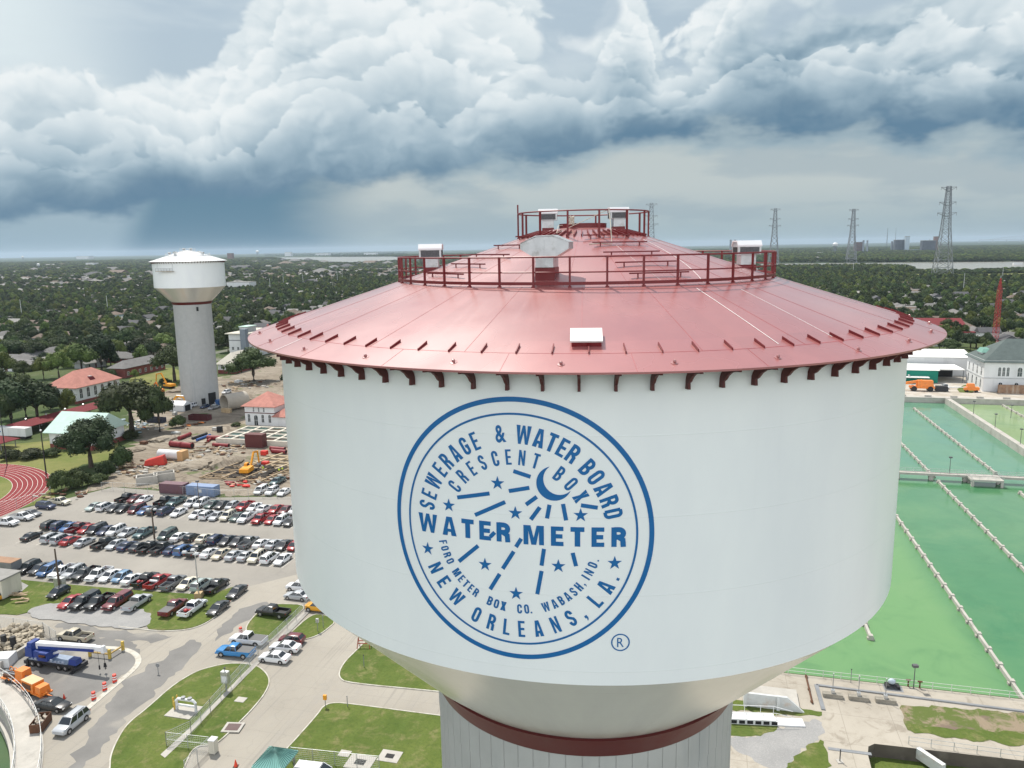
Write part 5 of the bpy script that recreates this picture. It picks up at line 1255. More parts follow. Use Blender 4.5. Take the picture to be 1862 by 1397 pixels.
for x, y, k, col, d, lb, z in [
    (316, 1112, 'pc', 'maroon', 'b', 'maroon pickup with grey bed cover parked on the grass island', .12), (351, 1113, 'pl', 'white', 'b', 'white pickup with red load parked on the grass beside the maroon one', .12),
    (397, 1112, 's', 'dark', 'f', 'dark grey sedan at the kerb, right of the white pickup on grass', .03), (431, 1082, 's', 'dark', 'f', 'dark grey sedan at the tip of the grass island', .03),
    (497, 1120, 'p', 'black', 'l', 'black pickup parked alone on the small kerbed lawn', .12), (452, 1170, 'pc', 'white', 'l', 'white pickup parked behind the bright blue pickup', .03), (429, 1192, 'pc', 'brightblue', 'l', 'bright blue pickup beside the chain-link fence', .03),
    (531, 1169, 'h', 'maroon', 'l', 'dark red hatchback behind the two white sedans', .03), (519, 1183, 's', 'white', 'l', 'white sedan between the red hatchback and another white sedan', .03), (500, 1202, 's', 'white', 'l', 'white sedan nearest the road, front of a group of three', .03),
    (541, 1089, 's', 'silver', 'l', 'silver sedan half hidden by the near tank, above the black pickup', .03), (545, 1073, 'u', 'white', 'l', 'small white SUV behind the silver sedan at the tank edge', .03), (580, 1111, 'u', 'yellow', 'l', 'yellow and white taxi SUV cut off by the tank rim', .12),
    (97, 1289, 's', 'black', 'r', 'black sedan parked in front of the orange machines', .04), (131, 1322, 'u', 'silver', 'f', 'silver-white SUV parked below the black sedan', .04), (3, 1089, 's', 'yellow', 'b', 'yellow sports car cut by the left picture edge', .13),
    (137, 1164, 'p', 'beige', 'l', 'beige pickup behind the blue truck crane', .04),
    (12, 955, 'pc', 'white', 'r', 'white pickup nearest the left edge beside the track fence', .03), (40, 945, 'pc', 'white', 'r', 'white pickup second from the left beside the track fence', .03), (58, 938, 's', 'grey', 'r', 'grey sedan beside the track fence', .03), (84, 925, 'u', 'navy', 'r', 'dark blue SUV by the running track', .03), (109, 917, 'p', 'cream', 'r', 'cream pickup farthest along the track fence', .03),
    (475, 896, 'v', 'white', 'f', 'white van in front of the construction pit', .03), (495, 898, 'u', 'white', 'f', 'white SUV between two white vehicles beside the pit', .03), (517, 899, 's', 'white', 'f', 'white sedan by the tank edge beside the pit', .03), (505, 880, 'p', 'teal', 'f', 'dark pickup behind the white SUV near the pit', .04),
    (574, 1418, 'v', 'white', 'r', 'white van roof at the bottom picture edge', .12),
    (1718, 706, 'p', 'white', 'f', 'white pickup in the yard beyond the pool', .03),
    (352, 740, 'u', 'white', 'f', 'white truck at the foot of the far tower, left one', .04), (390, 744, 'pc', 'silver', 'b', 'silver truck at the foot of the far tower, right one', .04), (373, 742, 's', 'navy', 'f', 'navy car between two trucks under the far tower', .04), (412, 716, 'u', 'white', 'f', 'white SUV behind the far tower base', .04)]:
    car(k, col, G(x, y) + Vector((0, 0, z)), DIRS[d] + R(rnd.uniform(-3, 3)), lb)
# stall lines
mb = MB()
for key in ('1b', '1f', '2b', '2f', '3'):
    al, med = RB[key]; a0, a1 = min(al) - 1.3, max(al) + 1.3; n = int(round((a1 - a0) / 2.62))
    for i in range(n + 1):
        a = a0 + (a1 - a0) * i / n; q = [S(a - .05, med - 2.7), S(a + .05, med - 2.7), S(a + .05, med + 2.7), S(a - .05, med + 2.7)]
        mb.add([p + Vector((0, 0, .02)) for p in q], [(0, 1, 2, 3)])
tag(mb.build('parking_lines', M_line), kind='structure')
for k, v in list(PROTO.items()):
    if not v[1]:
        for c in list(v[0].children): bpy.data.objects.remove(c)
        bpy.data.objects.remove(v[0])
# ------------------------------------------------------------------ buildings
def solve(fn, target, lo, hi):
    a, b = fn(lo) - target, fn(hi) - target
    if a * b > 0: return lo if abs(a) < abs(b) else hi
    for _ in range(50):
        m_ = (lo + hi) / 2; c = fn(m_) - target
        if a * c <= 0: hi = m_
        else: lo, a = m_, c
    return (lo + hi) / 2
def hfit(base, topy): return solve(lambda h: PJ(base + Vector((0, 0, h)))[1], topy, 0.2, 160)
def bfit(corner, lx, rx, topy, side='L'):
    """size a grid-aligned block from its nearest foot corner and what is seen of it"""
    C = G(*corner); h = hfit(C, topy)
    U = Vector((0, 0, h * .5))
    if side == 'L': la = solve(lambda t: PJ(C - E1 * t + U)[0], lx, 0.5, 120); lb = solve(lambda t: PJ(C + E2 * t + U)[0], rx, 0.5, 160); cen = C - E1 * la / 2 + E2 * lb / 2
    else: lb = solve(lambda t: PJ(C + E2 * t + U)[0], lx, 0.5, 160); la = solve(lambda t: PJ(C + E1 * t + U)[0], rx, 0.5, 120); cen = C + E1 * la / 2 + E2 * lb / 2
    return cen, la, lb, h
def wallmat(name, col, **k): return mat(name, col, 0.85, var=.06, scale=.4, dirt=tuple(c * .55 for c in col), dirt_amt=.35, dscale=.35, streak=True, **k)
def roofmat(name, col, var=.16):
    if name in MAT: return MAT[name]
    m = bpy.data.materials.new(name); m.use_nodes = True; nt = m.node_tree; N = NT(nt); p = nt.nodes['Principled BSDF']
    P = N.n('ShaderNodeTexCoord').outputs['Object']; X, Y, Z = N.sep(P)
    n = N.noise(P, 0.5, 5, 0.65); co = N.m('FRACT', N.m('MULTIPLY', Z, 3.0)); f = N.noise(P, 3.5, 3, 0.7)
    c = N.mix(N.lin(n, 0.3, 0.7), tuple(v * (1 - var) for v in col), tuple(v * (1 + var) for v in col))
    c = N.mix(N.m('MULTIPLY', N.ss(co, 0.8, 0.95), 0.2), c, tuple(v * .6 for v in col))
    c = N.mix(N.m('MULTIPLY', N.ss(f, 0.5, 0.8), 0.35), c, tuple(v * .65 for v in col))
    N.put(p.inputs['Base Color'], c); p.inputs['Roughness'].default_value = .85; p.inputs['Specular IOR Level'].default_value = .3
    MAT[name] = m; return m
W_white = wallmat('white_stucco', (.66, .67, .67)); W_cream = wallmat('cream_wall', (.60, .57, .48)); W_brick = wallmat('red_brick', (.20, .055, .045)); W_greenw = wallmat('green_metal_wall', lin3(22, 128, 108)); W_tan = wallmat('tan_wall', (.42, .36, .28)); W_grey = wallmat('grey_wall', (.34, .35, .35)); W_blue = wallmat('pale_blue_wall', (.40, .50, .54)); W_mint = wallmat('mint_wall', (.40, .56, .50))
R_sal = roofmat('salmon_tile_roof', lin3(176, 122, 110)); R_red = roofmat('oxide_red_roof', lin3(112, 44, 48), .08); R_grey = roofmat('grey_shingle', (.17, .165, .16)); R_brn = roofmat('brown_shingle', (.16, .125, .10)); R_dk = roofmat('dark_shingle', (.085, .085, .09)); R_lt = roofmat('pale_shingle', (.26, .255, .24)); R_slate = roofmat('green_slate', (.095, .12, .115)); R_mint = roofmat('pale_green_roof', lin3(182, 205, 196), .06); R_cream = roofmat('cream_metal_roof', (.56, .53, .45), .05); R_white = roofmat('white_membrane', (.78, .78, .75), .05); R_cop = roofmat('copper_green_roof', lin3(110, 150, 138), .1); R_rustr = roofmat('rust_brown_roof', (.24, .12, .08))
def hip(mb, la, lb, z, rise, over=.6, m=0, gable=False):
    A, B = la / 2 + over, lb / 2 + over; s = -over * rise / max(.1, min(la, lb) / 2)
    if A >= B: rg = 0 if gable else B; p, q = (-(A - rg), 0, z + rise), ((A - rg), 0, z + rise); f = [(0, 1, 5, 4), (1, 2, 5), (2, 3, 4, 5), (3, 0, 4)]
    else: rg = 0 if gable else A; p, q = (0, -(B - rg), z + rise), (0, (B - rg), z + rise); f = [(0, 1, 4), (1, 2, 5, 4), (2, 3, 5), (3, 0, 4, 5)]
    vs = [(-A, -B, z + s), (A, -B, z + s), (A, B, z + s), (-A, B, z + s), p, q, (-A, -B, z + s - .18), (A, -B, z + s - .18), (A, B, z + s - .18), (-A, B, z + s - .18)]
    mb.add(vs, f + [(6, 7, 1, 0), (7, 8, 2, 1), (8, 9, 3, 2), (9, 6, 0, 3), (9, 8, 7, 6)], m)
def win(parent, x, y, z, w, h, face, arch=False, frame=None, name='window'):
    """a window unit standing 3 cm proud of its wall; face: 's' -y, 'n' +y, 'e' +x, 'w' -x"""
    g = MB(); k = []
    n = 8
    pts = [(-w / 2, 0), (w / 2, 0), (w / 2, h - (w / 2 if arch else 0))]
    if arch: pts += [(w / 2 * math.cos(math.pi * i / n), h - w / 2 + w / 2 * math.sin(math.pi * i / n)) for i in range(1, n)]
    pts += [(-w / 2, h - (w / 2 if arch else 0))]
    def T(u, v, d):
        return {'s': (x + u, y - d, z + v), 'n': (x - u, y + d, z + v), 'e': (x + d, y + u, z + v), 'w': (x - d, y - u, z + v)}[face]
    g.hexa([T(u, v, -.05) for u, v in pts], [T(u, v, .03) for u, v in pts])
    o = g.build(name, M_glass, parent)
    f = MB(); fw = .14; cxy = (0, h / 2)
    big = [((u) * (1 + 2 * fw / w), v + (fw if v > h * .4 else -fw)) for u, v in pts]; m_ = len(pts)
    vs = [T(u, v, .06) for u, v in pts] + [T(u, v, .06) for u, v in big] + [T(u, v, -.02) for u, v in big]
    f.add(vs, [(i, (i + 1) % m_, m_ + (i + 1) % m_, m_ + i) for i in range(m_)] + [(m_ + i, m_ + (i + 1) % m_, 2 * m_ + (i + 1) % m_, 2 * m_ + i) for i in range(m_)])
    f.bar(T(0, 0, .05), T(0, h, .05), .07); f.bar(T(-w / 2, h * .5, .05), T(w / 2, h * .5, .05), .07)
    f.build('frame', frame or M_white, o)
    return o
def block(la, lb, h, mb=None): mb = mb or MB(); return mb.box(-la / 2, la / 2, -lb / 2, lb / 2, -.3, h)
block_box = block

# 1 white building with salmon hip roof
cen, la, lb, h = bfit((141, 735), 86, 218, 703)
b = thing('institutional_building', 'white arched-window building under a salmon hip roof, left of the far tower', 'building', cen, GA)
block_box(la, lb, h).build('wall', W_white, b)
MB().box(-la / 2 - .06, la / 2 + .06, -lb / 2 - .06, lb / 2 + .06, -.3, 1.1).build('base', W_brick, b)
m = MB(); hip(m, la, lb, h, 5.2, .9); ro = m.build('roof', R_sal, b)
for x, y, face in ((-la * .12, -lb * .33, 's'), (la * .31, -lb * .05, 'e')):
    m = MB(); z = h + 1.6
    m.hexa([(x - 1.6, y - 1.6, z - 1.0), (x + 1.6, y - 1.6, z - 1.0), (x + 1.6, y + 1.6, z - 1.), (x - 1.6, y + 1.6, z - 1.)], [(x - .9, y - .9, z + .7), (x + .9, y - .9, z + .7), (x + .9, y + .9, z + .7), (x - .9, y + .9, z + .7)]); m.build('dormer', R_red, ro)
    MB().box(x - .6, x + .6, y - .6, y + .6, z + .7, z + 1.0).build('roof_vent', M_galv, ro)
for i in range(4): win(b, -la / 2 + la * (.16 + .225 * i), -lb / 2, 2.0, 1.5, 4.0, 's', True)
for i in range(6): win(b, la / 2, -lb / 2 + lb * (.10 + .16 * i), 2.0, 1.5, 4.0, 'e', True)
m = MB(); n = int(la / 1.9)
for i in range(n): x = -la / 2 + la * (i + .5) / n; m.box(x - .45, x + .45, -lb / 2 - .05, -lb / 2 + .02, h - .95, h - .35)
n = int(lb / 1.9)
for i in range(n): y = -lb / 2 + lb * (i + .5) / n; m.box(la / 2 - .02, la / 2 + .05, y - .45, y + .45, h - .95, h - .35)
m.build('eave_vents', mat('vent_brown', (.06, .035, .03), .8), b)

# 2 white building with pale green roof behind the big tree
cen, la, lb, h = bfit((168, 820), 90, 226, 782)
b = thing('workshop_building', 'white workshop with pale green roof and red brick base behind the big tree', 'building', cen, GA)
block_box(la, lb, h * .92).build('wall', W_white, b); MB().box(-la / 2 - .05, la / 2 + .05, -lb / 2 - .05, lb / 2 + .05, -.3, 1.6).build('base', W_brick, b)
m = MB(); hip(m, la, lb, h * .92, 4.4, 1.2, gable=True); m.build('roof', R_mint, b)
for i in range(2): win(b, -la / 2 + la * (.25 + .4 * i), -lb / 2, 1.7, 2.2, 2.2, 's')
# 3 dark red canopy
p0, p1 = G(56, 792), G(150, 752); cen = (p0 + p1) / 2; a0, b0 = toS(p0); a1, b1 = toS(p1)
b = thing('canopy', 'long dark red canopy roof on posts behind the pale green roof', 'canopy', cen, GA)
L = abs(b1 - b0) / 2 + 2
m = MB(); hip(m, 7.5, 2 * L, 3.2, 1.2, .8, gable=True); m.build('roof', R_red, b)
for x in (-3.4, 3.4):
    for i in range(6): MB().box(x - .12, x + .12, -L + 2 * L * i / 5 - .12, -L + 2 * L * i / 5 + .12, 0, 3.2).build('post', M_steel, b)
m = MB()
for i in range(4): m.lathe([(.3, 3.9), (.3, 4.6), (.45, 4.6), (.45, 4.8), (0, 5.0)], 10, cx=0, cy=-L * .7 + L * .45 * i)
m.build('roof_vents', M_galv, b)
# 4 white bus / trailer by the track
c0 = G(22, 796); b = thing('trailer', 'long white box trailer parked behind the hedge at the left edge', 'trailer', c0, GA)
MB().box(-9, 7.2, -1.3, 1.3, .9, 3.7).build('body', M_white, b)
MB().box(-7, -3, -1.33, -1.3, 2.0, 2.5).build('blue_marking', M_blue, b)
w = MB()
for x in (-7.5, -6.2, 5.2, 6.4): w.tube([(x, -1.25, .5), (x, 1.25, .5)], .5, 12)
w.build('wheels', M_tyre, b)
# 5 little red roof at left edge
cen = G(2, 815); b = thing('shelter', 'small red-roofed shelter cut by the left picture edge', 'shelter', cen, GA)
m = MB(); hip(m, 7, 6, 2.8, 1.3, .6); m.build('roof', R_red, b)
for x in (-3, 3):
    for y in (-2.6, 2.6): MB().box(x - .1, x + .1, y - .1, y + .1, 0, 2.8).build('post', M_steel, b)
# 6 long brick school wing
cen, la, lb, h = bfit((228, 688), 200, 300, 668)
b = thing('brick_building', 'long red brick building with grey roof behind the salmon-roofed one', 'building', cen, GA)
block_box(la, lb, h).build('wall', W_brick, b); m = MB(); hip(m, la, lb, h, 2.6, 1.0); m.build('roof', R_grey, b)
for i in range(7): win(b, la / 2, -lb / 2 + lb * (.08 + .14 * i), 1.2, 1.2, 1.6, 'e')
# 7 pump house in front of the tank edge
C = G(447, 773); h = hfit(C, 735); la, lb = 11.5, 12.0; cen = C + E1 * la / 2 + E2 * lb / 2
b = thing('pump_house', 'tall white pump house with salmon pyramid roof beside the filter basin', 'building', cen, GA)
block_box(la, lb, h).build('wall', W_white, b); m = MB(); hip(m, la, lb + .1, h, 3.6, .9); m.build('roof', R_sal, b)
for i in range(3):
    win(b, -2.2 + 2.0 * i, -lb / 2, h - 2.6, .5, 1.5, 's')
for i in range(4): win(b, -4.2 + 2.7 * i, -lb / 2, 1.2 if i != 1 else .1, .9 if i != 1 else 1.4, 2.8 if i != 1 else 3.6, 's', True, name='window' if i != 1 else 'door')
MB().box(-la / 2 - .05, la / 2 + .05, -lb / 2 - .06, lb / 2 + .05, h * .58, h * .62).build('string_course', M_brown, b)
MB().box(la / 2, la / 2 + 9, -lb / 2, lb / 2, -.3, h * .55).build('wing_wall', W_white, b)
m = MB(); m.M = Matrix.Translation((la / 2 + 4.5, 0, 0)); hip(m, 9, lb, h * .55, 3.2, .8); m.build('wing_roof', R_sal, b)
# 8 filter basin
a0, b0 = toS(G(396, 806)); la, lb, hh = 30.0, 17.0, 1.7; cen = S(a0 + la / 2, b0 + lb / 2)
b = thing('filter_basin', 'raised concrete filter basin with a grid of open water cells', 'basin', cen, GA)
m = MB(); nx, ny = 6, 4; t = .38
for i in range(nx + 1): x = -la / 2 + la * i / nx; m.box(x - t, x + t, -lb / 2 - t, lb / 2 + t, -.2, hh)
for j in range(ny + 1):
    for i in range(nx): x0, x1 = -la / 2 + la * i / nx + t, -la / 2 + la * (i + 1) / nx - t; y = -lb / 2 + lb * j / ny; m.box(x0, x1, y - t, y + t, -.2, hh - .004)
m.build('wall', mat('pale_basin_concrete', (.55, .51, .43), .85, var=.12), b)
MB().add([(-la / 2, -lb / 2, 1.4), (la / 2, -lb / 2, 1.4), (la / 2, lb / 2, 1.4), (-la / 2, lb / 2, 1.4)], [(0, 1, 2, 3)]).build('water_surface', water_mat('basin_water', lambda N, P: N.mix(N.ss(N.noise(P, .2, 3, .5), .45, .55), (.03, .08, .065), (.05, .035, .02))), b)
MB().box(-la / 2 + 12, -la / 2 + 18, -lb / 2 - 3.2, -lb / 2 - .5, 0, 4.2).build('brown_hopper', M_brown, b)
# 9 cream-roofed works right of the far tower
cen, la, lb, h = bfit((428, 680), 396, 470, 660)
b = thing('plant_building', 'white works building with cream hip roof right of the far tower base', 'building', cen, GA)
block_box(la, lb, h).build('wall', W_white, b); MB().box(-la / 2 - .05, la / 2 + .05, -lb / 2 - .05, lb / 2 + .05, -.3, 1.8).build('base', W_brick, b)
m = MB(); hip(m, la, lb, h, 4.5, .9); m.build('roof', R_cream, b)
for i in range(2): win(b, -la / 4 + la / 2 * i, -lb / 2, 2.4, 1.1, 2.2, 's')
cen, la, lb, h = bfit((452, 652), 417, 500, 608)
b = thing('filter_building', 'tall white building with flat cream roof and grey duct tower behind the works', 'building', cen, GA)
block_box(la, lb, h).build('wall', W_white, b); MB().box(-la / 2 - 1.5, la / 2 + 1.5, -lb / 2 - 1.5, lb / 2 + 1.5, h, h + .5).build('roof', R_cream, b)
MB().box(-la / 2 - .04, la / 2 + .04, -lb / 2 - .05, lb / 2 + .04, h * .72, h * .76).build('band', M_steel, b)
MB().box(la / 2 - 2.2, la / 2 + 1.2, -lb / 2 - 3.4, -lb / 2 - .3, 0, h + 3.2).build('duct_tower', mat('duct_blue_grey', (.20, .23, .27), .5, metal=.2), b)
m = MB(); m.box(-la * .2, la * .25, -lb * .3, 0, h + .5, h + 3.4); o = m.build('roof_plant', W_grey, b); MB().box(-la * .22, la * .27, -lb * .32, .3, h + 3.4, h + 3.8).build('plant_roof', R_mint, b)
for i in range(3): win(b, -la / 2 + la * (.2 + .28 * i), -lb / 2, h * .35, 1.2, 1.6, 's')
# 10 green and white warehouse beyond the pool
b_ = G(1716, 722)
def free_building(name, label, a0, a1, b0, b1, h, wm, rm, rise, over=.5, gable=True, flat=False, cat='building'):
    cen = S((a0 + a1) / 2, (b0 + b1) / 2); o = thing(name, label, cat, cen, GA); la, lb = a1 - a0, b1 - b0
    block_box(la, lb, h).build('wall', wm, o); m = MB()
    if flat: m.box(-la / 2 - over, la / 2 + over, -lb / 2 - over, lb / 2 + over, h, h + .5)
    else: hip(m, la, lb, h, rise, over, gable=gable)
    m.build('roof', rm, o); return o, la, lb
A0, Bb = toS(G(1712, 700))
o, la, lb = free_building('warehouse', 'green-walled warehouse with white roof at the edge of the red roof', A0 - 32, A0 - .5, Bb + 4, Bb + 22, hfit(G(1712, 700), 676), W_greenw, R_white, 1.2)
MB().box(la / 2, la / 2 + 11, -lb / 2 + 3, lb / 2, 5.2, 5.6).build('canopy', R_white, o)
for x in (la / 2 + 10.6,): MB().box(x - .15, x + .15, -lb / 2 + 3.1, -lb / 2 + 3.4, 0, 5.2).build('canopy_post', M_steel, o)
MB().box(la / 2, la / 2 + 10.5, lb / 2 - .4, lb / 2, 0, 5.2).build('back_wall', mat('dark_shed_wall', (.03, .03, .03), .8), o)
MB().box(-la / 2, la / 2 - 4, -lb / 2 - 3.5, -lb / 2, 2.6, 2.9).build('lean_to_roof', R_white, o)
m = MB()
for i in range(3): m.lathe([(.35, 0), (.35, .6), (.5, .7), (0, .95)], 10, cx=-4 + 4 * i, cy=-lb / 2 - 1.8); m.M = Matrix.Translation((0, 0, 2.9))
m.build('lean_to_vents', M_galv, o)
A1, B1 = toS(G(1763, 684))
o, la, lb = free_building('warehouse', 'long white-roofed warehouse behind the green one', A1 - 52, A1, B1, B1 + 24, hfit(G(1763, 684), 650), W_white, R_white, 2.0)
m = MB()
for i in range(6): m.box(-la / 2 + la * (.1 + .16 * i), -la / 2 + la * (.1 + .16 * i) + 1.6, -5, -3.5, 7.5, 9.3)
m.build('skylights', M_galv, o)
A2, B2 = toS(G(1757, 616))
o, la, lb = free_building('red_roof_hall', 'white hall with dark red gable roof just past the red roof edge', A2 - 40, A2, B2, B2 + 30, hfit(G(1757, 616), 596), W_white, R_red, 4.5)
MB().box(la / 2 - 20, la / 2 + 3, -lb / 2 - 7, -lb / 2, 0, 4.2).build('annexe_wall', W_white, o); MB().box(la / 2 - 21, la / 2 + 3.5, -lb / 2 - 7.5, -lb / 2, 4.2, 4.7).build('annexe_roof', R_red, o)
# 11 old pumping station
cen, la, lb, h = bfit((1786, 712), 1758, 1990, 655, 'R')
b = thing('pumping_station', 'old white pumping station with dark slate hip roof, green dormers and arched windows', 'building', cen, GA)
block_box(la, lb, h).build('wall', W_white, b); m = MB(); hip(m, la, lb, h, 7.5, 1.0); ro = m.build('roof', R_slate, b)
for x, y in ((-la / 2 + 6.5, -lb / 2 + 5.2), (-la / 2 + 3.6, 0), (la * .02, -lb / 2 + 5.2), (la * .3, -lb / 2 + 5.2)):
    m = MB(); m.box(x - 2, x + 2, y - 1.6, y + 3, h - .5, h + 2.0); d = m.build('dormer', W_white, ro)
    MB().hexa([(x - 2.6, y - 2.4, h + 1.9), (x + 2.6, y - 2.4, h + 1.9), (x + 2.6, y + 3.4, h + 1.9), (x - 2.6, y + 3.4, h + 1.9)], [(x - 1.4, y - .6, h + 3.2), (x + 1.4, y - .6, h + 3.2), (x + 1.4, y + 4.0, h + 3.4), (x - 1.4, y + 4.0, h + 3.4)]).build('dormer_roof', R_cop, ro)
    win(b, x, y - 1.6, h + .2, 1.6, 1.2, 's', name='dormer_window')
for i in range(6):
    x = -la / 2 + 7 + (la - 10) * i / 5
    for k in ((-1.5, 0, 1.5) if i % 2 == 0 else (0,)): win(b, x + k, -lb / 2, h * .50, .9 if i % 2 == 0 else 1.6, h * .28, 's', True)
    for k in (-.8,): win(b, x + k, -lb / 2, 1.2, 1.3, 2.6, 's', True)
for i in range(4):
    for z_ in (1.5, h * .50): win(b, -la / 2, -lb / 2 + lb * (.14 + .24 * i), z_, 1.1, h * .26, 'w', True)
m = MB(); m.box(-la / 2 - .12, la / 2 + .12, -lb / 2 - .12, lb / 2 + .12, h * .42, h * .45).box(-la / 2 - .2, la / 2 + .2, -lb / 2 - .2, lb / 2 + .2, h - .35, h - .02); m.build('cornice', mat('cornice_grey', (.45, .46, .46), .8), b)
MB().box(-la / 2 + 4.5, la / 2, -lb / 2 - 3.5, -lb / 2 - 2.6, 0, 3.4).build('rusty_tank_wall', mat('rusty_wall', (.26, .16, .10), .85, var=.3, scale=.8, dirt=(.5, .46, .38), dirt_amt=.7, dscale=.8, streak=True), b)
MB().lathe([(.8, h + 7.3), (.8, h + 8.2), (.3, h + 8.8), (.3, h + 9.8), (0, h + 10)], 12).build('finial', M_galv, ro)

# ------------------------------------------------------------------ the far tower
base = G(366, 738); t = base.normalized(); far_c = base + Vector((t.x, t.y, 0)) * 6.4
far = thing('water_tower', 'distant white elevated tank on a plain grey shaft, left of the red-roofed tower', 'water tower', (far_c.x, far_c.y, 0))
tower(far, 60.2, False, False)
az = math.degrees(math.atan2(far_c.x * -1 * -1 * -1, -far_c.y * -1))
def facing(dx):  # angle on the far shaft turned dx degrees right of the side that faces the drone
    return math.degrees(math.atan2(-far_c.x, far_c.y)) + dx
for dx, w_, h_, z_, nm in ((8, 1.5, 2.9, 0.1, 'door'), (38, 3.4, 4.8, 0.0, 'roller_door'), (14, .8, 1.6, 37.6, 'hatch_window')):
    d = facing(dx); o = MB().box(-w_ / 2, w_ / 2, -.06, .3, z_, z_ + h_).build(nm, M_dark, far); o.location = pol(7.1, d, 0); o.rotation_euler.z = R(d)
d = facing(-38); g_ = thing('maintenance_cradle', 'small grey scaffold cradle hanging on the far white tank', 'cradle', far_c + pol(13.45, d, 53.2), R(d + 4))
MB().box(-3.6, 3.6, -.9, 0, 0, .15).build('platform', M_wood, g_)
m = MB()
for zz in (.6, 1.15):
    m.bar((-3.6, -.9, zz), (3.6, -.9, zz), .08)
for i in range(7): m.bar((-3.6 + 1.2 * i, -.9, 0), (-3.6 + 1.2 * i, -.9, 1.2), .07)
for x in (-3.2, 3.2): m.bar((x, -.4, 1.1), (x, -.05, 2.9), .06)
m.build('guard_rail', M_steel, g_)

# ------------------------------------------------------------------ fences
M_wire = mat('galvanised_wire', (.42, .44, .44), .5, metal=.4)
def fence(label, pts, h, post=3.0, wire=.35, rails=(1.0,), m=None, name='chain_link_fence', cat='fence', r=.03, z=0.0, group=None):
    m = m or M_wire; o0 = Vector(pts[0]); f = thing(name, label, cat, (o0.x, o0.y, z), 0, group)
    P = [Vector((p[0] - o0.x, p[1] - o0.y, 0)) for p in pts]; pm = MB(); rm = MB(); wm = MB(); np_ = 0
    for a, b in zip(P, P[1:]):
        L = (b - a).length; n = max(1, int(round(L / post)))
        for i in range(n + 1): c = a.lerp(b, i / n); pm.tube([c, c + Vector((0, 0, h + .05))], r * 1.3, 6); np_ += 1
        for k in rails: rm.tube([a + Vector((0, 0, h * k)), b + Vector((0, 0, h * k))], r, 5)
        if wire:
            for i in range(int(L / wire)): c = a.lerp(b, (i + .5) * wire / L); wm.bar(c + Vector((0, 0, .05)), c + Vector((0, 0, h)), .014)
            for j in range(int(h / wire)): wm.bar(a + Vector((0, 0, (j + .5) * wire)), b + Vector((0, 0, (j + .5) * wire)), .014)
    pm.build('posts', m, f); rm.build('rail', m, f)
    if wire: wm.build('wire_mesh', m, f)
    return f
fence('chain-link fence running beside the path from the black pickup to the road', pix([(569, 1101), (470, 1196), (383, 1296), (348, 1336), (303, 1357)]), 1.9, wire=.25, rails=(1.0, .5))
fence('chain-link gate section crossing the lawn beside the gate post', pix([(303, 1357), (382, 1366)]), 1.9, wire=.25, rails=(1.0, .5), name='chain_link_gate', cat='gate')
fence('chain-link fence leaving the gate post toward the bottom edge', pix([(382, 1366), (337, 1410)]), 1.9, wire=.25)
fence('chain-link fence on the lawn beside the green pavilion roof', pix([(530, 1385), (690, 1402)]), 1.9, wire=.25)
fence('chain-link fence between the parking lot and the running track', pix([(-60, 945), (0, 930), (60, 915), (93, 903), (90, 878)]), 2.2, 3.5, .5)
fence('chain-link fence between the parking lot and the construction site', pix([(185, 892), (290, 896), (400, 907), (530, 906)]), 2.2, 3.5, .5)
fence('low chain-link fence along the road above the stone bags', pix([(-60, 1140), (0, 1140), (80, 1152), (103, 1168)]), 1.9, 3.0, .3)
fence('pale steel handrail along the near edge of the green pool', [S(8, 106.2), S(45, 106.2)], 1.05, 2.3, 0, (1.0, .52), name='pool_railing', cat='railing', m=mat('pale_rail', (.55, .57, .52), .5))
fence('steel handrail above the sunken channel at the lower right', pix([(1652, 1354), (1862, 1383), (1990, 1400)]), 1.05, 2.3, 0, (1.0, .5), name='channel_railing', cat='railing')

# ------------------------------------------------------------------ poles and lamps in the works
def lamp_px(bx, by, ty, label, **k):
    b = G(bx, by); h = hfit(b, ty); return pole_lamp(b.x, b.y, h, label, **k)
M_pwood = mat('pole_wood', (.10, .075, .055), .9, var=.2)
lamp_px(84, 862, 784, 'tall black lamp post with a white lamp between track and big tree', r=.16, head='ball', m=M_black)
lamp_px(13, 846, 700, 'thin dark pole beside the track at the left edge', r=.12, head='none', m=M_black)
lamp_px(281, 980, 926, 'dark lamp post rising from the third far parking row', r=.15, head='flood2', m=M_pwood)
lamp_px(109, 1074, 998, 'brown wooden lamp post at the left end of the grass island', r=.17, head='none', m=M_pwood)
lamp_px(364, 934, 876, 'thin lamp post at the edge of the farthest parking row', r=.08, head='box', m=M_pwood)
p = lamp_px(362, 1088, 1003, 'grey four-headed lamp post with wooden foot on the grass island', r=.11, head='flood4', m=M_galv)
MB().box(-.6, .6, -.6, .6, 0, 1.1).build('timber_foot', mat('foot_timber', (.42, .31, .17), .85, var=.2), p)
u = thing('utility_box', 'pale grey equipment box at the foot of the brown pole', 'utility box', G(110, 1070), GA)
MB().box(-.9, .9, -.5, .5, .3, 2.1).build('cabinet', M_galv, u); MB().box(-.7, -.6, -.4, .4, 0, .3).box(.6, .7, -.4, .4, 0, .3).build('feet', M_steel, u)
u = thing('control_cabinet', 'grey control cabinet on a post in the lawn beside the fence', 'cabinet', G(412, 1257), GA)
MB().tube([(0, 0, 0), (0, 0, 1.5)], .1, 8).build('post', M_steel, u); MB().box(-.55, .55, -.3, .3, 1.3, 3.0).build('cabinet', M_galv, u); MB().box(-.4, .4, -.35, -.3, 1.5, 2.4).build('door', M_white, u)
MB().tube([(0, 0, 3.0), (0, 0, 3.5)], .05, 6).ico((0, 0, 3.5), .16).build('beacon', M_lamp, u)
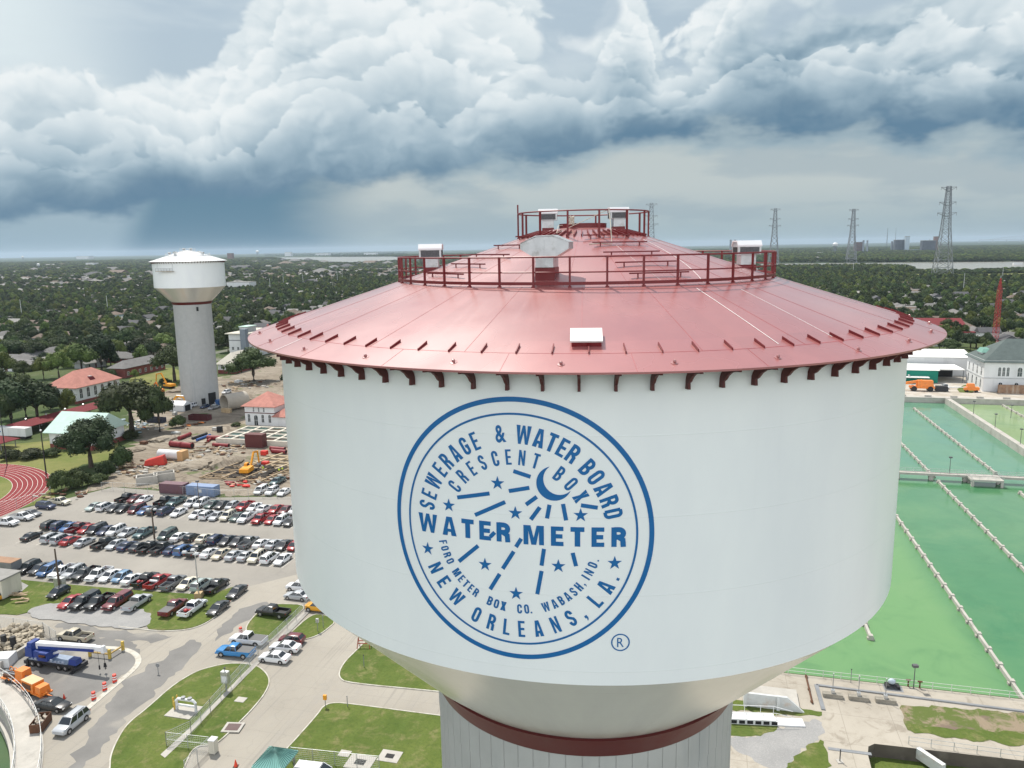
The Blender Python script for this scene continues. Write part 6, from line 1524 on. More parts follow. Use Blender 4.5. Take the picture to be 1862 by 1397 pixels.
def signpost(x, y, ty, label, head, col, z=0):
    b = G(x, y); h = hfit(b, ty); s = thing('sign_post', label, 'sign post', (b.x, b.y, z), GA)
    MB().tube([(0, 0, 0), (0, 0, h)], .05, 6).build('post', M_steel, s)
    if head == 'box': MB().box(-.22, .22, -.15, .15, h - .5, h + .15).build('head', col, s)
    elif head == 'round': MB().tube([(0, -.04, h), (0, .04, h)], .3, 12).build('sign', col, s)
    else: MB().box(-.06, .06, -.06, .06, h, h + .1).build('cap', col, s)
signpost(288, 1225, 1210, 'small grey sign post standing in the middle of the road', 'round', M_steel)
signpost(592, 1287, 1266, 'yellow-headed post at the corner of the lower lawn', 'box', M_yel)
signpost(632, 1286, 1267, 'thin dark post beside the side road, right of the yellow one', 'cap', M_steel)
signpost(662, 1214, 1192, 'black marker post standing in the upper right lawn', 'cap', M_black)
signpost(578, 1149, 1127, 'grey meter post on the small lawn near the taxi', 'box', M_galv)
signpost(588, 1142, 1120, 'thin leaning post beside the meter post', 'cap', M_steel)
# traffic barrels
def barrel(x, y, label, first=[None]):
    if first[0] is None:
        r = thing('traffic_barrel', 'x', 'traffic barrel'); 
        MB().lathe([(.34, 0), (.34, .1), (.30, .12), (.30, .34), (.28, .36), (.28, .62), (.26, .64), (.26, .9), (.24, .92), (.24, 1.15), (.0, 1.2)], 16).build('drum', mat('barrel_orange', lin3(214, 66, 48), .5), r)
        for z in (.4, .72): MB().lathe([(.292, z), (.292, z + .17)], 16).build('white_band', mat('reflective_white', (.8, .8, .8), .4), r)
        first[0] = r; c = r
    else: c = copy_tree(first[0])
    c.location = G(x, y); c['label'] = label; c['group'] = 'orange and white traffic barrels'; c['category'] = 'traffic barrel'; return c
barrel(209, 1240, 'orange and white traffic barrel farthest along the crane yard kerb'); barrel(191, 1255, 'orange and white traffic barrel between two others on the crane yard kerb')
barrel(171, 1272, 'orange and white traffic barrel nearest the black sedan'); barrel(438, 1153, 'orange and white traffic barrel behind the white pickup'); 
def cone(x, y, label, s=1.0):
    c = thing('traffic_cone', label, 'traffic cone', G(x, y), 0); MB().lathe([(.2 * s, .04), (.03 * s, .75 * s), (0, .75 * s)], 12).build('cone_body', mat('cone_orange', lin3(225, 70, 40), .5), c); MB().box(-.25 * s, .25 * s, -.25 * s, .25 * s, 0, .05).build('base', M_black, c)
cone(117, 1271, 'orange traffic cone at the tow bar of the orange machine'); cone(429, 1394, 'orange traffic cone left of the green pavilion roof', 1.2)
# timber rail with three yellow posts
f = thing('timber_barrier', 'low timber barrier with yellow posts beside the crane hook', 'barrier', G(200, 1196))
o0 = G(200, 1196); pts = [G(164, 1194) - o0, G(200, 1198) - o0, G(224, 1183) - o0]
for a, b in zip(pts, pts[1:]): MB().bar(a + Vector((0, 0, .75)), b + Vector((0, 0, .75)), .2, .2).build('rail', mat('barrier_timber', (.40, .28, .10), .8, var=.2), f)
for p in pts: MB().bar(p, p + Vector((0, 0, 1.5)), .35).build('post', mat('post_yellow', (.50, .36, .07), .7, var=.25), f)

# ------------------------------------------------------------------ truck crane
cr = thing('truck_crane', 'blue and white telescopic truck crane parked in the yard', 'crane', G(104, 1211), GA + R(-1)); cr.scale = (.74, .74, .74)
M_cblue = mat('crane_blue', lin3(32, 58, 128), .4, var=.1); M_cwhite = mat('crane_white', (.72, .74, .76), .4, var=.06, dirt=lin3(60, 90, 150), dirt_amt=.0)
MB().box(-6.0, 5.6, -1.35, 1.35, .8, 1.5).box(-6.6, -5.9, -1.5, 1.5, .5, 1.2).box(5.5, 6.2, -1.5, 1.5, .5, 1.2).build('chassis', mat('chassis_black', (.02, .022, .03), .6), cr)
w = MB(); w.M = Matrix.Rotation(math.pi / 2, 4, 'X'); w.lathe([(.02, .2), (.3, .2), (.32, .16)], 16, 1, False); w.lathe([(.32, .24), (.62, .24), (.68, .15), (.68, -.2), (.02, -.2)], 16, 0, False)
w0 = None
for x in (-4.6, -3.0, 1.9, 3.5):
    for s in (-1, 1):
        o = w.build('wheel', [M_tyre, M_rim], cr) if w0 is None else w0.copy()
        if w0 is None: w0 = o
        else: COL.objects.link(o); o.parent = cr
        o.location = (x, s * 1.3, .68); o.rotation_euler = (0, 0, 0 if s < 0 else math.pi)
MB().box(4.2, 6.1, -1.3, .3, 1.5, 2.6, taper=.12).build('driver_cab', M_cblue, cr); MB().box(-5.4, 4.0, -1.4, 1.4, 1.5, 1.72).build('deck', mat('deck_blue_grey', (.22, .28, .38), .5, var=.2), cr)
MB().box(-4.6, -.6, -1.3, 1.3, 1.72, 3.3, taper=.15).box(-6.2, -4.4, -1.4, 1.4, 2.0, 4.0, taper=.1).build('superstructure', M_cblue, cr)
MB().box(-5.9, -4.6, -1.1, 1.1, 4.0, 4.8, taper=.1).build('counterweight', M_cblue, cr)
MB().box(-2.6, -.2, -1.95, -.95, 1.9, 3.5, taper=.2).build('operator_cab', M_cblue, cr); MB().box(-2.2, -.5, -1.97, -1.9, 2.6, 3.2).build('cab_window', M_cglass, cr)
def boxbeam(a, b, w0_, h0_, w1_, h1_):
    a = Vector(a); b = Vector(b); u = Vector((0, 1, 0)); k = Vector((0, 0, 1)); q = [(-1, -1), (1, -1), (1, 1), (-1, 1)]
    return [a + u * (x * w0_ / 2) + k * (y * h0_ / 2) for x, y in q], [b + u * (x * w1_ / 2) + k * (y * h1_ / 2) for x, y in q]
MB().hexa(*boxbeam((-4.4, 0.2, 4.0), (9.6, .2, 5.0), 1.1, 1.25, .95, 1.0)).build('boom', M_cwhite, cr)
MB().hexa(*boxbeam((9.5, .2, 5.0), (11.6, .2, 5.05), .8, .8, .6, .9)).box(11.3, 12.0, -.2, .6, 4.3, 5.7, taper=.1).build('boom_head', M_cwhite, cr)
MB().bar((-3.8, -.38, 3.72), (9.8, -.37, 4.72), .09, .58).bar((2, -.38, 4.35), (8.6, -.39, 4.85), .1, .12).build('boom_stripe', M_cblue, cr)
MB().tube([(-1.5, .2, 2.2), (3.2, .2, 4.0)], .25, 10).build('lift_ram', M_cwhite, cr)
m = MB().tube([(11.6, .2, 4.4), (11.6, .2, 2.0)], .05, 5); m.box(11.35, 11.85, 0, .4, 1.2, 2.1, taper=.1).tube([(11.6, .2, 1.2), (11.8, .2, .95), (11.6, .2, .75), (11.45, .2, .9)], .09, 6); m.build('hook_block', M_black, cr)
m = MB().tube([(10.6, -.2, 4.5), (10.6, -.2, 1.6)], .04, 5); m.tube([(10.6, -.2, 1.6), (10.6, -.2, .8)], .16, 8); m.build('spare_hook', M_black, cr)
m = MB()
for i in range(9): m.box(-4.8 + i * .95, -4.3 + i * .95, -1.45 - .05 * (i % 2), -1.2, 1.72, 1.95 + .12 * (i % 3))
for i in range(5): m.tube([(-1.0 + i, -1.42, 1.9), (-.4 + i, -1.42, 2.05)], .07, 6)
m.build('side_lockers', mat('locker_blue_grey', (.30, .36, .46), .5, var=.3, scale=3), cr)
for x in (-5.8, 5.3):
    for s in (-1, 1): MB().box(x - .3, x + .3, s * 1.35 - .2, s * 1.35 + .2, .2, 1.3).box(x - .4, x + .4, s * 1.7 - .35, s * 1.7 + .35, .05, .2).build('outrigger', M_black, cr)
# orange drilling trailers
def orange_machine(x, y, label, rz, v):
    o = thing('trailer_pump' if v else 'drill_rig', label, 'trailer pump' if v else 'drill rig', G(x, y), rz); o.scale = (.82, .82, .82)
    MB().box(-3.2, 2.4, -1.1, 1.1, .55, .8).bar((2.4, 0, .65), (4.2, 0, .6), .18).build('chassis', M_org, o)
    if v:
        MB().box(-3.0, .4, -1.05, 1.05, .8, 2.3, taper=.08).build('engine_housing', M_org, o); MB().box(-2.6, -.2, -1.08, -1.02, 1.1, 2.0).build('side_grille', M_rust, o)
        MB().box(.6, 2.2, -.9, .9, .8, 2.0, taper=.1).build('hopper', M_org, o); MB().box(-2.9, .3, -1.0, 1.0, 2.3, 2.38).build('housing_roof', mat('dusty_orange', (.62, .42, .24), .7), o)
        MB().bar((2.4, -.5, .8), (3.2, -.4, 1.4), .25).build('jack', M_org, o)
    else:
        MB().box(0.2, 2.2, -.9, .9, .9, 2.7, taper=.1).build('engine_housing', M_org, o); MB().tube([(-3.4, -.3, 1.3), (2.6, -.3, 1.7)], .14, 8).tube([(-3.4, .1, 1.5), (2.6, .1, 1.5)], .1, 8).build('drill_mast', M_steel, o)
        m = MB()
        for k in range(3): m.tube([(-2.2 + 1.1 * k + .5 * math.cos(a * .63), .3, 1.8 + .5 * math.sin(a * .63)) for a in range(11)], .07, 6)
        m.build('hose_reel', M_org, o); MB().box(-3.0, -.4, -.8, .8, .8, 1.3).build('winch_bed', M_rust, o)
    m = MB()
    for x_ in (-1.6, -.6):
        for s in (-1, 1): m.tube([(x_, s * 1.0, .42), (x_, s * 1.25, .42)], .42, 12)
    m.build('wheels', M_tyre, o); return o
orange_machine(36, 1240, 'orange drill rig trailer with hose reel, behind the orange pump', GA + R(-8), False)
orange_machine(70, 1262, 'dusty orange trailer pump beside the black sedan', GA + R(-14), True)
# rubbish skip
s = thing('rubbish_skip', 'rusty open skip full of pale rubble beside the basin fence', 'skip', G(75, 1322), GA + R(112)); s.scale = (.85, .75, 1.1)
m = MB(); L_, W2, H_ = 1.7, 1.0, 1.1
for x0, x1, y0, y1 in ((-L_, L_, -W2, -W2 + .08), (-L_, L_, W2 - .08, W2), (-L_, -L_ + .08, -W2 + .08, W2 - .08), (L_ - .08, L_, -W2 + .08, W2 - .08)): m.box(x0, x1, y0, y1, .1, H_)
m.box(-L_, L_, -W2, W2, .05, .12); m.build('body', M_rust, s)
m = MB(); rr = random.Random(3)
for i in range(26): m.ico((rr.uniform(-1.4, 1.4), rr.uniform(-.8, .8), .75 + rr.uniform(0, .25)), rr.uniform(.14, .3), sub=1, jit=.3, seed=i, smooth=False)
m.build('rubble', mat('pale_rubble', (.5, .44, .36), .9, var=.3, scale=3), s)
# bulk bags and stone pile
m = MB(); rr = random.Random(11)
for i in range(420):
    px, py = rr.uniform(-30, 76), rr.uniform(1148, 1190)
    p = G(px, py + max(0, (30 - px)) * .1); m.ico((p.x, p.y, rr.uniform(.1, 1.3)), rr.uniform(.2, .52), sub=1, jit=.25, seed=i, sq=(1.2, 1, .8))
o = m.build('stone_pile', mat('buff_stone', (.38, .33, .25), .9, var=.3, scale=1.2)); tag(o, 'heap of buff rounded stones behind the crane', 'stone pile', kind='stuff')
for x, y, lb in ((9, 1180, 'black drum standing in the stone heap, left one'), (26, 1183, 'black drum standing in the stone heap, right one')):
    d = thing('black_drum', lb, 'drum', G(x, y)); MB().lathe([(.0, 0), (.42, 0), (.42, .5), (.45, .52), (.42, .54), (.42, 1.3), (.45, 1.32), (.42, 1.34), (.42, 2.3), (0, 2.3)], 14).build('barrel_body', M_black, d)
c = MB()
a, b = G(0, 1218), G(72, 1172); v = (b - a).normalized(); 
c.bar(Vector((0, 0, .6)), b - a + Vector((0, 0, .6)), .5, 1.2); o = c.build('concrete_wall', M_conc, loc=a); tag(o, 'low weathered concrete wall between the stone heap and the crane', 'low wall')
o = MB().box(-1.4, 1.2, -1.2, 1.2, 0, 1.5, taper=.05).build('pipe_crate', M_white, loc=G(10, 1208), rz=GA + R(20)); tag(o, 'white plastic tank cage at the left edge beside the low wall', 'tank cage')
# site office at the left edge
cen = G(-12, 1080); s = thing('site_office', 'cream portable site office with a grey window at the left edge', 'portable office', cen + Vector((0, 0, .12)), GA)
MB().box(-7, 4.4, -2.0, 2.0, .25, 3.6).build('wall', W_cream, s); MB().box(-7.2, 4.6, -2.2, 2.2, 3.6, 3.85).build('roof', R_lt, s); win(s, 2.3, -2.0, 1.5, 1.6, 1.5, 's', frame=M_galv)
m = MB().box(-6.5, 4, -1.8, 1.8, 0, .25); m.build('skirt', M_steel, s)
c = thing('freight_container', 'rust-topped dark container behind the site office', 'container', G(8, 1042), GA)
MB().box(-4.5, 3.2, -1.2, 1.2, .1, 2.7).build('body', M_steel, c); MB().box(-4.5, 3.2, -1.2, 1.2, 2.7, 2.76).build('rusty_top', mat('rust_top', (.30, .18, .11), .85, var=.25), c)
m = MB(); rr = random.Random(5)
for i in range(9): p = G(rr.uniform(24, 48), rr.uniform(1084, 1098)) - G(36, 1092); m.bar(p + Vector((-1, rr.uniform(-.6, .6), .2 + i * .05)), p + Vector((1, rr.uniform(-.6, .6), .25 + i * .05)), .25, .12)
o = m.build('timber_scraps', M_wood, loc=G(36, 1092) + Vector((0, 0, .12))); tag(o, 'small heap of broken boards on the grass near the yellow car', 'timber scraps')
# white pipe loop and bollards
s = thing('backflow_assembly', 'white pipe loop on a concrete pad in the big lawn', 'pipe loop', G(340, 1294) + Vector((0, 0, .12)), GA)
MB().box(-2.2, 1.6, -1.7, 1.2, 0, .08).build('pad', M_conc, s)
MB().tube([(-1.5, 0, .05), (-1.5, 0, 1.3), (-1.2, 0, 1.6), (1.1, 0, 1.6), (1.4, 0, 1.3), (1.4, 0, .05)], .2, 10).tube([(-1.5, 0, .75), (1.4, 0, .75)], .15, 10).build('pipe', M_white, s)
MB().lathe([(.0, 1.75), (.3, 1.75), (.3, 1.95), (0, 1.95)], 12, cx=-.4).lathe([(.0, 1.75), (.3, 1.75), (.3, 1.95), (0, 1.95)], 12, cx=.6).build('valve_wheel', M_steel, s)
for i, (x, y, lb) in enumerate(((318, 1292, 'yellow bollard left of the white pipe loop, nearest'), (316, 1284, 'yellow bollard left of the white pipe loop, middle'), (323, 1280, 'yellow bollard left of the white pipe loop, farthest'))):
    o = MB().lathe([(.13, 0), (.13, 1.1), (.07, 1.2), (0, 1.22)], 12).build('bollard', mat('bollard_yellow', (.55, .38, .06), .6, var=.2), loc=G(x, y) + Vector((0, 0, .12))); tag(o, lb, 'bollard', 'yellow bollards by the pipe loop')
s = thing('gate_pillar', 'cream gate pillar at the end of the chain-link gate', 'gate pillar', G(389, 1369) + Vector((0, 0, .1)), GA); MB().box(-.4, .4, -.4, .4, 0, 1.7).build('pillar', W_cream, s); MB().box(-.45, .45, -.45, .45, 1.7, 1.82).build('cap', M_white, s)
for x, y, w_, lb in ((627, 1372, .7, 'small square concrete hatch in the lower lawn'), (655, 1388, 1.6, 'concrete hatch at the bottom edge of the lower lawn'), (709, 1377, 1.3, 'square concrete drain with dark grate in the lower lawn'), (438, 1274, .7, 'small concrete valve lid in the big lawn')):
    s = thing('drain_hatch', lb, 'drain hatch', G(x, y) + Vector((0, 0, .1)), GA); MB().box(-w_, w_, -w_ * .8, w_ * .8, 0, .06).build('frame', M_conc, s)
    if w_ > 1: MB().box(-w_ * .4, w_ * .4, -w_ * .3, w_ * .3, .06, .075).build('grate', M_dark, s)
s = thing('storm_drain', 'brown storm drain grate at the kerb of the big lawn', 'storm drain', G(424, 1325) + Vector((0, 0, .1)), GA + R(10)); MB().box(-1.2, 1.2, -1.0, 1.0, 0, .12).build('frame', M_conc, s); MB().box(-.85, .85, -.7, .7, .12, .14).build('grate', mat('grate_brown', (.10, .06, .055), .7), s)
s = thing('folding_sign', 'folded orange A-frame sign on the lawn under the tank rim', 'A-frame sign', G(662, 1177) + Vector((0, 0, .1)), 0)
for d in (-1, 1): MB().bar((-.8, d * .1, 1.5), (-.8 * .9 - .2, d * .8, 0), .1).bar((.8, d * .1, 1.5), (1.0, d * .8, 0), .1).bar((-.9, d * .45, .75), (.9, d * .45, .75), .1).build('trestle', mat('trestle_red', lin3(150, 60, 40), .6), s)
MB().bar((-.85, 0, 1.5), (.85, 0, 1.5), .12).build('top_bar', mat('trestle_red', (0, 0, 0)), s)
# teal pavilion
pA, pB = G(490, 1356, 2.6), G(543, 1363, 2.6); pw = (pB - pA).length; C = (pA + E1 * pw / 2 - E2 * pw / 2); s = thing('pavilion', 'open pavilion with a teal standing-seam hip roof at the bottom edge', 'pavilion', (C.x, C.y, 0), GA)
hw_ = pw / 2; m = MB(); hip(m, pw - .6, pw - .5, 2.75, 1.15, .3); rf = m.build('roof', mat('teal_metal_roof', lin3(118, 168, 160), .4, var=.08), s)
m = MB()
for i in range(-5, 6):
    x = i * hw_ / 5.6
    for sg in (-1, 1): m.bar((x * .05, sg * .1, 3.93), (x, sg * hw_, 2.58), .04); m.bar((sg * .1, x * .05, 3.93), (sg * hw_, x, 2.58), .04)
m.build('roof_seams', mat('teal_seam', lin3(70, 110, 104), .5), rf)
for x in (-1, 1):
    for y in (-1, 1): MB().box(x * hw_ * .8 - .1, x * hw_ * .8 + .1, y * hw_ * .8 - .1, y * hw_ * .8 + .1, 0, 2.75).build('post', M_galv, s)

# ------------------------------------------------------------------ right foreground hardware
for i, (x, y, lb) in enumerate(((1514, 1268, 'weathered sluice gate block farthest left below the pool rail'), (1561, 1273, 'weathered sluice gate block, middle of the three below the pool rail'), (1610, 1278, 'weathered sluice gate block farthest right below the pool rail'))):
    s = thing('sluice_gate', lb, 'sluice gate', G(x, y) + Vector((0, 0, .03)), GA); 
    MB().box(-1.25, 1.25, -.35, .35, 0, .55).build('block', mat('dirty_block', (.26, .24, .20), .9, var=.3, scale=1.5), s); MB().tube([(0, .2, .5), (0, .2, 3.2)], .045, 6).build('stem', M_steel, s); MB().ico((0, .2, 3.3), .09).build('stem_cap', M_white, s)
    MB().box(-.22, .22, -.1, .35, .55, 1.0).build('gear_box', M_galv, s); s['group'] = 'sluice gates'
lamp_px(1661, 1252, 1212, 'square-headed lamp post standing beside the pool railing', r=.06)
signpost(1547, 1242, 1218, 'black upright post at the pool edge', 'cap', M_black)
o0 = G(1470, 1255); s = thing('pipe_run', 'brown pipe lying across the concrete apron', 'pipe', o0 + Vector((0, 0, .2)))
MB().tube([G(1465, 1230) - o0, G(1471, 1255) - o0, G(1477, 1281) - o0], .12, 8).build('pipe', M_rust, s)
for q in ((1466, 1233), (1471, 1256), (1476, 1278)): MB().ico(G(*q) - o0, .22, sq=(1, 1, .9)).build('flange', M_rust, s)
s = thing('pump_skid', 'small grey pump on a frame against the pool railing', 'pump', G(1622, 1251), GA); MB().box(-.9, .9, -.5, .5, .35, .5).box(-.9, -.8, -.5, .5, 0, .35).box(.8, .9, -.5, .5, 0, .35).build('frame', M_black, s); MB().ico((-.1, 0, .95), .42, sub=2, sq=(1.2, .8, 1)).build('motor', mat('pump_blue_grey', (.42, .50, .56), .5), s); MB().box(-1.1, 1.3, -.9, .7, 0, .05).build('base_plate', M_steel, s)
for x, y, lb in ((1651, 1249, 'rusty valve stand left of the pool lamp post'), (1672, 1252, 'rusty valve stand right of the pool lamp post')):
    s = thing('valve_stand', lb, 'valve', G(x, y), GA); MB().tube([(0, 0, 0), (0, 0, 1.0)], .1, 8).build('stem', M_rust, s); MB().tube([(-.3, 0, 1.0), (.3, 0, 1.0)], .12, 8).build('valve_body', M_rust, s)
# white flume and steps
a = G(1352, 1284); s = thing('concrete_flume', 'white-walled concrete flume beside the tower shaft', 'flume', a, GA)
MB().box(0, 5.2, 0, .35, 0, 1.9).box(0, .35, .35, 4.8, 0, 1.9).hexa([(5.2, 0, 0), (7.6, 0, 0), (7.6, .35, 0), (5.2, .35, 0)], [(5.2, 0, 1.9), (5.4, 0, 1.9), (5.4, .35, 1.9), (5.2, .35, 1.9)]).box(4.1, 4.5, -.25, 0, 0, 2.1).box(.0, .4, -.25, 0, 0, 2.1).build('wall', mat('flume_white', (.55, .57, .56), .8, var=.1, dirt=(.4, .22, .1), dirt_amt=.4, dscale=.6), s)
MB().box(.35, 7.0, .35, 4.6, 0, .5).build('floor', M_conc, s)
s = thing('steps', 'pale concrete steps with handrail beside the tower shaft', 'steps', G(1326, 1310), GA + R(8))
MB().box(0, 5.6, -.8, .8, 0, .75).box(5.6, 9.2, -.8, .8, 0, .2).build('treads', W_white, s)
m = MB()
for x in range(0, 6): m.box(x + .08, x + .8, -.83, -.8, .15, .6)
m.build('recesses', M_dark, s)
m = MB()
for y in (-.75, .75): m.tube([(0, y, 1.7), (5.6, y, 1.75), (8.0, y, 1.15)], .04, 5); [m.bar((x, y, .2), (x, y, 1.7), .05) for x in (0, 2, 4, 5.6)]
m.build('handrail', M_white, s)
c = MB(); a, b = G(1668, 1368, -.6), G(1716, 1400, -.6); c.bar(Vector((0, 0, 0)), b - a, .6, 1.3); tag(c.build('channel_beam', mat('flume_white', (0, 0, 0)), loc=a), 'white concrete cross beam in the sunken channel', 'beam')
c = MB(); a, b = G(1484, 1247), G(1497, 1292); c.bar(Vector((0, 0, .1)), b - a + Vector((0, 0, .1)), .5, .2); a2, b2 = G(1484, 1247), G(1900, 1300); c.bar(a2 - a + Vector((0, 0, .1)), b2 - a + Vector((0, 0, .1)), .35, .2); tag(c.build('pipe_trench_cover', M_steel, loc=a), 'grey trench cover strip along the pool apron', 'trench cover')
tag(MB().box(-2.4, 2.4, -.25, .25, 0, .06).build('drain_channel', M_steel, loc=G(1545, 1367) + Vector((0, 0, .03)), rz=GA), 'dark grey drain strip on the lower right concrete', 'drain')
s = thing('stand_pipe', 'short black standpipe at the bottom edge of the right concrete', 'standpipe', G(1527, 1386) + Vector((0, 0, .03))); MB().tube([(0, 0, 0), (0, 0, 1.6)], .06, 8).build('pipe', M_black, s); MB().box(-.35, .35, -.35, .35, 0, .12).build('base', M_conc, s)

# ------------------------------------------------------------------ construction site
def excavator(x, y, rz, col, label, s=1.0, boom=1):
    e = thing('excavator', label, 'excavator', G(x, y), rz); m_ = col
    for yy in (-1.2, 1.2):
        MB().hexa([(-2.1 * s, yy - .3, .15), (2.1 * s, yy - .3, .15), (2.4 * s, yy - .3, .5), (2.1 * s, yy - .3, .95), (-2.1 * s, yy - .3, .95), (-2.4 * s, yy - .3, .5)], [(-2.1 * s, yy + .3, .15), (2.1 * s, yy + .3, .15), (2.4 * s, yy + .3, .5), (2.1 * s, yy + .3, .95), (-2.1 * s, yy + .3, .95), (-2.4 * s, yy + .3, .5)]).build('track', M_black, e)
    MB().box(-2.6 * s, .9, -1.3, 1.3, 1.05, 2.2, taper=.08).box(-3.0 * s, -2.5 * s, -1.3, 1.3, 1.1, 2.1).build('body', m_, e)
    MB().box(.1, 1.7, .3, 1.3, 1.1, 2.9, taper=.1).build('cab', m_, e); MB().box(.15, 1.72, .27, 1.32, 1.9, 2.7, taper=.08).build('cab_window', M_cglass, e)
    A, B, C = Vector((1.0, -.3, 1.7)), Vector((3.6 * s, -.3, 5.2 * s)), Vector((6.4 * s, -.3, 4.6 * s * boom)); D = Vector((6.9 * s, -.3, 1.2))
    MB().bar(A, B, .4, .6).bar(B, C, .38, .5).build('boom', m_, e); MB().bar(C + Vector((-.2, 0, .3)), D, .32, .4).build('stick', m_, e)
    MB().hexa([D + Vector(q) for q in [(-.7, -.5, -.9), (.2, -.5, -1.0), (.5, -.5, -.2), (0, -.5, .3)]], [D + Vector(q) for q in [(-.7, .5, -.9), (.2, .5, -1.0), (.5, .5, -.2), (0, .5, .3)]]).build('bucket', M_steel, e)
    MB().tube([A + Vector((.3, 0, -.2)), (A + B) / 2 + Vector((.3, 0, -.2))], .09, 6).tube([B + Vector((0, 0, .4)), C + Vector((-.2, 0, .7))], .09, 6).build('ram', M_galv, e)
excavator(306, 706, GA + R(165), M_yel, 'yellow excavator with raised arm left of the far tower', 1.25)
excavator(306, 745, GA + R(20), M_yel, 'yellow excavator partly behind the oak, under the far tower')
excavator(452, 862, GA + R(100), M_yel, 'yellow excavator working at the edge of the dark pit', 1.0)
excavator(290, 716, GA + R(150), M_org, 'orange machine in front of the raised-arm excavator', .9, .8)
def simple(name, label, cat, x, y, rz, parts, z=0.0):
    o = thing(name, label, cat, G(x, y) + Vector((0, 0, z)), rz)
    for nm, mb, m_ in parts: mb.build(nm, m_, o)
    return o
def skipbox(L, W, H, m_, fill=None):
    mb = MB()
    for x0, x1, y0, y1 in ((-L, L, -W, -W + .12), (-L, L, W - .12, W), (-L, -L + .12, -W + .12, W - .12), (L - .12, L, -W + .12, W - .12)): mb.box(x0, x1, y0, y1, .1, H)
    mb.box(-L + .12, L - .12, -W + .12, W - .12, .1, .3)
    n = int(L * 1.3); rb = MB()
    for i in range(n): x = -L + 2 * L * (i + .5) / n; rb.box(x - .07, x + .07, -W - .08, -W, .1, H).box(x - .07, x + .07, W, W + .08, .1, H)
    return [('body', mb, m_), ('ribs', rb, m_)]
simple('roll_off_dumpster', 'long maroon open dumpster in front of the far tower', 'dumpster', 364, 764, GA, skipbox(4.0, 1.3, 2.0, mat('maroon_steel', lin3(80, 30, 34), .6, var=.2)))
simple('roll_off_dumpster', 'dark navy open dumpster under the oak', 'dumpster', 285, 768, GA, skipbox(3.2, 1.2, 1.8, mat('navy_steel', (.03, .035, .06), .6, var=.2)))
def container(x, y, m_, label, L=3.05, rz=GA, mark=False):
    bd = MB().box(-L, L, -1.22, 1.22, .1, 2.6); rb = MB(); n = int(L * 6)
    for i in range(n): xx = -L + .1 + (2 * L - .2) * (i + .5) / n; rb.box(xx - .06, xx + .06, -1.25, -1.22, .25, 2.45).box(xx - .06, xx + .06, 1.22, 1.25, .25, 2.45)
    fr = MB()
    for sx in (-L, L):
        for sy in (-1.22, 1.22): fr.box(sx - .07, sx + .07, sy - .07, sy + .07, .08, 2.64)
    ps = [('body', bd, m_), ('corrugation', rb, m_), ('corner_posts', fr, m_)]
    if mark: ps.append(('white_mark', MB().box(-.5, .5, -1.275, -1.255, 1.0, 1.8), M_white))
    return simple('shipping_container', label, 'container', x, y, rz, ps)
container(318, 896, mat('container_plum', lin3(104, 74, 84), .6, var=.15, dirt=RUSTC, dirt_amt=.7, dscale=.8), 'rusty plum shipping container at the far lot fence', 3.4)
container(370, 900, M_blueP, 'pale blue shipping container with white mark at the lot fence', 3.9, mark=True)
container(410, 737, mat('container_deep_blue', lin3(50, 90, 140), .6), 'deep blue container at the foot of the far tower', 3.4, GA + R(60))
for x, y, rz, lb in ((268, 878, 8, 'open concrete box trough left of its twin on the dirt'), (299, 872, 10, 'open concrete box trough right of its twin on the dirt')):
    mb = MB()
    for x0, x1, y0, y1 in ((-2.6, 2.6, -1.6, -1.3), (-2.6, 2.6, 1.3, 1.6), (-2.6, -2.3, -1.3, 1.3), (2.3, 2.6, -1.3, 1.3)): mb.box(x0, x1, y0, y1, 0, 2.0)
    simple('concrete_trough', lb, 'concrete box', x, y, GA + R(rz + 30), [('walls', mb, M_conc), ('floor', MB().box(-2.3, 2.3, -1.3, 1.3, 0, .2), M_dirt)])
simple('storage_tank', 'white horizontal tank with a tan end on the dirt', 'tank', 312, 836, GA + R(-2), [('shell', MB().tube([(-4, 0, 1.6), (3.2, 0, 1.6)], 1.4, 20), M_white), ('tan_end', MB().box(3.2, 5.0, -1.4, 1.4, .1, 3.0), mat('tan_plywood', (.50, .30, .14), .8)), ('saddles', MB().box(-3, -2.6, -1.2, 1.2, 0, .7).box(1.6, 2, -1.2, 1.2, 0, .7), M_steel)])
simple('red_hopper', 'red sloping steel hopper beside the white tank', 'hopper', 284, 846, GA + R(20), [('body', MB().hexa([(-3, -1.2, .2), (2.8, -1.2, .2), (2.8, 1.2, .2), (-3, 1.2, .2)], [(-2.6, -1.1, 1.6), (2.4, -1.1, 2.9), (2.4, 1.1, 2.9), (-2.6, 1.1, 1.6)]), mat('hopper_red', lin3(190, 50, 38), .5, var=.12)), ('legs', MB().box(-2.8, -2.6, -1, 1, 0, .3).box(2.4, 2.6, -1, 1, 0, .3), M_steel)])
M_pred = mat('pipe_dark_red', lin3(126, 36, 40), .5, var=.12)
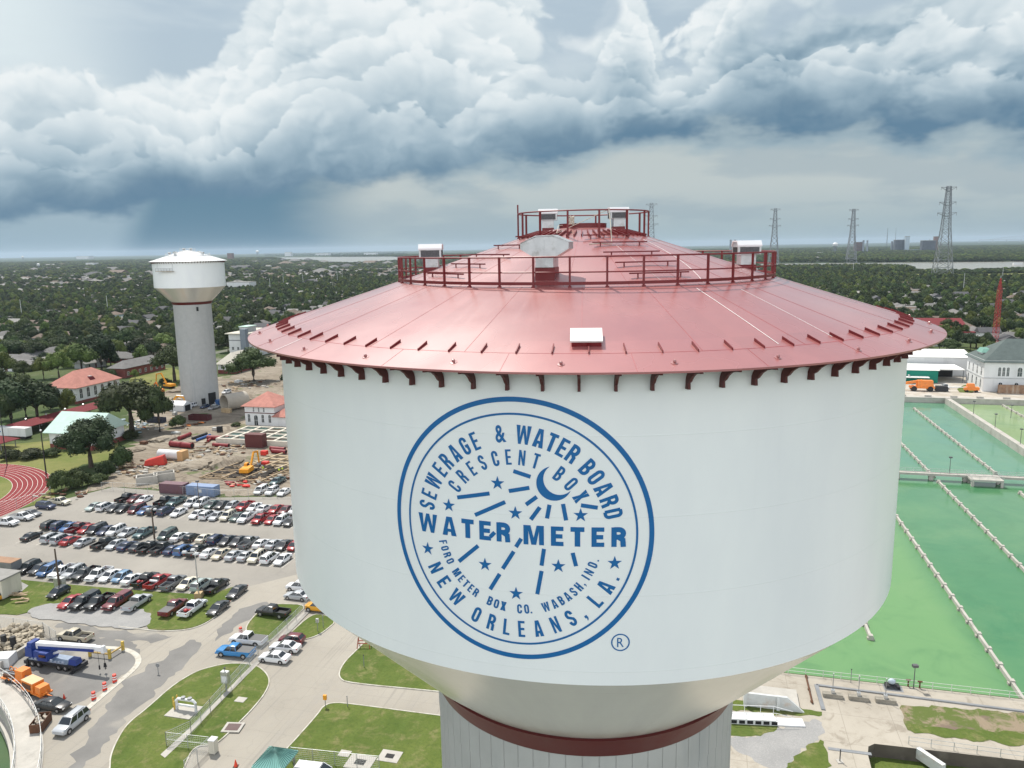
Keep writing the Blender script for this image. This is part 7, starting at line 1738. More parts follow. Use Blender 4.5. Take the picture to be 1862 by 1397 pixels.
for i, (x0, y0, x1, y1, r_, lb) in enumerate([(311, 812, 330, 814, .85, 'short dark red pipe length left of its pair'), (331, 814, 350, 816, .85, 'short dark red pipe length right of its pair'), (378, 800, 416, 801, .7, 'long dark red pipe in front of the filter basin'), (326, 801, 346, 793, .6, 'dark red pipe slanting away beside the blue pipes'), (388, 812, 416, 814, .55, 'dark red pipe on timbers below the long pipe'),
                                              (350, 800, 376, 791, .4, 'black pipe of the slanting bundle'), (358, 803, 382, 794, .4, 'blue pipe of the slanting bundle'), (492, 819, 518, 821, .6, 'red pipe pair lying at the tank edge, upper'), (495, 824, 520, 826, .6, 'red pipe pair lying at the tank edge, lower'), (378, 805, 388, 797, .4, 'bright red bent pipe by the basin corner')]):
    a, b = G(x0, y0), G(x1, y1); m_ = M_pred if 'red' in lb else (mat('pipe_blue', lin3(50, 90, 150), .5) if 'blue pipe' in lb else M_black)
    o = thing('pipe_section', lb, 'pipe', a); d = b - a
    prof = MB(); t_ = d.normalized(); prof.tube([Vector((0, 0, r_ + .1)), d + Vector((0, 0, r_ + .1))], r_, 16); prof.build('pipe', m_, o)
    MB().tube([Vector((0, 0, r_ + .1)) - t_ * .02, Vector((0, 0, r_ + .1)) + t_ * .3], r_ * 1.12, 16).tube([d + Vector((0, 0, r_ + .1)) - t_ * .3, d + Vector((0, 0, r_ + .1)) + t_ * .04], r_ * 1.12, 16).build('collar', m_, o)
    MB().tube([d + Vector((0, 0, r_ + .1)), d + Vector((0, 0, r_ + .1)) + t_ * .06], r_ * .85, 16).build('bore', M_dark, o)
# tents, crates, tunnels at the foot of the far tower
simple('site_tent', 'white frame tent beside the far tower foot', 'tent', 328, 746, GA, [('canopy', MB().box(-3.4, 3.4, -2.4, 2.4, 0, 2.4).hexa([(-3.6, -2.6, 2.4), (3.6, -2.6, 2.4), (3.6, 2.6, 2.4), (-3.6, 2.6, 2.4)], [(-3.4, -.1, 3.8), (3.4, -.1, 3.8), (3.4, .1, 3.8), (-3.4, .1, 3.8)]), M_white), ('opening', MB().box(3.4, 3.45, -1.6, 1.6, 0, 2.2), M_dark)])
simple('culvert_form', 'large dark round culvert form beside the salmon-roofed pump house', 'culvert', 428, 744, GA + R(50), [('shell', MB().lathe([(3.2, -4.5), (3.2, 4.5), (2.9, 4.5), (2.9, -4.5), (3.2, -4.5)], 28), mat('culvert_buff', (.40, .36, .30), .8))])
[o for o in bpy.data.objects if o.name.startswith('culvert_form')][0].rotation_euler = (math.pi / 2, 0, GA + R(-25)); [o for o in bpy.data.objects if o.name.startswith('culvert_form')][0].location.z = 3.2
rr = random.Random(21)
spec = [(409, 750, 'tan', 2.0, 1.6, 'tan crate stack near the culvert, left one'), (416, 751, 'tan', 1.8, 1.7, 'tan crate stack near the culvert, right one'), (388, 733, 'tan', 2.2, 1.5, 'tan plywood crate behind the navy car'), (398, 762 - 25, 'white', 2.4, 1.3, 'white crate beside the deep blue container'), (318, 755, 'grey', 1.5, 1.2, 'small grey pallet box on the dirt'), (391, 783, 'grey', 1.6, 1.1, 'pale grey box at the filter basin corner'), (400, 786, 'dark', 1.6, 2.0, 'dark cabinet at the filter basin corner'), (481, 828, 'red', 1.8, 1.4, 'red barrier box among the timbers, upper'), (483, 848, 'red', 1.8, 1.4, 'red barrier box among the timbers, lower'), (434, 696, 'white', 3.0, 1.2, 'white pallet load by the oak at right of the tower'), (320, 790, 'grey', 2.6, .8, 'grey tarpaulin bundle on the verge'), (262, 808, 'rust', 2.0, 1.0, 'rusty box in the weeds')]
cm = dict(tan=mat('crate_tan', (.46, .34, .20), .8), white=M_white, grey=M_galv, dark=M_dark, red=mat('barrier_red', lin3(205, 50, 38), .5), rust=M_rust)
for x, y, k, L, H, lb in spec:
    simple('crate', lb, 'crate', x, y, GA + R(rr.uniform(-20, 20)), [('box', MB().box(-L / 2, L / 2, -L * .4, L * .4, .12, H), cm[k]), ('pallet', MB().box(-L / 2 - .05, L / 2 + .05, -L * .4, L * .4, 0, .1), M_wood)])
# pit with timber shoring
pa, pb = toS(G(375, 868)); cen = S(pa + 9, pb + 5)
s = thing('excavation_pit', 'dark excavated pit heap with timber edging beside the yellow excavator', 'pit', cen, GA)
m = MB(); rr = random.Random(8)
for i in range(120): m.ico((rr.uniform(-9, 10), rr.uniform(-5, 6), rr.uniform(-.2, .5)), rr.uniform(.5, 1.3), sub=1, jit=.3, seed=i, sq=(1.3, 1, .6), smooth=False)
m.build('spoil', mat('wet_black_soil', (.035, .028, .022), .95, var=.4), s)
m = MB()
for i in range(8): m.bar((-10 + i * .4, -6.5 + i * 1.6, .4), (11 + i * .3, -6.0 + i * 1.7, .4), .3)
for i in range(4): m.bar((-9 + 6 * i, -7, .6), (-7.5 + 6 * i, 7.5, .6), .35)
m.build('shoring_timbers', M_wood, s)
pa, pb = toS(G(470, 850)); s = thing('timber_formwork', 'grid of long pale timbers on the ground at the tank edge', 'formwork', S(pa + 6, pb + 4), GA)
m = MB()
for i in range(5): m.bar((-10, -6 + 3.2 * i, .35), (14, -5.4 + 3.2 * i, .35), .45, .3)
for i in range(5): m.bar((-9 + 5 * i, -7, .7), (-6 + 5 * i, 9, .7), .4, .25)
m.build('timbers', mat('pale_timber', (.50, .40, .26), .85, var=.15), s)
for x, y, n_, c_, lb in ((330, 848, 60, 'pale', 'scatter of pale planks and rubble across the trench spoil'), (225, 855, 70, 'mix', 'scatter of stone and boards along the bush edge'), (470, 870, 80, 'mix', 'scatter of site debris below the timber formwork'), (400, 820, 70, 'mix', 'scatter of rods and boards under the filter basin'), (250, 775, 50, 'blue', 'pale blue and grey bundles under the oak'), (300, 730, 50, 'mix', 'scatter of parts around the yellow excavators'), (445, 700, 60, 'mix', 'scatter of hoses and parts right of the far tower'), (120, 897, 22, 'mix', 'broken timbers at the lot corner by the bushes'), (340, 775, 22, 'rust', 'rusty sheet piles beside the maroon dumpster'), (430, 882, 16, 'red', 'red steel scrap heap by the white vans')):
    m = [MB(), MB(), MB()]; o0 = G(x, y)
    for i in range(n_):
        k = rr.randrange(3); sx = 26 if c_ != 'red' else 9; p = G(x + rr.gauss(0, sx), y + rr.gauss(0, 6 if c_ != 'red' else 3)) - o0; t_ = rr.uniform(0, math.pi); L = rr.uniform(.6, 3.8)
        if rr.random() < .55: m[k].bar(p + Vector((math.cos(t_) * L / 2, math.sin(t_) * L / 2, .2)), p + Vector((-math.cos(t_) * L / 2, -math.sin(t_) * L / 2, rr.uniform(.1, .7))), rr.uniform(.15, .5), .2)
        else: m[k].ico(p + Vector((0, 0, .3)), rr.uniform(.25, .8), sub=1, jit=.3, seed=i, sq=(1.5, 1, .6), smooth=False)
    o = thing('debris', lb, 'debris', o0); o['kind'] = 'stuff'
    mm = dict(pale=(mat('pale_timber', (0, 0, 0)), M_conc, M_wood), mix=(M_rust, M_conc, M_wood), blue=(mat('tarp_blue', (.35, .45, .52), .6), M_galv, M_conc), rust=(M_rust, M_rust, M_org), red=(mat('barrier_red', (0, 0, 0)), M_pred, M_rust))[c_]
    allm = MB()
    for k in range(3):
        if not m[k].v: continue
        off = len(allm.v); allm.v += m[k].v; allm.f += [[off + i for i in f] for f in m[k].f]; allm.m += [k] * len(m[k].f); allm.sm += [False] * len(m[k].f)
    d = allm.build('debris', list(mm), None, o0); bpy.data.objects.remove(o); d.name = 'debris'; tag(d, lb, 'debris', kind='stuff')

rm_ = random.Random(4)
for i, (x, y, w_, h_, lb) in enumerate(((300, 800, 5, 1.3, 'long low spoil mound right of the weeds'), (345, 850, 7, 1.6, 'pale spoil mound between red hopper and pit'), (410, 845, 6, 1.9, 'sandy mound in front of the brown hopper'), (240, 820, 4, 1.0, 'small dirt mound beside the green shrub'), (330, 712, 6, 1.4, 'dirt mound left of the far tower foot'), (455, 725, 7, 1.3, 'sandy mound right of the culvert form'), (350, 885, 6, 1.1, 'low tan mound behind the blue container'))):
    m = MB(); m.ico((0, 0, 0), 1.0, sub=3, jit=.16, seed=i, sq=(w_, w_ * .6, h_), smooth=True); tag(m.build('dirt_mound', M_dirt, loc=G(x, y), rz=rm_.uniform(0, 3)), lb, 'dirt mound')
# ------------------------------------------------------------------ people: three site workers
M_skin = mat('skin', (.36, .22, .15), .6); M_vest = mat('hi_vis_vest', (.62, .80, .06), .7); M_jean = mat('work_trousers', (.06, .08, .13), .9); M_hat = mat('hard_hat_white', (.8, .8, .78), .3)
def person(x, y, rz, label, bend=0.0, group=None):
    o = thing('person', label, 'person', G(x, y), rz)
    J = dict(pelvis=(0, 0, .98), chest=(bend * .25, 0, 1.32), neck=(bend * .42, 0, 1.50), head=(bend * .5, 0, 1.62), top=(bend * .52, 0, 1.74), lh=(0, .10, .94), lk=(.08 * (1 + bend), .12, .50), la=(-.02, .13, .08), lt=(.17, .14, .04), rh=(0, -.10, .94), rk=(-.02, -.13, .50), ra=(-.12, -.14, .08), rt=(.06, -.15, .04),
             ls=(bend * .38, .19, 1.43), le=(bend * .5 + .05, .25, 1.15), lw=(bend * .7 + .2, .24, .94), lf=(bend * .75 + .28, .22, .87), rs=(bend * .38, -.19, 1.43), re=(bend * .45 - .02, -.25, 1.15), rw=(bend * .6 + .12, -.24, .92), rf=(bend * .65 + .18, -.23, .84))
    rad = dict(pelvis=.16, chest=.17, neck=.07, head=.10, top=.075, lh=.11, lk=.07, la=.05, lt=.045, rh=.11, rk=.07, ra=.05, rt=.045, ls=.08, le=.05, lw=.035, lf=.035, rs=.08, re=.05, rw=.035, rf=.035)
    ed = [('pelvis', 'chest'), ('chest', 'neck'), ('neck', 'head'), ('head', 'top'), ('pelvis', 'lh'), ('lh', 'lk'), ('lk', 'la'), ('la', 'lt'), ('pelvis', 'rh'), ('rh', 'rk'), ('rk', 'ra'), ('ra', 'rt'), ('chest', 'ls'), ('ls', 'le'), ('le', 'lw'), ('lw', 'lf'), ('chest', 'rs'), ('rs', 're'), ('re', 'rw'), ('rw', 'rf')]
    ks = list(J); me = bpy.data.meshes.new('body'); me.from_pydata([J[k] for k in ks], [(ks.index(a), ks.index(b)) for a, b in ed], [])
    b = bpy.data.objects.new('body', me); COL.objects.link(b); b.parent = o; sk = b.modifiers.new('s', 'SKIN'); 
    if not me.skin_vertices: me.attributes.new('x', 'FLOAT', 'POINT')
    try:
        for i, k in enumerate(ks): me.skin_vertices[0].data[i].radius = (rad[k], rad[k]); me.skin_vertices[0].data[i].use_root = (k == 'pelvis')
    except Exception: pass
    b.modifiers.new('ss', 'SUBSURF').levels = 1; me.materials.append(M_skin)
    c = bend
    MB().tube([(0, 0, 1.0), (c * .2, 0, 1.2), (c * .3, 0, 1.4), (c * .36, 0, 1.49)], [.19, .20, .215, .12], 12).tube([(c * .36, .15, 1.44), (c * .48 + .03, .26, 1.22)], [.10, .075], 8).tube([(c * .36, -.15, 1.44), (c * .43, -.26, 1.22)], [.10, .075], 8).build('vest', M_vest, o)
    MB().tube([(0, .09, 1.02), (.08, .12, .52), (-.01, .13, .1)], [.135, .09, .075], 10).tube([(0, -.09, 1.02), (-.02, -.13, .52), (-.11, -.14, .1)], [.135, .09, .075], 10).build('trousers', M_jean, o)
    MB().lathe([(.155, 1.70), (.125, 1.71), (.12, 1.77), (.08, 1.83), (0, 1.85)], 14, cx=c * .52).build('hard_hat', M_hat, o)
    return o
person(480, 858, R(200), 'worker in a yellow-green vest and white hard hat bending near the pit', .8); person(508, 862, R(100), 'worker in a yellow-green vest standing by the tank edge'); person(514, 860, R(160), 'worker in a vest just right of the standing one', .2)
# ------------------------------------------------------------------ foliage
def leaf_mat(name, dark, light, trans=0.15):
    m = bpy.data.materials.new(name); m.use_nodes = True; nt = m.node_tree; N = NT(nt); p = nt.nodes['Principled BSDF']
    tc = N.n('ShaderNodeTexCoord').outputs['Object']; oi = N.n('ShaderNodeObjectInfo')
    r_ = oi.outputs['Random']; off = N.vm('SCALE', N.comb(r_, r_, r_), scale=80.0)
    n = N.noise(N.vm('ADD', tc, off), 0.45, 3, 0.6); f = N.noise(tc, 2.6, 3, 0.7)
    c = N.mix(N.lin(n, 0.32, 0.68), dark, light)
    c = N.mix(N.m('MULTIPLY', N.ss(f, 0.45, 0.7), 0.5), c, tuple(v * 1.5 for v in light))
    h = N.n('ShaderNodeHueSaturation'); N.put(h.inputs['Color'], c)
    N.put(h.inputs['Hue'], N.lin(r_, 0, 1, 0.468, 0.518)); N.put(h.inputs['Value'], N.lin(N.m('FRACT', N.m('MULTIPLY', r_, 7.31)), 0, 1, 0.62, 1.45)); h.inputs['Saturation'].default_value = .95
    N.put(p.inputs['Base Color'], h.outputs[0]); p.inputs['Roughness'].default_value = .75; p.inputs['Specular IOR Level'].default_value = .25
    MAT[name] = m; return m
L_oak = leaf_mat('oak_leaves', (.018, .034, .010), (.040, .062, .016)); L_elm = leaf_mat('elm_leaves', (.038, .066, .012), (.095, .132, .024)); L_dk = leaf_mat('dark_leaves', (.014, .028, .010), (.030, .048, .016)); L_far = leaf_mat('far_leaves', (.020, .042, .013), (.056, .090, .024))
M_bark = mat('bark', (.07, .055, .042), .95, var=.25, scale=3)
def crown_mb(seed, W, H, z0, nlobe, nleaf, leaf, flat=1.0, dome=.5):
    rr = random.Random(seed); mb = MB(); lobes = []
    for i in range(nlobe):
        t = i / nlobe; a = i * 2.399 + rr.uniform(-.4, .4); rad = math.sqrt(t) * .70 * W * rr.uniform(.75, 1.1)
        zz = z0 + H * (.30 + .42 * (1 - t) * rr.uniform(.6, 1.15) + .12 * rr.random()); s = W * rr.uniform(.26, .42)
        lobes.append((rad * math.cos(a), rad * math.sin(a), zz, s, s * (H / W) * rr.uniform(.55, .85) * flat))
    vs = []; fs = []
    for i in range(nleaf):
        lx, ly, lz, s, sz = lobes[rr.randrange(nlobe)]
        u = rr.uniform(-.75, 1); th = rr.uniform(0, 2 * math.pi); q = math.sqrt(max(0, 1 - u * u)); k = rr.uniform(.72, 1.08)
        if rr.random() < .12: k *= rr.uniform(1.05, 1.3)
        n = Vector((q * math.cos(th), q * math.sin(th), u)); c = Vector((lx + n.x * s * k, ly + n.y * s * k, lz + n.z * sz * k))
        nn = (n + Vector((rr.gauss(0, .5), rr.gauss(0, .5), rr.gauss(.25, .5)))).normalized(); t = nn.cross(Vector((rr.gauss(0, 1), rr.gauss(0, 1), rr.gauss(0, 1)))).normalized(); b = nn.cross(t)
        l = leaf * rr.uniform(.6, 1.35); o = len(vs)
        vs += [c - t * l * .5, c + b * l * .32 - t * l * .08, c + t * l * .55 + nn * l * .1, c - b * l * .34 + t * l * .05]; fs.append((o, o + 1, o + 2, o + 3))
    mb.add(vs, fs); 
    for lx, ly, lz, s, sz in lobes: mb.ico((lx, ly, lz), 1.0, sub=2, jit=.12, seed=seed + int(lx * 10), sq=(s * .80, s * .80, sz * .78), smooth=False)
    return mb, lobes
def trunk_mb(lobes, h, r, seed):
    rr = random.Random(seed); mb = MB()
    mb.tube([(0, 0, -.2), (rr.uniform(-.1, .1), rr.uniform(-.1, .1), h * .5), (0, 0, h)], [r * 1.25, r, r * .8], 8)
    for lx, ly, lz, s, sz in lobes[:7]: mb.tube([(0, 0, h * .85), (lx * .5, ly * .5, (h + lz) / 2), (lx * .85, ly * .85, lz)], [r * .55, r * .38, r * .15], 6)
    return mb
TP = {}
def tree_proto(key, seed, W, H, z0, nl, nf, leaf, lm, tr, flat=1.0):
    """unit: W = crown radius, H = crown height, z0 = clear stem"""
    c, lobes = crown_mb(seed, W, H, z0, nl, nf, leaf, flat); t = trunk_mb(lobes, z0 + H * .3, tr, seed)
    cm = c.build('crown', lm); tm = t.build('trunk', M_bark); TP[key] = (cm.data, tm.data, W, H + z0)
    bpy.data.objects.remove(cm); bpy.data.objects.remove(tm)
    both = MB(); both.v = c.v + t.v; n = len(c.v); both.f = c.f + [[n + i for i in f] for f in t.f]; both.m = [0] * len(c.f) + [1] * len(t.f); both.sm = c.sm + t.sm
    o = both.build('tree', [lm, M_bark]); TP[key] += (o.data,); bpy.data.objects.remove(o)
tree_proto('oak1', 3, 6.0, 7.5, 2.2, 15, 4200, .62, L_oak, .42, .9); tree_proto('oak2', 5, 6.0, 6.8, 2.0, 17, 4200, .62, L_oak, .40, .85)
tree_proto('big', 9, 6.0, 9.5, 2.4, 16, 5200, .55, L_dk, .38); tree_proto('elm1', 12, 5.0, 8.5, 2.2, 12, 3000, .62, L_elm, .28); tree_proto('elm2', 15, 5.0, 7.0, 2.0, 11, 3000, .62, L_elm, .25)
tree_proto('dark1', 19, 5.0, 9.0, 1.8, 12, 3000, .65, L_dk, .3); tree_proto('bush', 23, 3.0, 2.8, .1, 9, 1800, .38, L_oak, .08, 1.1)
for i, (k, lm) in enumerate((('f1', L_far), ('f2', L_far), ('f3', L_elm), ('f4', L_dk), ('f5', L_oak))): tree_proto(k, 31 + i, 5.0, 7.5 + (i % 3), 1.8, 9, 900, 1.15, lm, .3)
def put_tree(key, pos, rad, hgt, label, rz=0.0, group=None, parts=True, name='tree', cat='tree'):
    cd_, td, W, H, both = TP[key]; s = rad / W; sz = hgt / H
    if parts:
        t = thing(name, label, cat, pos, rz, group)
        for nm, d in (('crown', cd_), ('trunk', td)):
            o = bpy.data.objects.new(nm, d); COL.objects.link(o); o.parent = t; o.scale = (s, s, sz)
    else:
        t = bpy.data.objects.new(name, both); COL.objects.link(t); t.location = pos; t.rotation_euler = (0, 0, rz); t.scale = (s, s, sz); tag(t, label, cat, group)
    return t
near_trees = [(166, 850, 756, 112, 'big', 'large round dark green tree beside the running track'), (240, 785, 690, 122, 'oak1', 'spreading live oak in front of the salmon-roofed building'), (291, 786, 706, 62, 'oak2', 'smaller live oak touching the spreading oak'),
              (318, 694, 626, 80, 'oak1', 'live oak just left of the far tower shaft'), (462, 694, 636, 84, 'oak2', 'live oak right of the far tower, by the white works building'), (125, 757, 708, 36, 'elm2', 'small bright green tree in front of the salmon-roofed building'),
              (22, 778, 688, 96, 'dark1', 'dark tree mass at the left edge above the white trailer, nearest'), (70, 772, 692, 92, 'dark1', 'dark tree just left of the salmon-roofed building'), (5, 745, 672, 70, 'oak2', 'dark oak cut by the left edge above the trailer'), (45, 690, 658, 38, 'oak2', 'round dark tree in front of the long grey-roofed house'),
              (80, 690, 648, 40, 'elm1', 'light green tree left of a pair behind the salmon roof'), (108, 688, 640, 52, 'elm2', 'light green tree between two others behind the salmon roof'), (150, 680, 622, 60, 'elm1', 'tall yellow-green tree behind the salmon roof'), (185, 672, 604, 70, 'dark1', 'tall dark tree behind the yellow-green one'), (215, 655, 618, 34, 'elm2', 'small tree beside the long brick building'),
              (20, 655, 617, 60, 'oak1', 'olive tree at the left edge above the long grey roof'), (205, 690, 672, 22, 'bush', 'bushy shrub between salmon roof and brick building'), (246, 690, 672, 18, 'elm2', 'small round tree on the school lawn'), (415, 640, 590, 40, 'oak2', 'dark tree behind the far tower at right')]
near_trees += [(0, 790, 712, 60, 'oak1', 'dark oak at the left picture edge over the trailer'), (48, 760, 684, 74, 'oak2', 'broad dark oak between two others above the trailer'), (92, 745, 700, 44, 'dark1', 'dark tree touching the left end of the salmon roof'), (5, 690, 640, 60, 'elm2', 'green tree at the left edge above the dark oaks'), (128, 668, 628, 44, 'elm1', 'light green tree right of the pair behind the salmon roof'), (262, 648, 612, 44, 'dark1', 'dark tree behind the long brick building'), (60, 655, 620, 46, 'dark1', 'dark tree above the long grey roof at left'), (232, 640, 600, 44, 'oak2', 'olive tree left of the far tower above the brick building'), (300, 640, 605, 46, 'elm1', 'green tree right behind the brick building')]
for x, y, ty, w, k, lb in near_trees:
    b = G(x, y); hgt = hfit(b, ty); d = PJ(b)[2]; put_tree(k, b, w / 2 / FPX * d * 1.04, hgt, lb, rnd.uniform(0, 6.28))
for x, y, ty, w, lb in [(112, 893, 856, 56, 'dark rounded bush at the corner of the parking lot, left one'), (142, 886, 853, 54, 'dark rounded bush at the corner of the parking lot, right one'), (222, 852, 812, 52, 'green shrub between the big tree and the dirt'), (195, 868, 838, 40, 'low shrub under the big tree'), (60, 832, 816, 60, 'hedge bush by the red track, middle'), (95, 830, 815, 40, 'hedge bush by the red track, right'), (20, 836, 818, 50, 'hedge bush by the red track, left'), (178, 880, 862, 46, 'dark shrub behind the lot corner bushes'), (325, 777, 756, 36, 'light green shrub on the verge below the white tent'), (300, 700, 688, 30, 'small shrub beside the yellow excavator'), (236, 800, 782, 34, 'weedy bush under the spreading oak'), (430, 775, 768, 22, 'tuft of weeds by the filter basin')]:
    b = G(x, y); hgt = hfit(b, ty); put_tree('bush', b, w / 2 / FPX * PJ(b)[2], hgt, lb, rnd.uniform(0, 6.28), name='bush', cat='bush')

# ------------------------------------------------------------------ far water, levee
RIV1 = pix([(1380, 480), (1480, 479), (1600, 478), (1950, 475), (1950, 488), (1760, 494), (1690, 494), (1600, 489), (1380, 490)], .0)
RIV2 = pix([(490, 468.5), (560, 467.8), (705, 466.8), (735, 468), (730, 474), (640, 479), (600, 478), (565, 474), (515, 473)], .0)
for r_ in (RIV1, RIV2): poly_sheet('river', [r_], .08, M_river)
LEV = pix([(1480, 497), (1600, 498), (1750, 499), (1950, 496), (1950, 503), (1750, 506), (1600, 503), (1480, 501)])
poly_sheet('levee', [LEV], .1, M_field)
def inside(p, poly):
    c = False; n = len(poly); j = n - 1
    for i in range(n):
        a, b = poly[i], poly[j]
        if (a[1] > p[1]) != (b[1] > p[1]) and p[0] < (b[0] - a[0]) * (p[1] - a[1]) / (b[1] - a[1]) + a[0]: c = not c
        j = i
    return c
SIL = [(455, 615), (731, 512), (941, 428), (1178, 426), (1410, 500), (1723, 606)]
def hidden(px, py):
    if px < 458 or px > 1720: return False
    for (x0, y0), (x1, y1) in zip(SIL, SIL[1:]):
        if x0 <= px <= x1: return py > y0 + (y1 - y0) * (px - x0) / (x1 - x0) + 3
    return False
def in_works(p):
    """the water works' own ground, where nothing of the town stands"""
    a, b = toS(p)
    if b > 470: return False
    x, y, d = PJ(p)
    if d < 10: return True
    if x < 235: return y > 668
    if x < 300: return y > 655
    if x < 520: return y > 636
    if a > -60: return b < 372 or (a > 20 and b < (455 if a < 160 else 385))
    return b < 300
# ------------------------------------------------------------------ houses of the town
HW = [W_white, W_cream, W_grey, W_brick, W_blue, W_tan, W_mint]; HR = [R_grey, R_brn, R_dk, R_lt, R_grey, R_brn, R_rustr, R_cream]
rr = random.Random(77)
HP = []
for wi, ri, L, Wd, H, kind in [(0, 0, 15, 9, 3.2, 'hip'), (1, 1, 13, 10, 3.1, 'gable'), (3, 0, 17, 9, 3.0, 'hip'), (2, 3, 14, 9, 3.2, 'gable'), (0, 2, 11, 8, 5.8, 'gable'), (5, 4, 16, 10, 3.1, 'hip'), (4, 1, 10, 8, 5.6, 'hip'), (1, 3, 18, 9, 3.0, 'gable'), (0, 7, 13, 9, 3.2, 'hip'), (3, 5, 12, 9, 3.2, 'gable')]:
    r = thing('house', 'x', 'house'); block(L, Wd, H).build('wall', HW[wi], r); m = MB(); hip(m, L, Wd, H, Wd * .30, .6, gable=(kind == 'gable')); ro = m.build('roof', HR[ri], r)
    if kind == 'gable':
        g = MB(); rise = Wd * .30
        for s in (-1, 1): g.add([(s * L / 2, -Wd / 2, H), (s * L / 2, Wd / 2, H), (s * L / 2, 0, H + rise)], [(0, 1, 2)])
        g.build('gable', HW[wi], r)
    for i in range(3):
        for s in (-1, 1): MB().box(-L / 2 + L * (.2 + .3 * i) - .5, -L / 2 + L * (.2 + .3 * i) + .5, s * (Wd / 2 + .02) - .03, s * (Wd / 2 + .02) + .03, 1.0, 2.3).build('window', M_glass, r)
    MB().box(-.5, .5, -Wd / 2 - .06, -Wd / 2 + .02, .1, 2.2).build('door', M_brown, r)
    HP.append((r, L, Wd, H, {0: 'grey', 1: 'brown', 2: 'dark', 3: 'pale', 4: 'grey', 5: 'brown', 6: 'rust', 7: 'cream'}[ri], {0: 'white', 1: 'cream', 2: 'grey', 3: 'brick', 4: 'pale blue', 5: 'tan', 6: 'mint'}[wi], kind))
cands = []
for ia in range(-90, 90):
    for ib in range(0, 26):
        bl_a = ia * 30 + 12; bl_b0 = 300 + ib * 95
        for k in range(6):
            if rr.random() < .2: continue
            a = bl_a + rr.uniform(-3, 3) + (0 if True else 0); b = bl_b0 + k * 15.8 + rr.uniform(-2, 2); p = S(a + rr.choice((-1, 1)) * 0, b)
            x, y, d = PJ(p)
            if d < 100 or x < -250 or x > 2100 or in_works(p) or inside(p, RIV1) or inside(p, RIV2) or inside(p, LEV): continue
            if p.y > 2300: continue
            if x > 1380 and p.y > 1000: continue
            cands.append((p.length, p, x, y))
cands.sort(key=lambda t: t[0])
HOUSES = []
special = [(31, 672, 0, 'long grey-roofed house at the left edge, nearest of the town', 1.9, 0), (98, 640, 5, 'grey-roofed house behind the light green pair of trees', 1.3, 0), (165, 668, 3, 'pale gabled house peeping above the salmon roof', .9, 80), (26, 556, 6, 'mint two-storey house rising from trees at far left', 1.3, 0), (290, 592, 8, 'bright cream-roofed house left of the far tower', 1.3, 0), (1795, 620, 4, 'white two-storey house left of the red lattice mast', 1.0, 0), (1838, 622, 0, 'grey-roofed white house right of the red lattice mast', 1.2, 0), (1738, 570, 4, 'white gabled house beyond the red hall', 1.2, 90), (1718, 590, 1, 'brown-roofed house in front of the white gabled one', 1.2, 0), (1660, 560, 3, 'pale house among dark trees above the roof edge', 1.2, 0), (1530, 508, 8, 'low cream pyramid-roofed house in the dark trees', 2.4, 0)]
used = set()
def place_house(i, pos, rz, label, sc=1.0, group=None):
    r = HP[i][0]
    if i not in used: used.add(i); KIDS[r.name] = list(r.children); o = r
    else: o = copy_tree(r)
    o.location = pos; o.rotation_euler = (0, 0, rz); o.scale = (sc, 1 + (sc - 1) * .5, 1); o['label'] = label
    if group: o['group'] = group
    elif 'group' in o: del o['group']
    HOUSES.append((pos.x, pos.y)); return o
spos = []
for x, y, i, lb, sc, rz in special: p = G(x, y); spos.append(p); place_house(i, p, GA + R(rz), lb, sc)
vis = []; rest = []
for d, p, x, y in cands:
    if any((p - q).length < 19 for q in spos): continue
    (vis if (not hidden(x, y) and -10 < x < 1872 and len(vis) < 265) else rest).append((p, x, y))
from collections import Counter
cnt = Counter(); info = []
for p, x, y in vis:
    i = rr.choice((0, 1, 2, 0, 5, 7, 0, 1, 2, 4, 6, 9, 3)) ; info.append((p, x, y, i))
def zone(x, y):
    side = 'left of far tower' if x < 345 else ('between far tower and red roof' if x < 800 else 'right of red roof')
    dist = 'near' if y > 590 else ('middle' if y > 535 else 'far'); return side, dist
grp = {}
for t in info: grp.setdefault((zone(t[1], t[2]), HP[t[3]][4], HP[t[3]][5]), []).append(t)
for ((side, dist), rc, wc), l in grp.items():
    l.sort(key=lambda t: t[1])
    for k, (p, x, y, i) in enumerate(l):
        lb = f'{wc} house, {rc} roof, {ordw(k)} from left, {dist} town {side}' if len(l) > 1 else f'{wc} house with {rc} {HP[i][6]} roof in {dist} town {side}'
        place_house(i, p, GA + R(rr.choice((0, 90, 0, 90)) + rr.uniform(-2, 2)), lb, rr.uniform(.85, 1.25), 'houses of the town beyond the works')
for i in range(len(HP)):
    if i not in used:
        for c in list(HP[i][0].children): bpy.data.objects.remove(c)
        bpy.data.objects.remove(HP[i][0])
mb = MB(); HM = [W_white, W_cream, W_grey, R_grey, R_brn, R_dk, R_lt]
far_h = [(p, rr.uniform(9, 16), rr.uniform(8, 11), rr.uniform(3, 5.5)) for p, x, y in rest]
for i in range(600):
    d = rr.uniform(1300, 6500); az_ = R(rr.uniform(-40, 42)); p = Vector((d * math.sin(az_), d * math.cos(az_), 0))
    if inside(p, RIV1) or inside(p, RIV2) or inside(p, LEV) or (p.x > 500 and p.y > 900 and rr.random() < .93): continue
    s = rr.choice((1, 1, 1.5, 3)); far_h.append((p, rr.uniform(12, 22) * s, rr.uniform(10, 16) * s, rr.uniform(4, 8)))
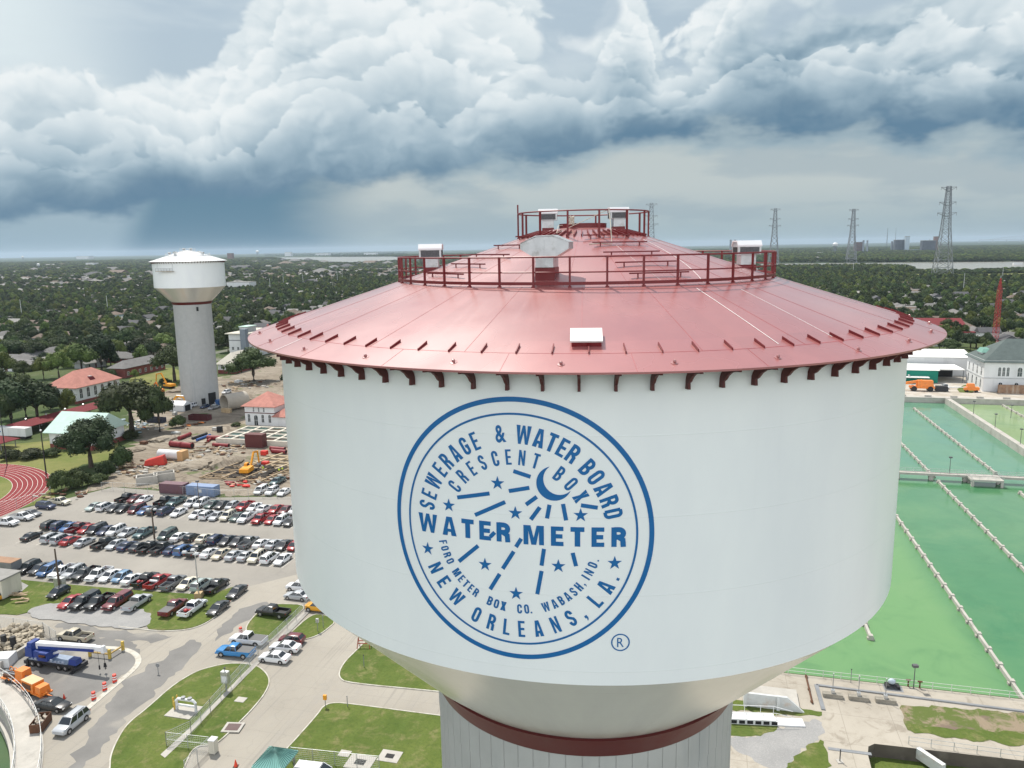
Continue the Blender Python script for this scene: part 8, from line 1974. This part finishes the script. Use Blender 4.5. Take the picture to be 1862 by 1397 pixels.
for p, L, Wd, H in far_h:
    c, s_ = math.cos(GA), math.sin(GA)
    mb.M = Matrix.Translation(p) @ Matrix.Rotation(GA + (math.pi / 2 if rr.random() < .5 else 0), 4, 'Z')
    mb.box(-L / 2, L / 2, -Wd / 2, Wd / 2, 0, H, rr.randrange(3)); hip(mb, L, Wd, H, Wd * .22, .5, 3 + rr.choice((0, 0, 0, 1, 1, 2, 3)), gable=rr.random() < .5)
mb.M = None
tag(mb.build('distant_houses', HM), 'distant roofs scattered through the trees up to the horizon', 'houses', kind='stuff')

# ------------------------------------------------------------------ town trees: the nearest 230 in view one by one, the rest as one wood
hset = {}
for hx, hy in HOUSES + [(t[0].x, t[0].y) for t in far_h]: hset.setdefault((int(hx // 20), int(hy // 20)), []).append((hx, hy))
def near_house(p, r):
    i, j = int(p.x // 20), int(p.y // 20)
    for u in (-1, 0, 1):
        for v in (-1, 0, 1):
            for hx, hy in hset.get((i + u, j + v), ()):
                if (hx - p.x) ** 2 + (hy - p.y) ** 2 < r * r: return True
    return False
pts = []
def clump(p): return .5 + .5 * math.sin(p.x * .021 + 1.3 * math.sin(p.y * .017)) * math.sin(p.y * .026 + 1.7 * math.sin(p.x * .013))
N1 = 36000
for _ in range(N1):
    d = math.sqrt(rr.uniform(230 ** 2, 1650 ** 2)); az_ = R(rr.uniform(-43, 43)); p = Vector((d * math.sin(az_), d * math.cos(az_), 0))
    if in_works(p) or near_house(p, 8.0 if d < 800 else 5.0) or inside(p, RIV1) or inside(p, LEV): continue
    if rr.random() > (.45 + .85 * clump(p)) * (.62 if d < 520 else (.78 if d < 900 else 1.0)): continue
    pts.append((d, p))
pts.sort(key=lambda t: t[0])
ind = []; wood = []
for d, p in pts:
    x, y, dd = PJ(p)
    if len(ind) < 245 and not hidden(x, y - 12) and -30 < x < 1890 and all((p - q[0]).length > 5.5 for q in ind[-60:]): ind.append((p, x, y))
    else: wood.append((p, rr.uniform(.6, 1.1)))
TK = ['elm1', 'oak1', 'dark1', 'elm2', 'oak2', 'dark1', 'oak1']; TD = dict(elm1='light green tall', elm2='light green rounded', oak1='olive spreading', oak2='olive broad', dark1='dark green tall')
gt = {}
for p, x, y in ind:
    k = rr.choice(TK); s_, d_ = zone(x, y); gt.setdefault((k, s_, d_), []).append((p, x, y))
n_ = 0
for (k, s_, d_), l in gt.items():
    l.sort(key=lambda t: t[1])
    for j, (p, x, y) in enumerate(l):
        lb = f'{TD[k]} tree, {ordw(j)} from left in {d_} town {s_}'
        put_tree(k, p, rr.uniform(3.2, 6.2), rr.uniform(6.5, 11.5), lb, rr.uniform(0, 6.28), 'trees of the town beyond the works', parts=True)
for _ in range(46000):
    d = math.sqrt(rr.uniform(1600 ** 2, 7500 ** 2)); az_ = R(rr.uniform(-42, 42)); p = Vector((d * math.sin(az_), d * math.cos(az_), 0))
    if inside(p, RIV1) or inside(p, RIV2) or inside(p, LEV) or near_house(p, 9): continue
    wood.append((p, rr.uniform(1.2, 1.9) + d / 5000))
# denser belts on the far bank of the river
for (x0, x1, y0, y1, n) in ((1380, 1900, 457, 477, 5200), (1420, 1880, 486, 497, 700), (480, 740, 457, 466, 1500), (1380, 1690, 484, 492, 260)):
    for _ in range(n):
        x, y = rr.uniform(x0, x1), rr.uniform(y0, y1); p = G(x, y)
        if not (inside(p, RIV1) or inside(p, RIV2)): wood.append((p, rr.uniform(1.4, 2.0)))
def river_front(p):
    x, y, d = PJ(p); return (470 < x < 760 and 473 < y < 496) or (x > 1660 and 490 < y < 508)
me = bpy.data.meshes.new('woodland'); me.from_pydata([(p.x, p.y, -.3) for p, s in wood], [], [])
at_ = me.attributes.new('tscale', 'FLOAT_VECTOR', 'POINT'); at_.data.foreach_set('vector', [v for p, s in wood for v in (s, s, min(s, 1.0 + .15 * (s - 1)) * (.55 if river_front(p) else 1))])
wo = bpy.data.objects.new('woodland', me); COL.objects.link(wo); tag(wo, 'continuous tree canopy of the town and woods out to the horizon', 'woodland', kind='stuff')
ng = bpy.data.node_groups.new('woodland_scatter', 'GeometryNodeTree')
ng.interface.new_socket('Geometry', in_out='INPUT', socket_type='NodeSocketGeometry'); ng.interface.new_socket('Geometry', in_out='OUTPUT', socket_type='NodeSocketGeometry')
gi = ng.nodes.new('NodeGroupInput'); go = ng.nodes.new('NodeGroupOutput'); m2p = ng.nodes.new('GeometryNodeMeshToPoints'); iop = ng.nodes.new('GeometryNodeInstanceOnPoints'); g2i = ng.nodes.new('GeometryNodeGeometryToInstance')
ng.links.new(gi.outputs[0], m2p.inputs[0]); ng.links.new(m2p.outputs[0], iop.inputs['Points'])
for i, k in enumerate(('f1', 'f2', 'f3', 'f4', 'f5', 'f1')):
    q = wood[0][0] if i == 0 else wood[min(len(wood) - 1, 40 * i)][0]
    # five low-detail trees that also stand in the wood themselves
    if i < 5:
        t = put_tree(k, S(-330 + 14 * i, 345 + 7 * i), 5.2, 9.5, f'{("bushy", "leaning", "pale", "dark", "olive")[i]} green tree behind the dark trees at the left edge', 1.0 * i, parts=False)
        oi = ng.nodes.new('GeometryNodeObjectInfo'); oi.transform_space = 'ORIGINAL'; oi.inputs['Object'].default_value = t; oi.inputs['As Instance'].default_value = True
        ng.links.new(oi.outputs['Geometry'], g2i.inputs[0])
ng.links.new(g2i.outputs[0], iop.inputs['Instance']); iop.inputs['Pick Instance'].default_value = True
ri = ng.nodes.new('FunctionNodeRandomValue'); ri.data_type = 'INT'; ri.inputs['Min'].default_value = 0; ri.inputs['Max'].default_value = 4
ng.links.new(ri.outputs[2], iop.inputs['Instance Index'])
rv = ng.nodes.new('FunctionNodeRandomValue'); rv.data_type = 'FLOAT_VECTOR'; rv.inputs['Min'].default_value = (0, 0, 0); rv.inputs['Max'].default_value = (0, 0, 6.28); ng.links.new(rv.outputs[0], iop.inputs['Rotation'])
na = ng.nodes.new('GeometryNodeInputNamedAttribute'); na.data_type = 'FLOAT_VECTOR'; na.inputs['Name'].default_value = 'tscale'; ng.links.new(na.outputs[0], iop.inputs['Scale'])
ng.links.new(iop.outputs[0], go.inputs[0])
md = wo.modifiers.new('scatter', 'NODES'); md.node_group = ng

# ------------------------------------------------------------------ tall things on the skyline
M_gal = mat('pylon_steel', (.22, .235, .25), .6, metal=.2); M_rmast = mat('mast_red', lin3(170, 40, 44), .5)
def lattice(mb, p0, p1, w0, w1, n, t):
    p0, p1 = Vector(p0), Vector(p1); pr = None
    for i in range(n + 1):
        k = i / n; c = p0.lerp(p1, k); w = w0 + (w1 - w0) * k; q = [c + Vector((x * w / 2, y * w / 2, 0)) for x, y in ((-1, -1), (1, -1), (1, 1), (-1, 1))]
        for j in range(4): mb.bar(q[j], q[(j + 1) % 4], t * .7)
        if pr:
            for j in range(4): mb.bar(pr[j], q[j], t); mb.bar(pr[j], q[(j + 1) % 4], t * .6); mb.bar(pr[(j + 1) % 4], q[j], t * .6)
        pr = q
def pylon(px, ty, H, label, t=.8):
    hz = 466 - .0172 * px; d = (H - CAM_H) * FPX / (hz - ty); b = G(px, hz + CAM_H * FPX / d); s = H / 150
    P = thing('pylon', label, 'pylon', b, R(-12), 'tall power pylons at the river')
    m = MB(); lattice(m, (0, 0, 0), (0, 0, H * .52), 27 * s, 13 * s, 6, t); lattice(m, (0, 0, H * .52), (0, 0, H), 13 * s, 6.0 * s, 8, t * .9); m.build('mast', M_gal, P)
    for k, w in ((.70, 15), (.82, 13), (.985, 12)):
        c = MB()
        for sx in (-1, 1):
            for yy in (-1.6, 1.6): c.bar((0, yy * s, H * k), (sx * w * s, 0, H * k + 1), t * .8); c.bar((0, yy * s, H * k - 6 * s), (sx * w * s, 0, H * k + .5), t * .7)
            c.bar((sx * w * s, 0, H * k + 1), (sx * w * s, 0, H * k - 4 * s), t * .5)
        c.build('crossarm', M_gal, P)
    return P
pylon(1713, 341, 150, 'largest lattice pylon, at right near the river', .95); pylon(1547, 381, 150, 'lattice pylon above the distant chimneys', 1.15); pylon(1406, 380, 150, 'lattice pylon just right of the lower roof railing', 1.0); pylon(1183, 371, 150, 'pale lattice pylon behind the right end of the crown railing', .8)
for px, ty, by, lb, w in ((1290, 394, 446, 'thin lattice radio mast above the right roof slope', 5), (1612, 410, 452, 'thin radio mast left of the power plant', 4), (1627, 408, 452, 'needle mast beside the thin radio mast', 2), (1808, 506, 634, 'red lattice crane mast beyond the pumping station', 3.2)):
    b = G(px, by); h = hfit(b, ty); o = thing('lattice_mast', lb, 'mast', b, R(20)); m = MB()
    if px == 1808: lattice(m, (0, 0, 0), (0, 0, h * .82), 2.4, 1.7, 14, .15); lattice(m, (0, 0, h * .82), (0, 0, h), 1.7, .3, 4, .14); m.build('mast', M_rmast, o); MB().box(-4, 4, -2, 2, .8, 3.4, taper=.2).build('crane_cab', M_rmast, o); MB().box(-4.4, 4.4, -2.4, 2.4, 0, .8).build('tracks', M_black, o); MB().tube([(0, 0, h), (.1, .1, h + 1.4)], .12, 6).build('tip', M_galv, o)
    else: lattice(m, (0, 0, 0), (0, 0, h), w * 1.6, w * .3, 12, 1.0 if w > 2 else .6); m.build('mast', M_gal, o)
def far_box(name, label, cat, px, by, ty, wpx, m_, dpt=1.0, extra=None):
    b = G(px, by); h = hfit(b, ty); w = wpx / FPX * PJ(b)[2]; o = thing(name, label, cat, b, GA)
    MB().box(-w / 2, w / 2, -w * dpt / 2, w * dpt / 2, 0, h).build('wall', m_, o); MB().box(-w / 2 - .4, w / 2 + .4, -w * dpt / 2 - .4, w * dpt / 2 + .4, h, h + max(.6, h * .04)).build('roof', R_lt, o)
    if extra: extra(o, w, h)
    return o
M_plant = mat('plant_dark_steel', (.09, .10, .12), .7, var=.35, scale=.08); M_plantr = mat('plant_brick', (.20, .12, .10), .8, var=.3, scale=.08)
def rig(o, w, h):
    m = MB(); rr2 = random.Random(int(w))
    for i in range(7): x = -w / 2 + w * i / 6; m.bar((x, -w / 2 - 1, 0), (x, -w / 2 - 1, h * rr2.uniform(.8, 1.25)), 1.0)
    for k in range(5): m.bar((-w / 2, -w / 2 - 1, h * (.15 + .2 * k)), (w / 2, -w / 2 - 1, h * (.15 + .2 * k)), .8)
    m.build('steel_frame', M_plant, o)
far_box('power_plant', 'dark steel power plant block left of the pale stack on the skyline', 'power plant', 1636, 459, 437, 20, M_plant, .7, rig); far_box('power_plant', 'dark steel power plant block right of the pale stack', 'power plant', 1686, 459, 438, 22, M_plant, .7, rig)
far_box('power_plant', 'brownish plant block left of the twin chimneys', 'power plant', 1560, 461, 441, 14, M_plantr, .7, rig); far_box('power_plant_tower', 'reddish slab tower at the right end of the power plant', 'tower', 1700, 458, 431, 7, M_plantr); far_box('boiler_stack', 'pale blue boiler stack with blue shed at the power plant', 'stack', 1648, 459, 431, 7, mat('stack_pale', (.40, .48, .54), .6)); far_box('shed', 'light blue shed at the foot of the pale boiler stack', 'shed', 1662, 459, 454, 18, mat('shed_blue', (.30, .45, .55), .6), .6)
for px, ty, by, w, lb in ((1569, 437, 461, 1.8, 'left one of the twin chimneys on the skyline'), (1576, 437, 461, 1.8, 'right one of the twin chimneys on the skyline'), (1328, 436, 462, 2, 'left one of the two stacks behind the roof railing'), (1336, 436, 462, 2, 'right one of the two stacks behind the roof railing'), (1621, 439, 459, 2, 'blue-grey chimney left of the power plant')):
    b = G(px, by); h = hfit(b, ty); r_ = w / FPX * PJ(b)[2]; o = thing('chimney', lb, 'chimney', b); MB().lathe([(r_, 0), (r_ * .85, h), (r_ * .7, h), (.01, h - 1)], 14).build('stack', mat('chimney_grey', (.26, .29, .33), .7), o); MB().lathe([(r_ * .92, h * .9), (r_ * .92, h * .95)], 14).build('band', M_steel, o)
def small_tower(px, ty, by, w, lb, ball=True):
    b = G(px, by); h = hfit(b, ty); r_ = w / FPX * PJ(b)[2] / 2; o = thing('water_tower', lb, 'water tower', b)
    MB().lathe([(.02, h * .62), (r_, h * .70), (r_, h * .88), (r_ * .6, h * .97), (.02, h)], 18).build('tank', M_white, o)
    m = MB(); [m.bar((r_ * .8 * math.cos(a), r_ * .8 * math.sin(a), 0), (r_ * .7 * math.cos(a), r_ * .7 * math.sin(a), h * .68), r_ * .12) for a in (0.8, 2.37, 3.94, 5.5)]; m.tube([(0, 0, 0), (0, 0, h * .65)], r_ * .18, 8); m.build('legs', M_gal, o)
small_tower(1518, 441, 461, 9, 'small white water tower on legs on the right skyline'); small_tower(468.5, 455.5, 465, 6, 'tiny white water tower on the horizon right of the far tower'); small_tower(42, 465.5, 474, 4, 'tiny white water tower on the horizon at far left'); small_tower(71, 479, 492, 5, 'small white water tower among far left trees')
b = G(423, 470); far_box('office_block', 'dark reddish block on the skyline right of the far tower', 'building', 420, 474, 461, 10, M_plantr, .6)
# cantilever bridge at the right horizon
b0, b1 = G(1780, 441.5), G(2010, 437.5); d = b1 - b0; o = thing('bridge', 'long pale truss bridge on the right horizon', 'bridge', b0); m = MB(); n = 46; dk = 46
prev = None
for i in range(n + 1):
    p = d * (i / n); k = i / n; hh = dk + 2 + 62 * max(0, math.sin(min(1, max(0, (k - .08) / .62)) * math.pi)) ** .8
    lo, hi = p + Vector((0, 0, dk)), p + Vector((0, 0, hh)); m.bar(lo, hi, 3)
    if prev: m.bar(prev[0], lo, 7); m.bar(prev[1], hi, 5); m.bar(prev[0], hi, 2.5)
    prev = (lo, hi)
m.build('truss', mat('bridge_grey', (.36, .40, .44), .7), o); m = MB()
for i in range(0, n + 1, 5): p = d * (i / n); m.box(p.x - 6, p.x + 6, p.y - 6, p.y + 6, 0, dk)
m.build('piers', mat('bridge_grey', (0, 0, 0)), o)
# white sheds, hall and ship seen far away
for px, by, ty, w, lb, dp in ((440, 529, 513, 46, 'long low white hall between far tower and red roof', .5), (155, 471, 466, 26, 'long white building on the left horizon', .5), (168, 485, 478, 18, 'white building among far left trees', .6), (525, 466, 459, 12, 'white superstructure of a ship on the far river', .5), (588, 465, 461, 26, 'white sheds on the far river bank, left cluster', .4), (675, 464, 460, 24, 'white sheds on the far river bank, right cluster', .4), (85, 492, 487, 12, 'low reddish building on the far left', .7), (1850, 482, 477, 14, 'pale shed by the river at the right edge', .5), (1490, 464, 459, 10, 'pale tank shed left of the small water tower', .6)):
    far_box('distant_building' if 'ship' not in lb else 'ship', lb, 'building' if 'ship' not in lb else 'ship', px, by, ty, w, M_white if 'reddish' not in lb else M_plantr, dp)
# tall street poles of the town
for px, by, ty, lb in ((492, 535, 506, 'first'), (516, 524, 498, 'second'), (552, 527, 498, 'third'), (614, 519, 493, 'fourth'), (623, 514, 491, 'fifth')):
    b = G(px, by); pole_lamp(b.x, b.y, hfit(b, ty), f'tall pale street pole, {lb} from left before the red roof slope', r=.35, head='none', m=M_galv, group='tall pale street poles')
for px, by, ty, lb in ((41, 584, 545, 'tall pale street pole in the trees at far left'), (197, 573, 538, 'tall pale street pole left of the far tower'), (1751, 537, 497, 'tall pale street pole right of the red roof, below the largest pylon'), (1551, 500, 477, 'tall pale street pole above the right roof slope'), (1645, 497, 479, 'pale pole on the levee left of the largest pylon'), (1822, 513, 484, 'tall pale street pole near the right picture edge'), (212, 655, 630, 'wooden utility pole beside the long brick building')):
    b = G(px, by); pole_lamp(b.x, b.y, hfit(b, ty), lb, r=.3, head='none', m=M_galv, group='tall pale street poles')
# machines in the far yard
o = thing('mobile_crane', 'orange mobile crane with huge tyres beyond the pool', 'crane', G(1678, 711), GA); MB().box(-5, 4, -1.4, 1.4, 1.2, 2.0).box(-2.5, 3.6, -1.3, 1.3, 2.0, 4.4, taper=.3).build('body', M_org, o); MB().bar((-.5, 0, 4.2), (-9, 0, 2.6), .9, .9).build('boom', M_org, o)
w = MB()
for x in (-3.6, 2.4):
    for s in (-1, 1): w.tube([(x, s * 1.0, 1.05), (x, s * 1.7, 1.05)], 1.05, 14)
w.build('wheels', M_tyre, o); MB().box(4.5, 9, -1.3, 1.3, .3, 2.2, taper=.2).build('counterweight', M_black, o)
o = thing('small_crane', 'small orange machine with pale beam in front of the pumping station', 'machine', G(1765, 713), GA); MB().box(-2.4, 2.8, -1.1, 1.1, .8, 2.0).box(-1.6, 1.2, -1.0, 1.0, 2.0, 3.4, taper=.2).build('body', M_org, o); MB().bar((-1, -.5, 2.0), (-10, -.5, 1.7), .3, .3).build('beam', M_white, o)
w = MB(); [w.tube([(x, s * .8, .5), (x, s * 1.15, .5)], .5, 12) for x in (-1.6, 1.8) for s in (-1, 1)]; w.build('wheels', M_tyre, o)
poly_sheet('lawn', [pix([(1740, 708), (1752, 701), (1768, 698), (1775, 707), (1768, 715), (1745, 714)])], .06, M_grass)
o = thing('barrier_blocks', 'pale concrete barrier blocks along the far pool deck', 'barrier', S(40, 322.3, .35), GA); m = MB(); [m.box(x, x + 2.4, -.3, .3, 0, .7) for x in range(-20, 100, 9)]; m.build('blocks', M_conc, o); o['kind'] = 'stuff'
# ------------------------------------------------------------------ the air: far things fade to blue-grey
hz = MB().box(-27000, 27000, -600, 27000, -6.0, 158.0).build('haze', bpy.data.materials.new('haze_air'))
m_ = hz.data.materials[0]; m_.use_nodes = True; nt = m_.node_tree; nt.nodes.clear()
o_ = nt.nodes.new('ShaderNodeOutputMaterial'); v_ = nt.nodes.new('ShaderNodeVolumePrincipled')
v_.inputs['Color'].default_value = (.66, .82, .98, 1); v_.inputs['Density'].default_value = 0.000038; v_.inputs['Anisotropy'].default_value = 0.2
nt.links.new(v_.outputs[0], o_.inputs['Volume']); tag(hz, kind='stuff')
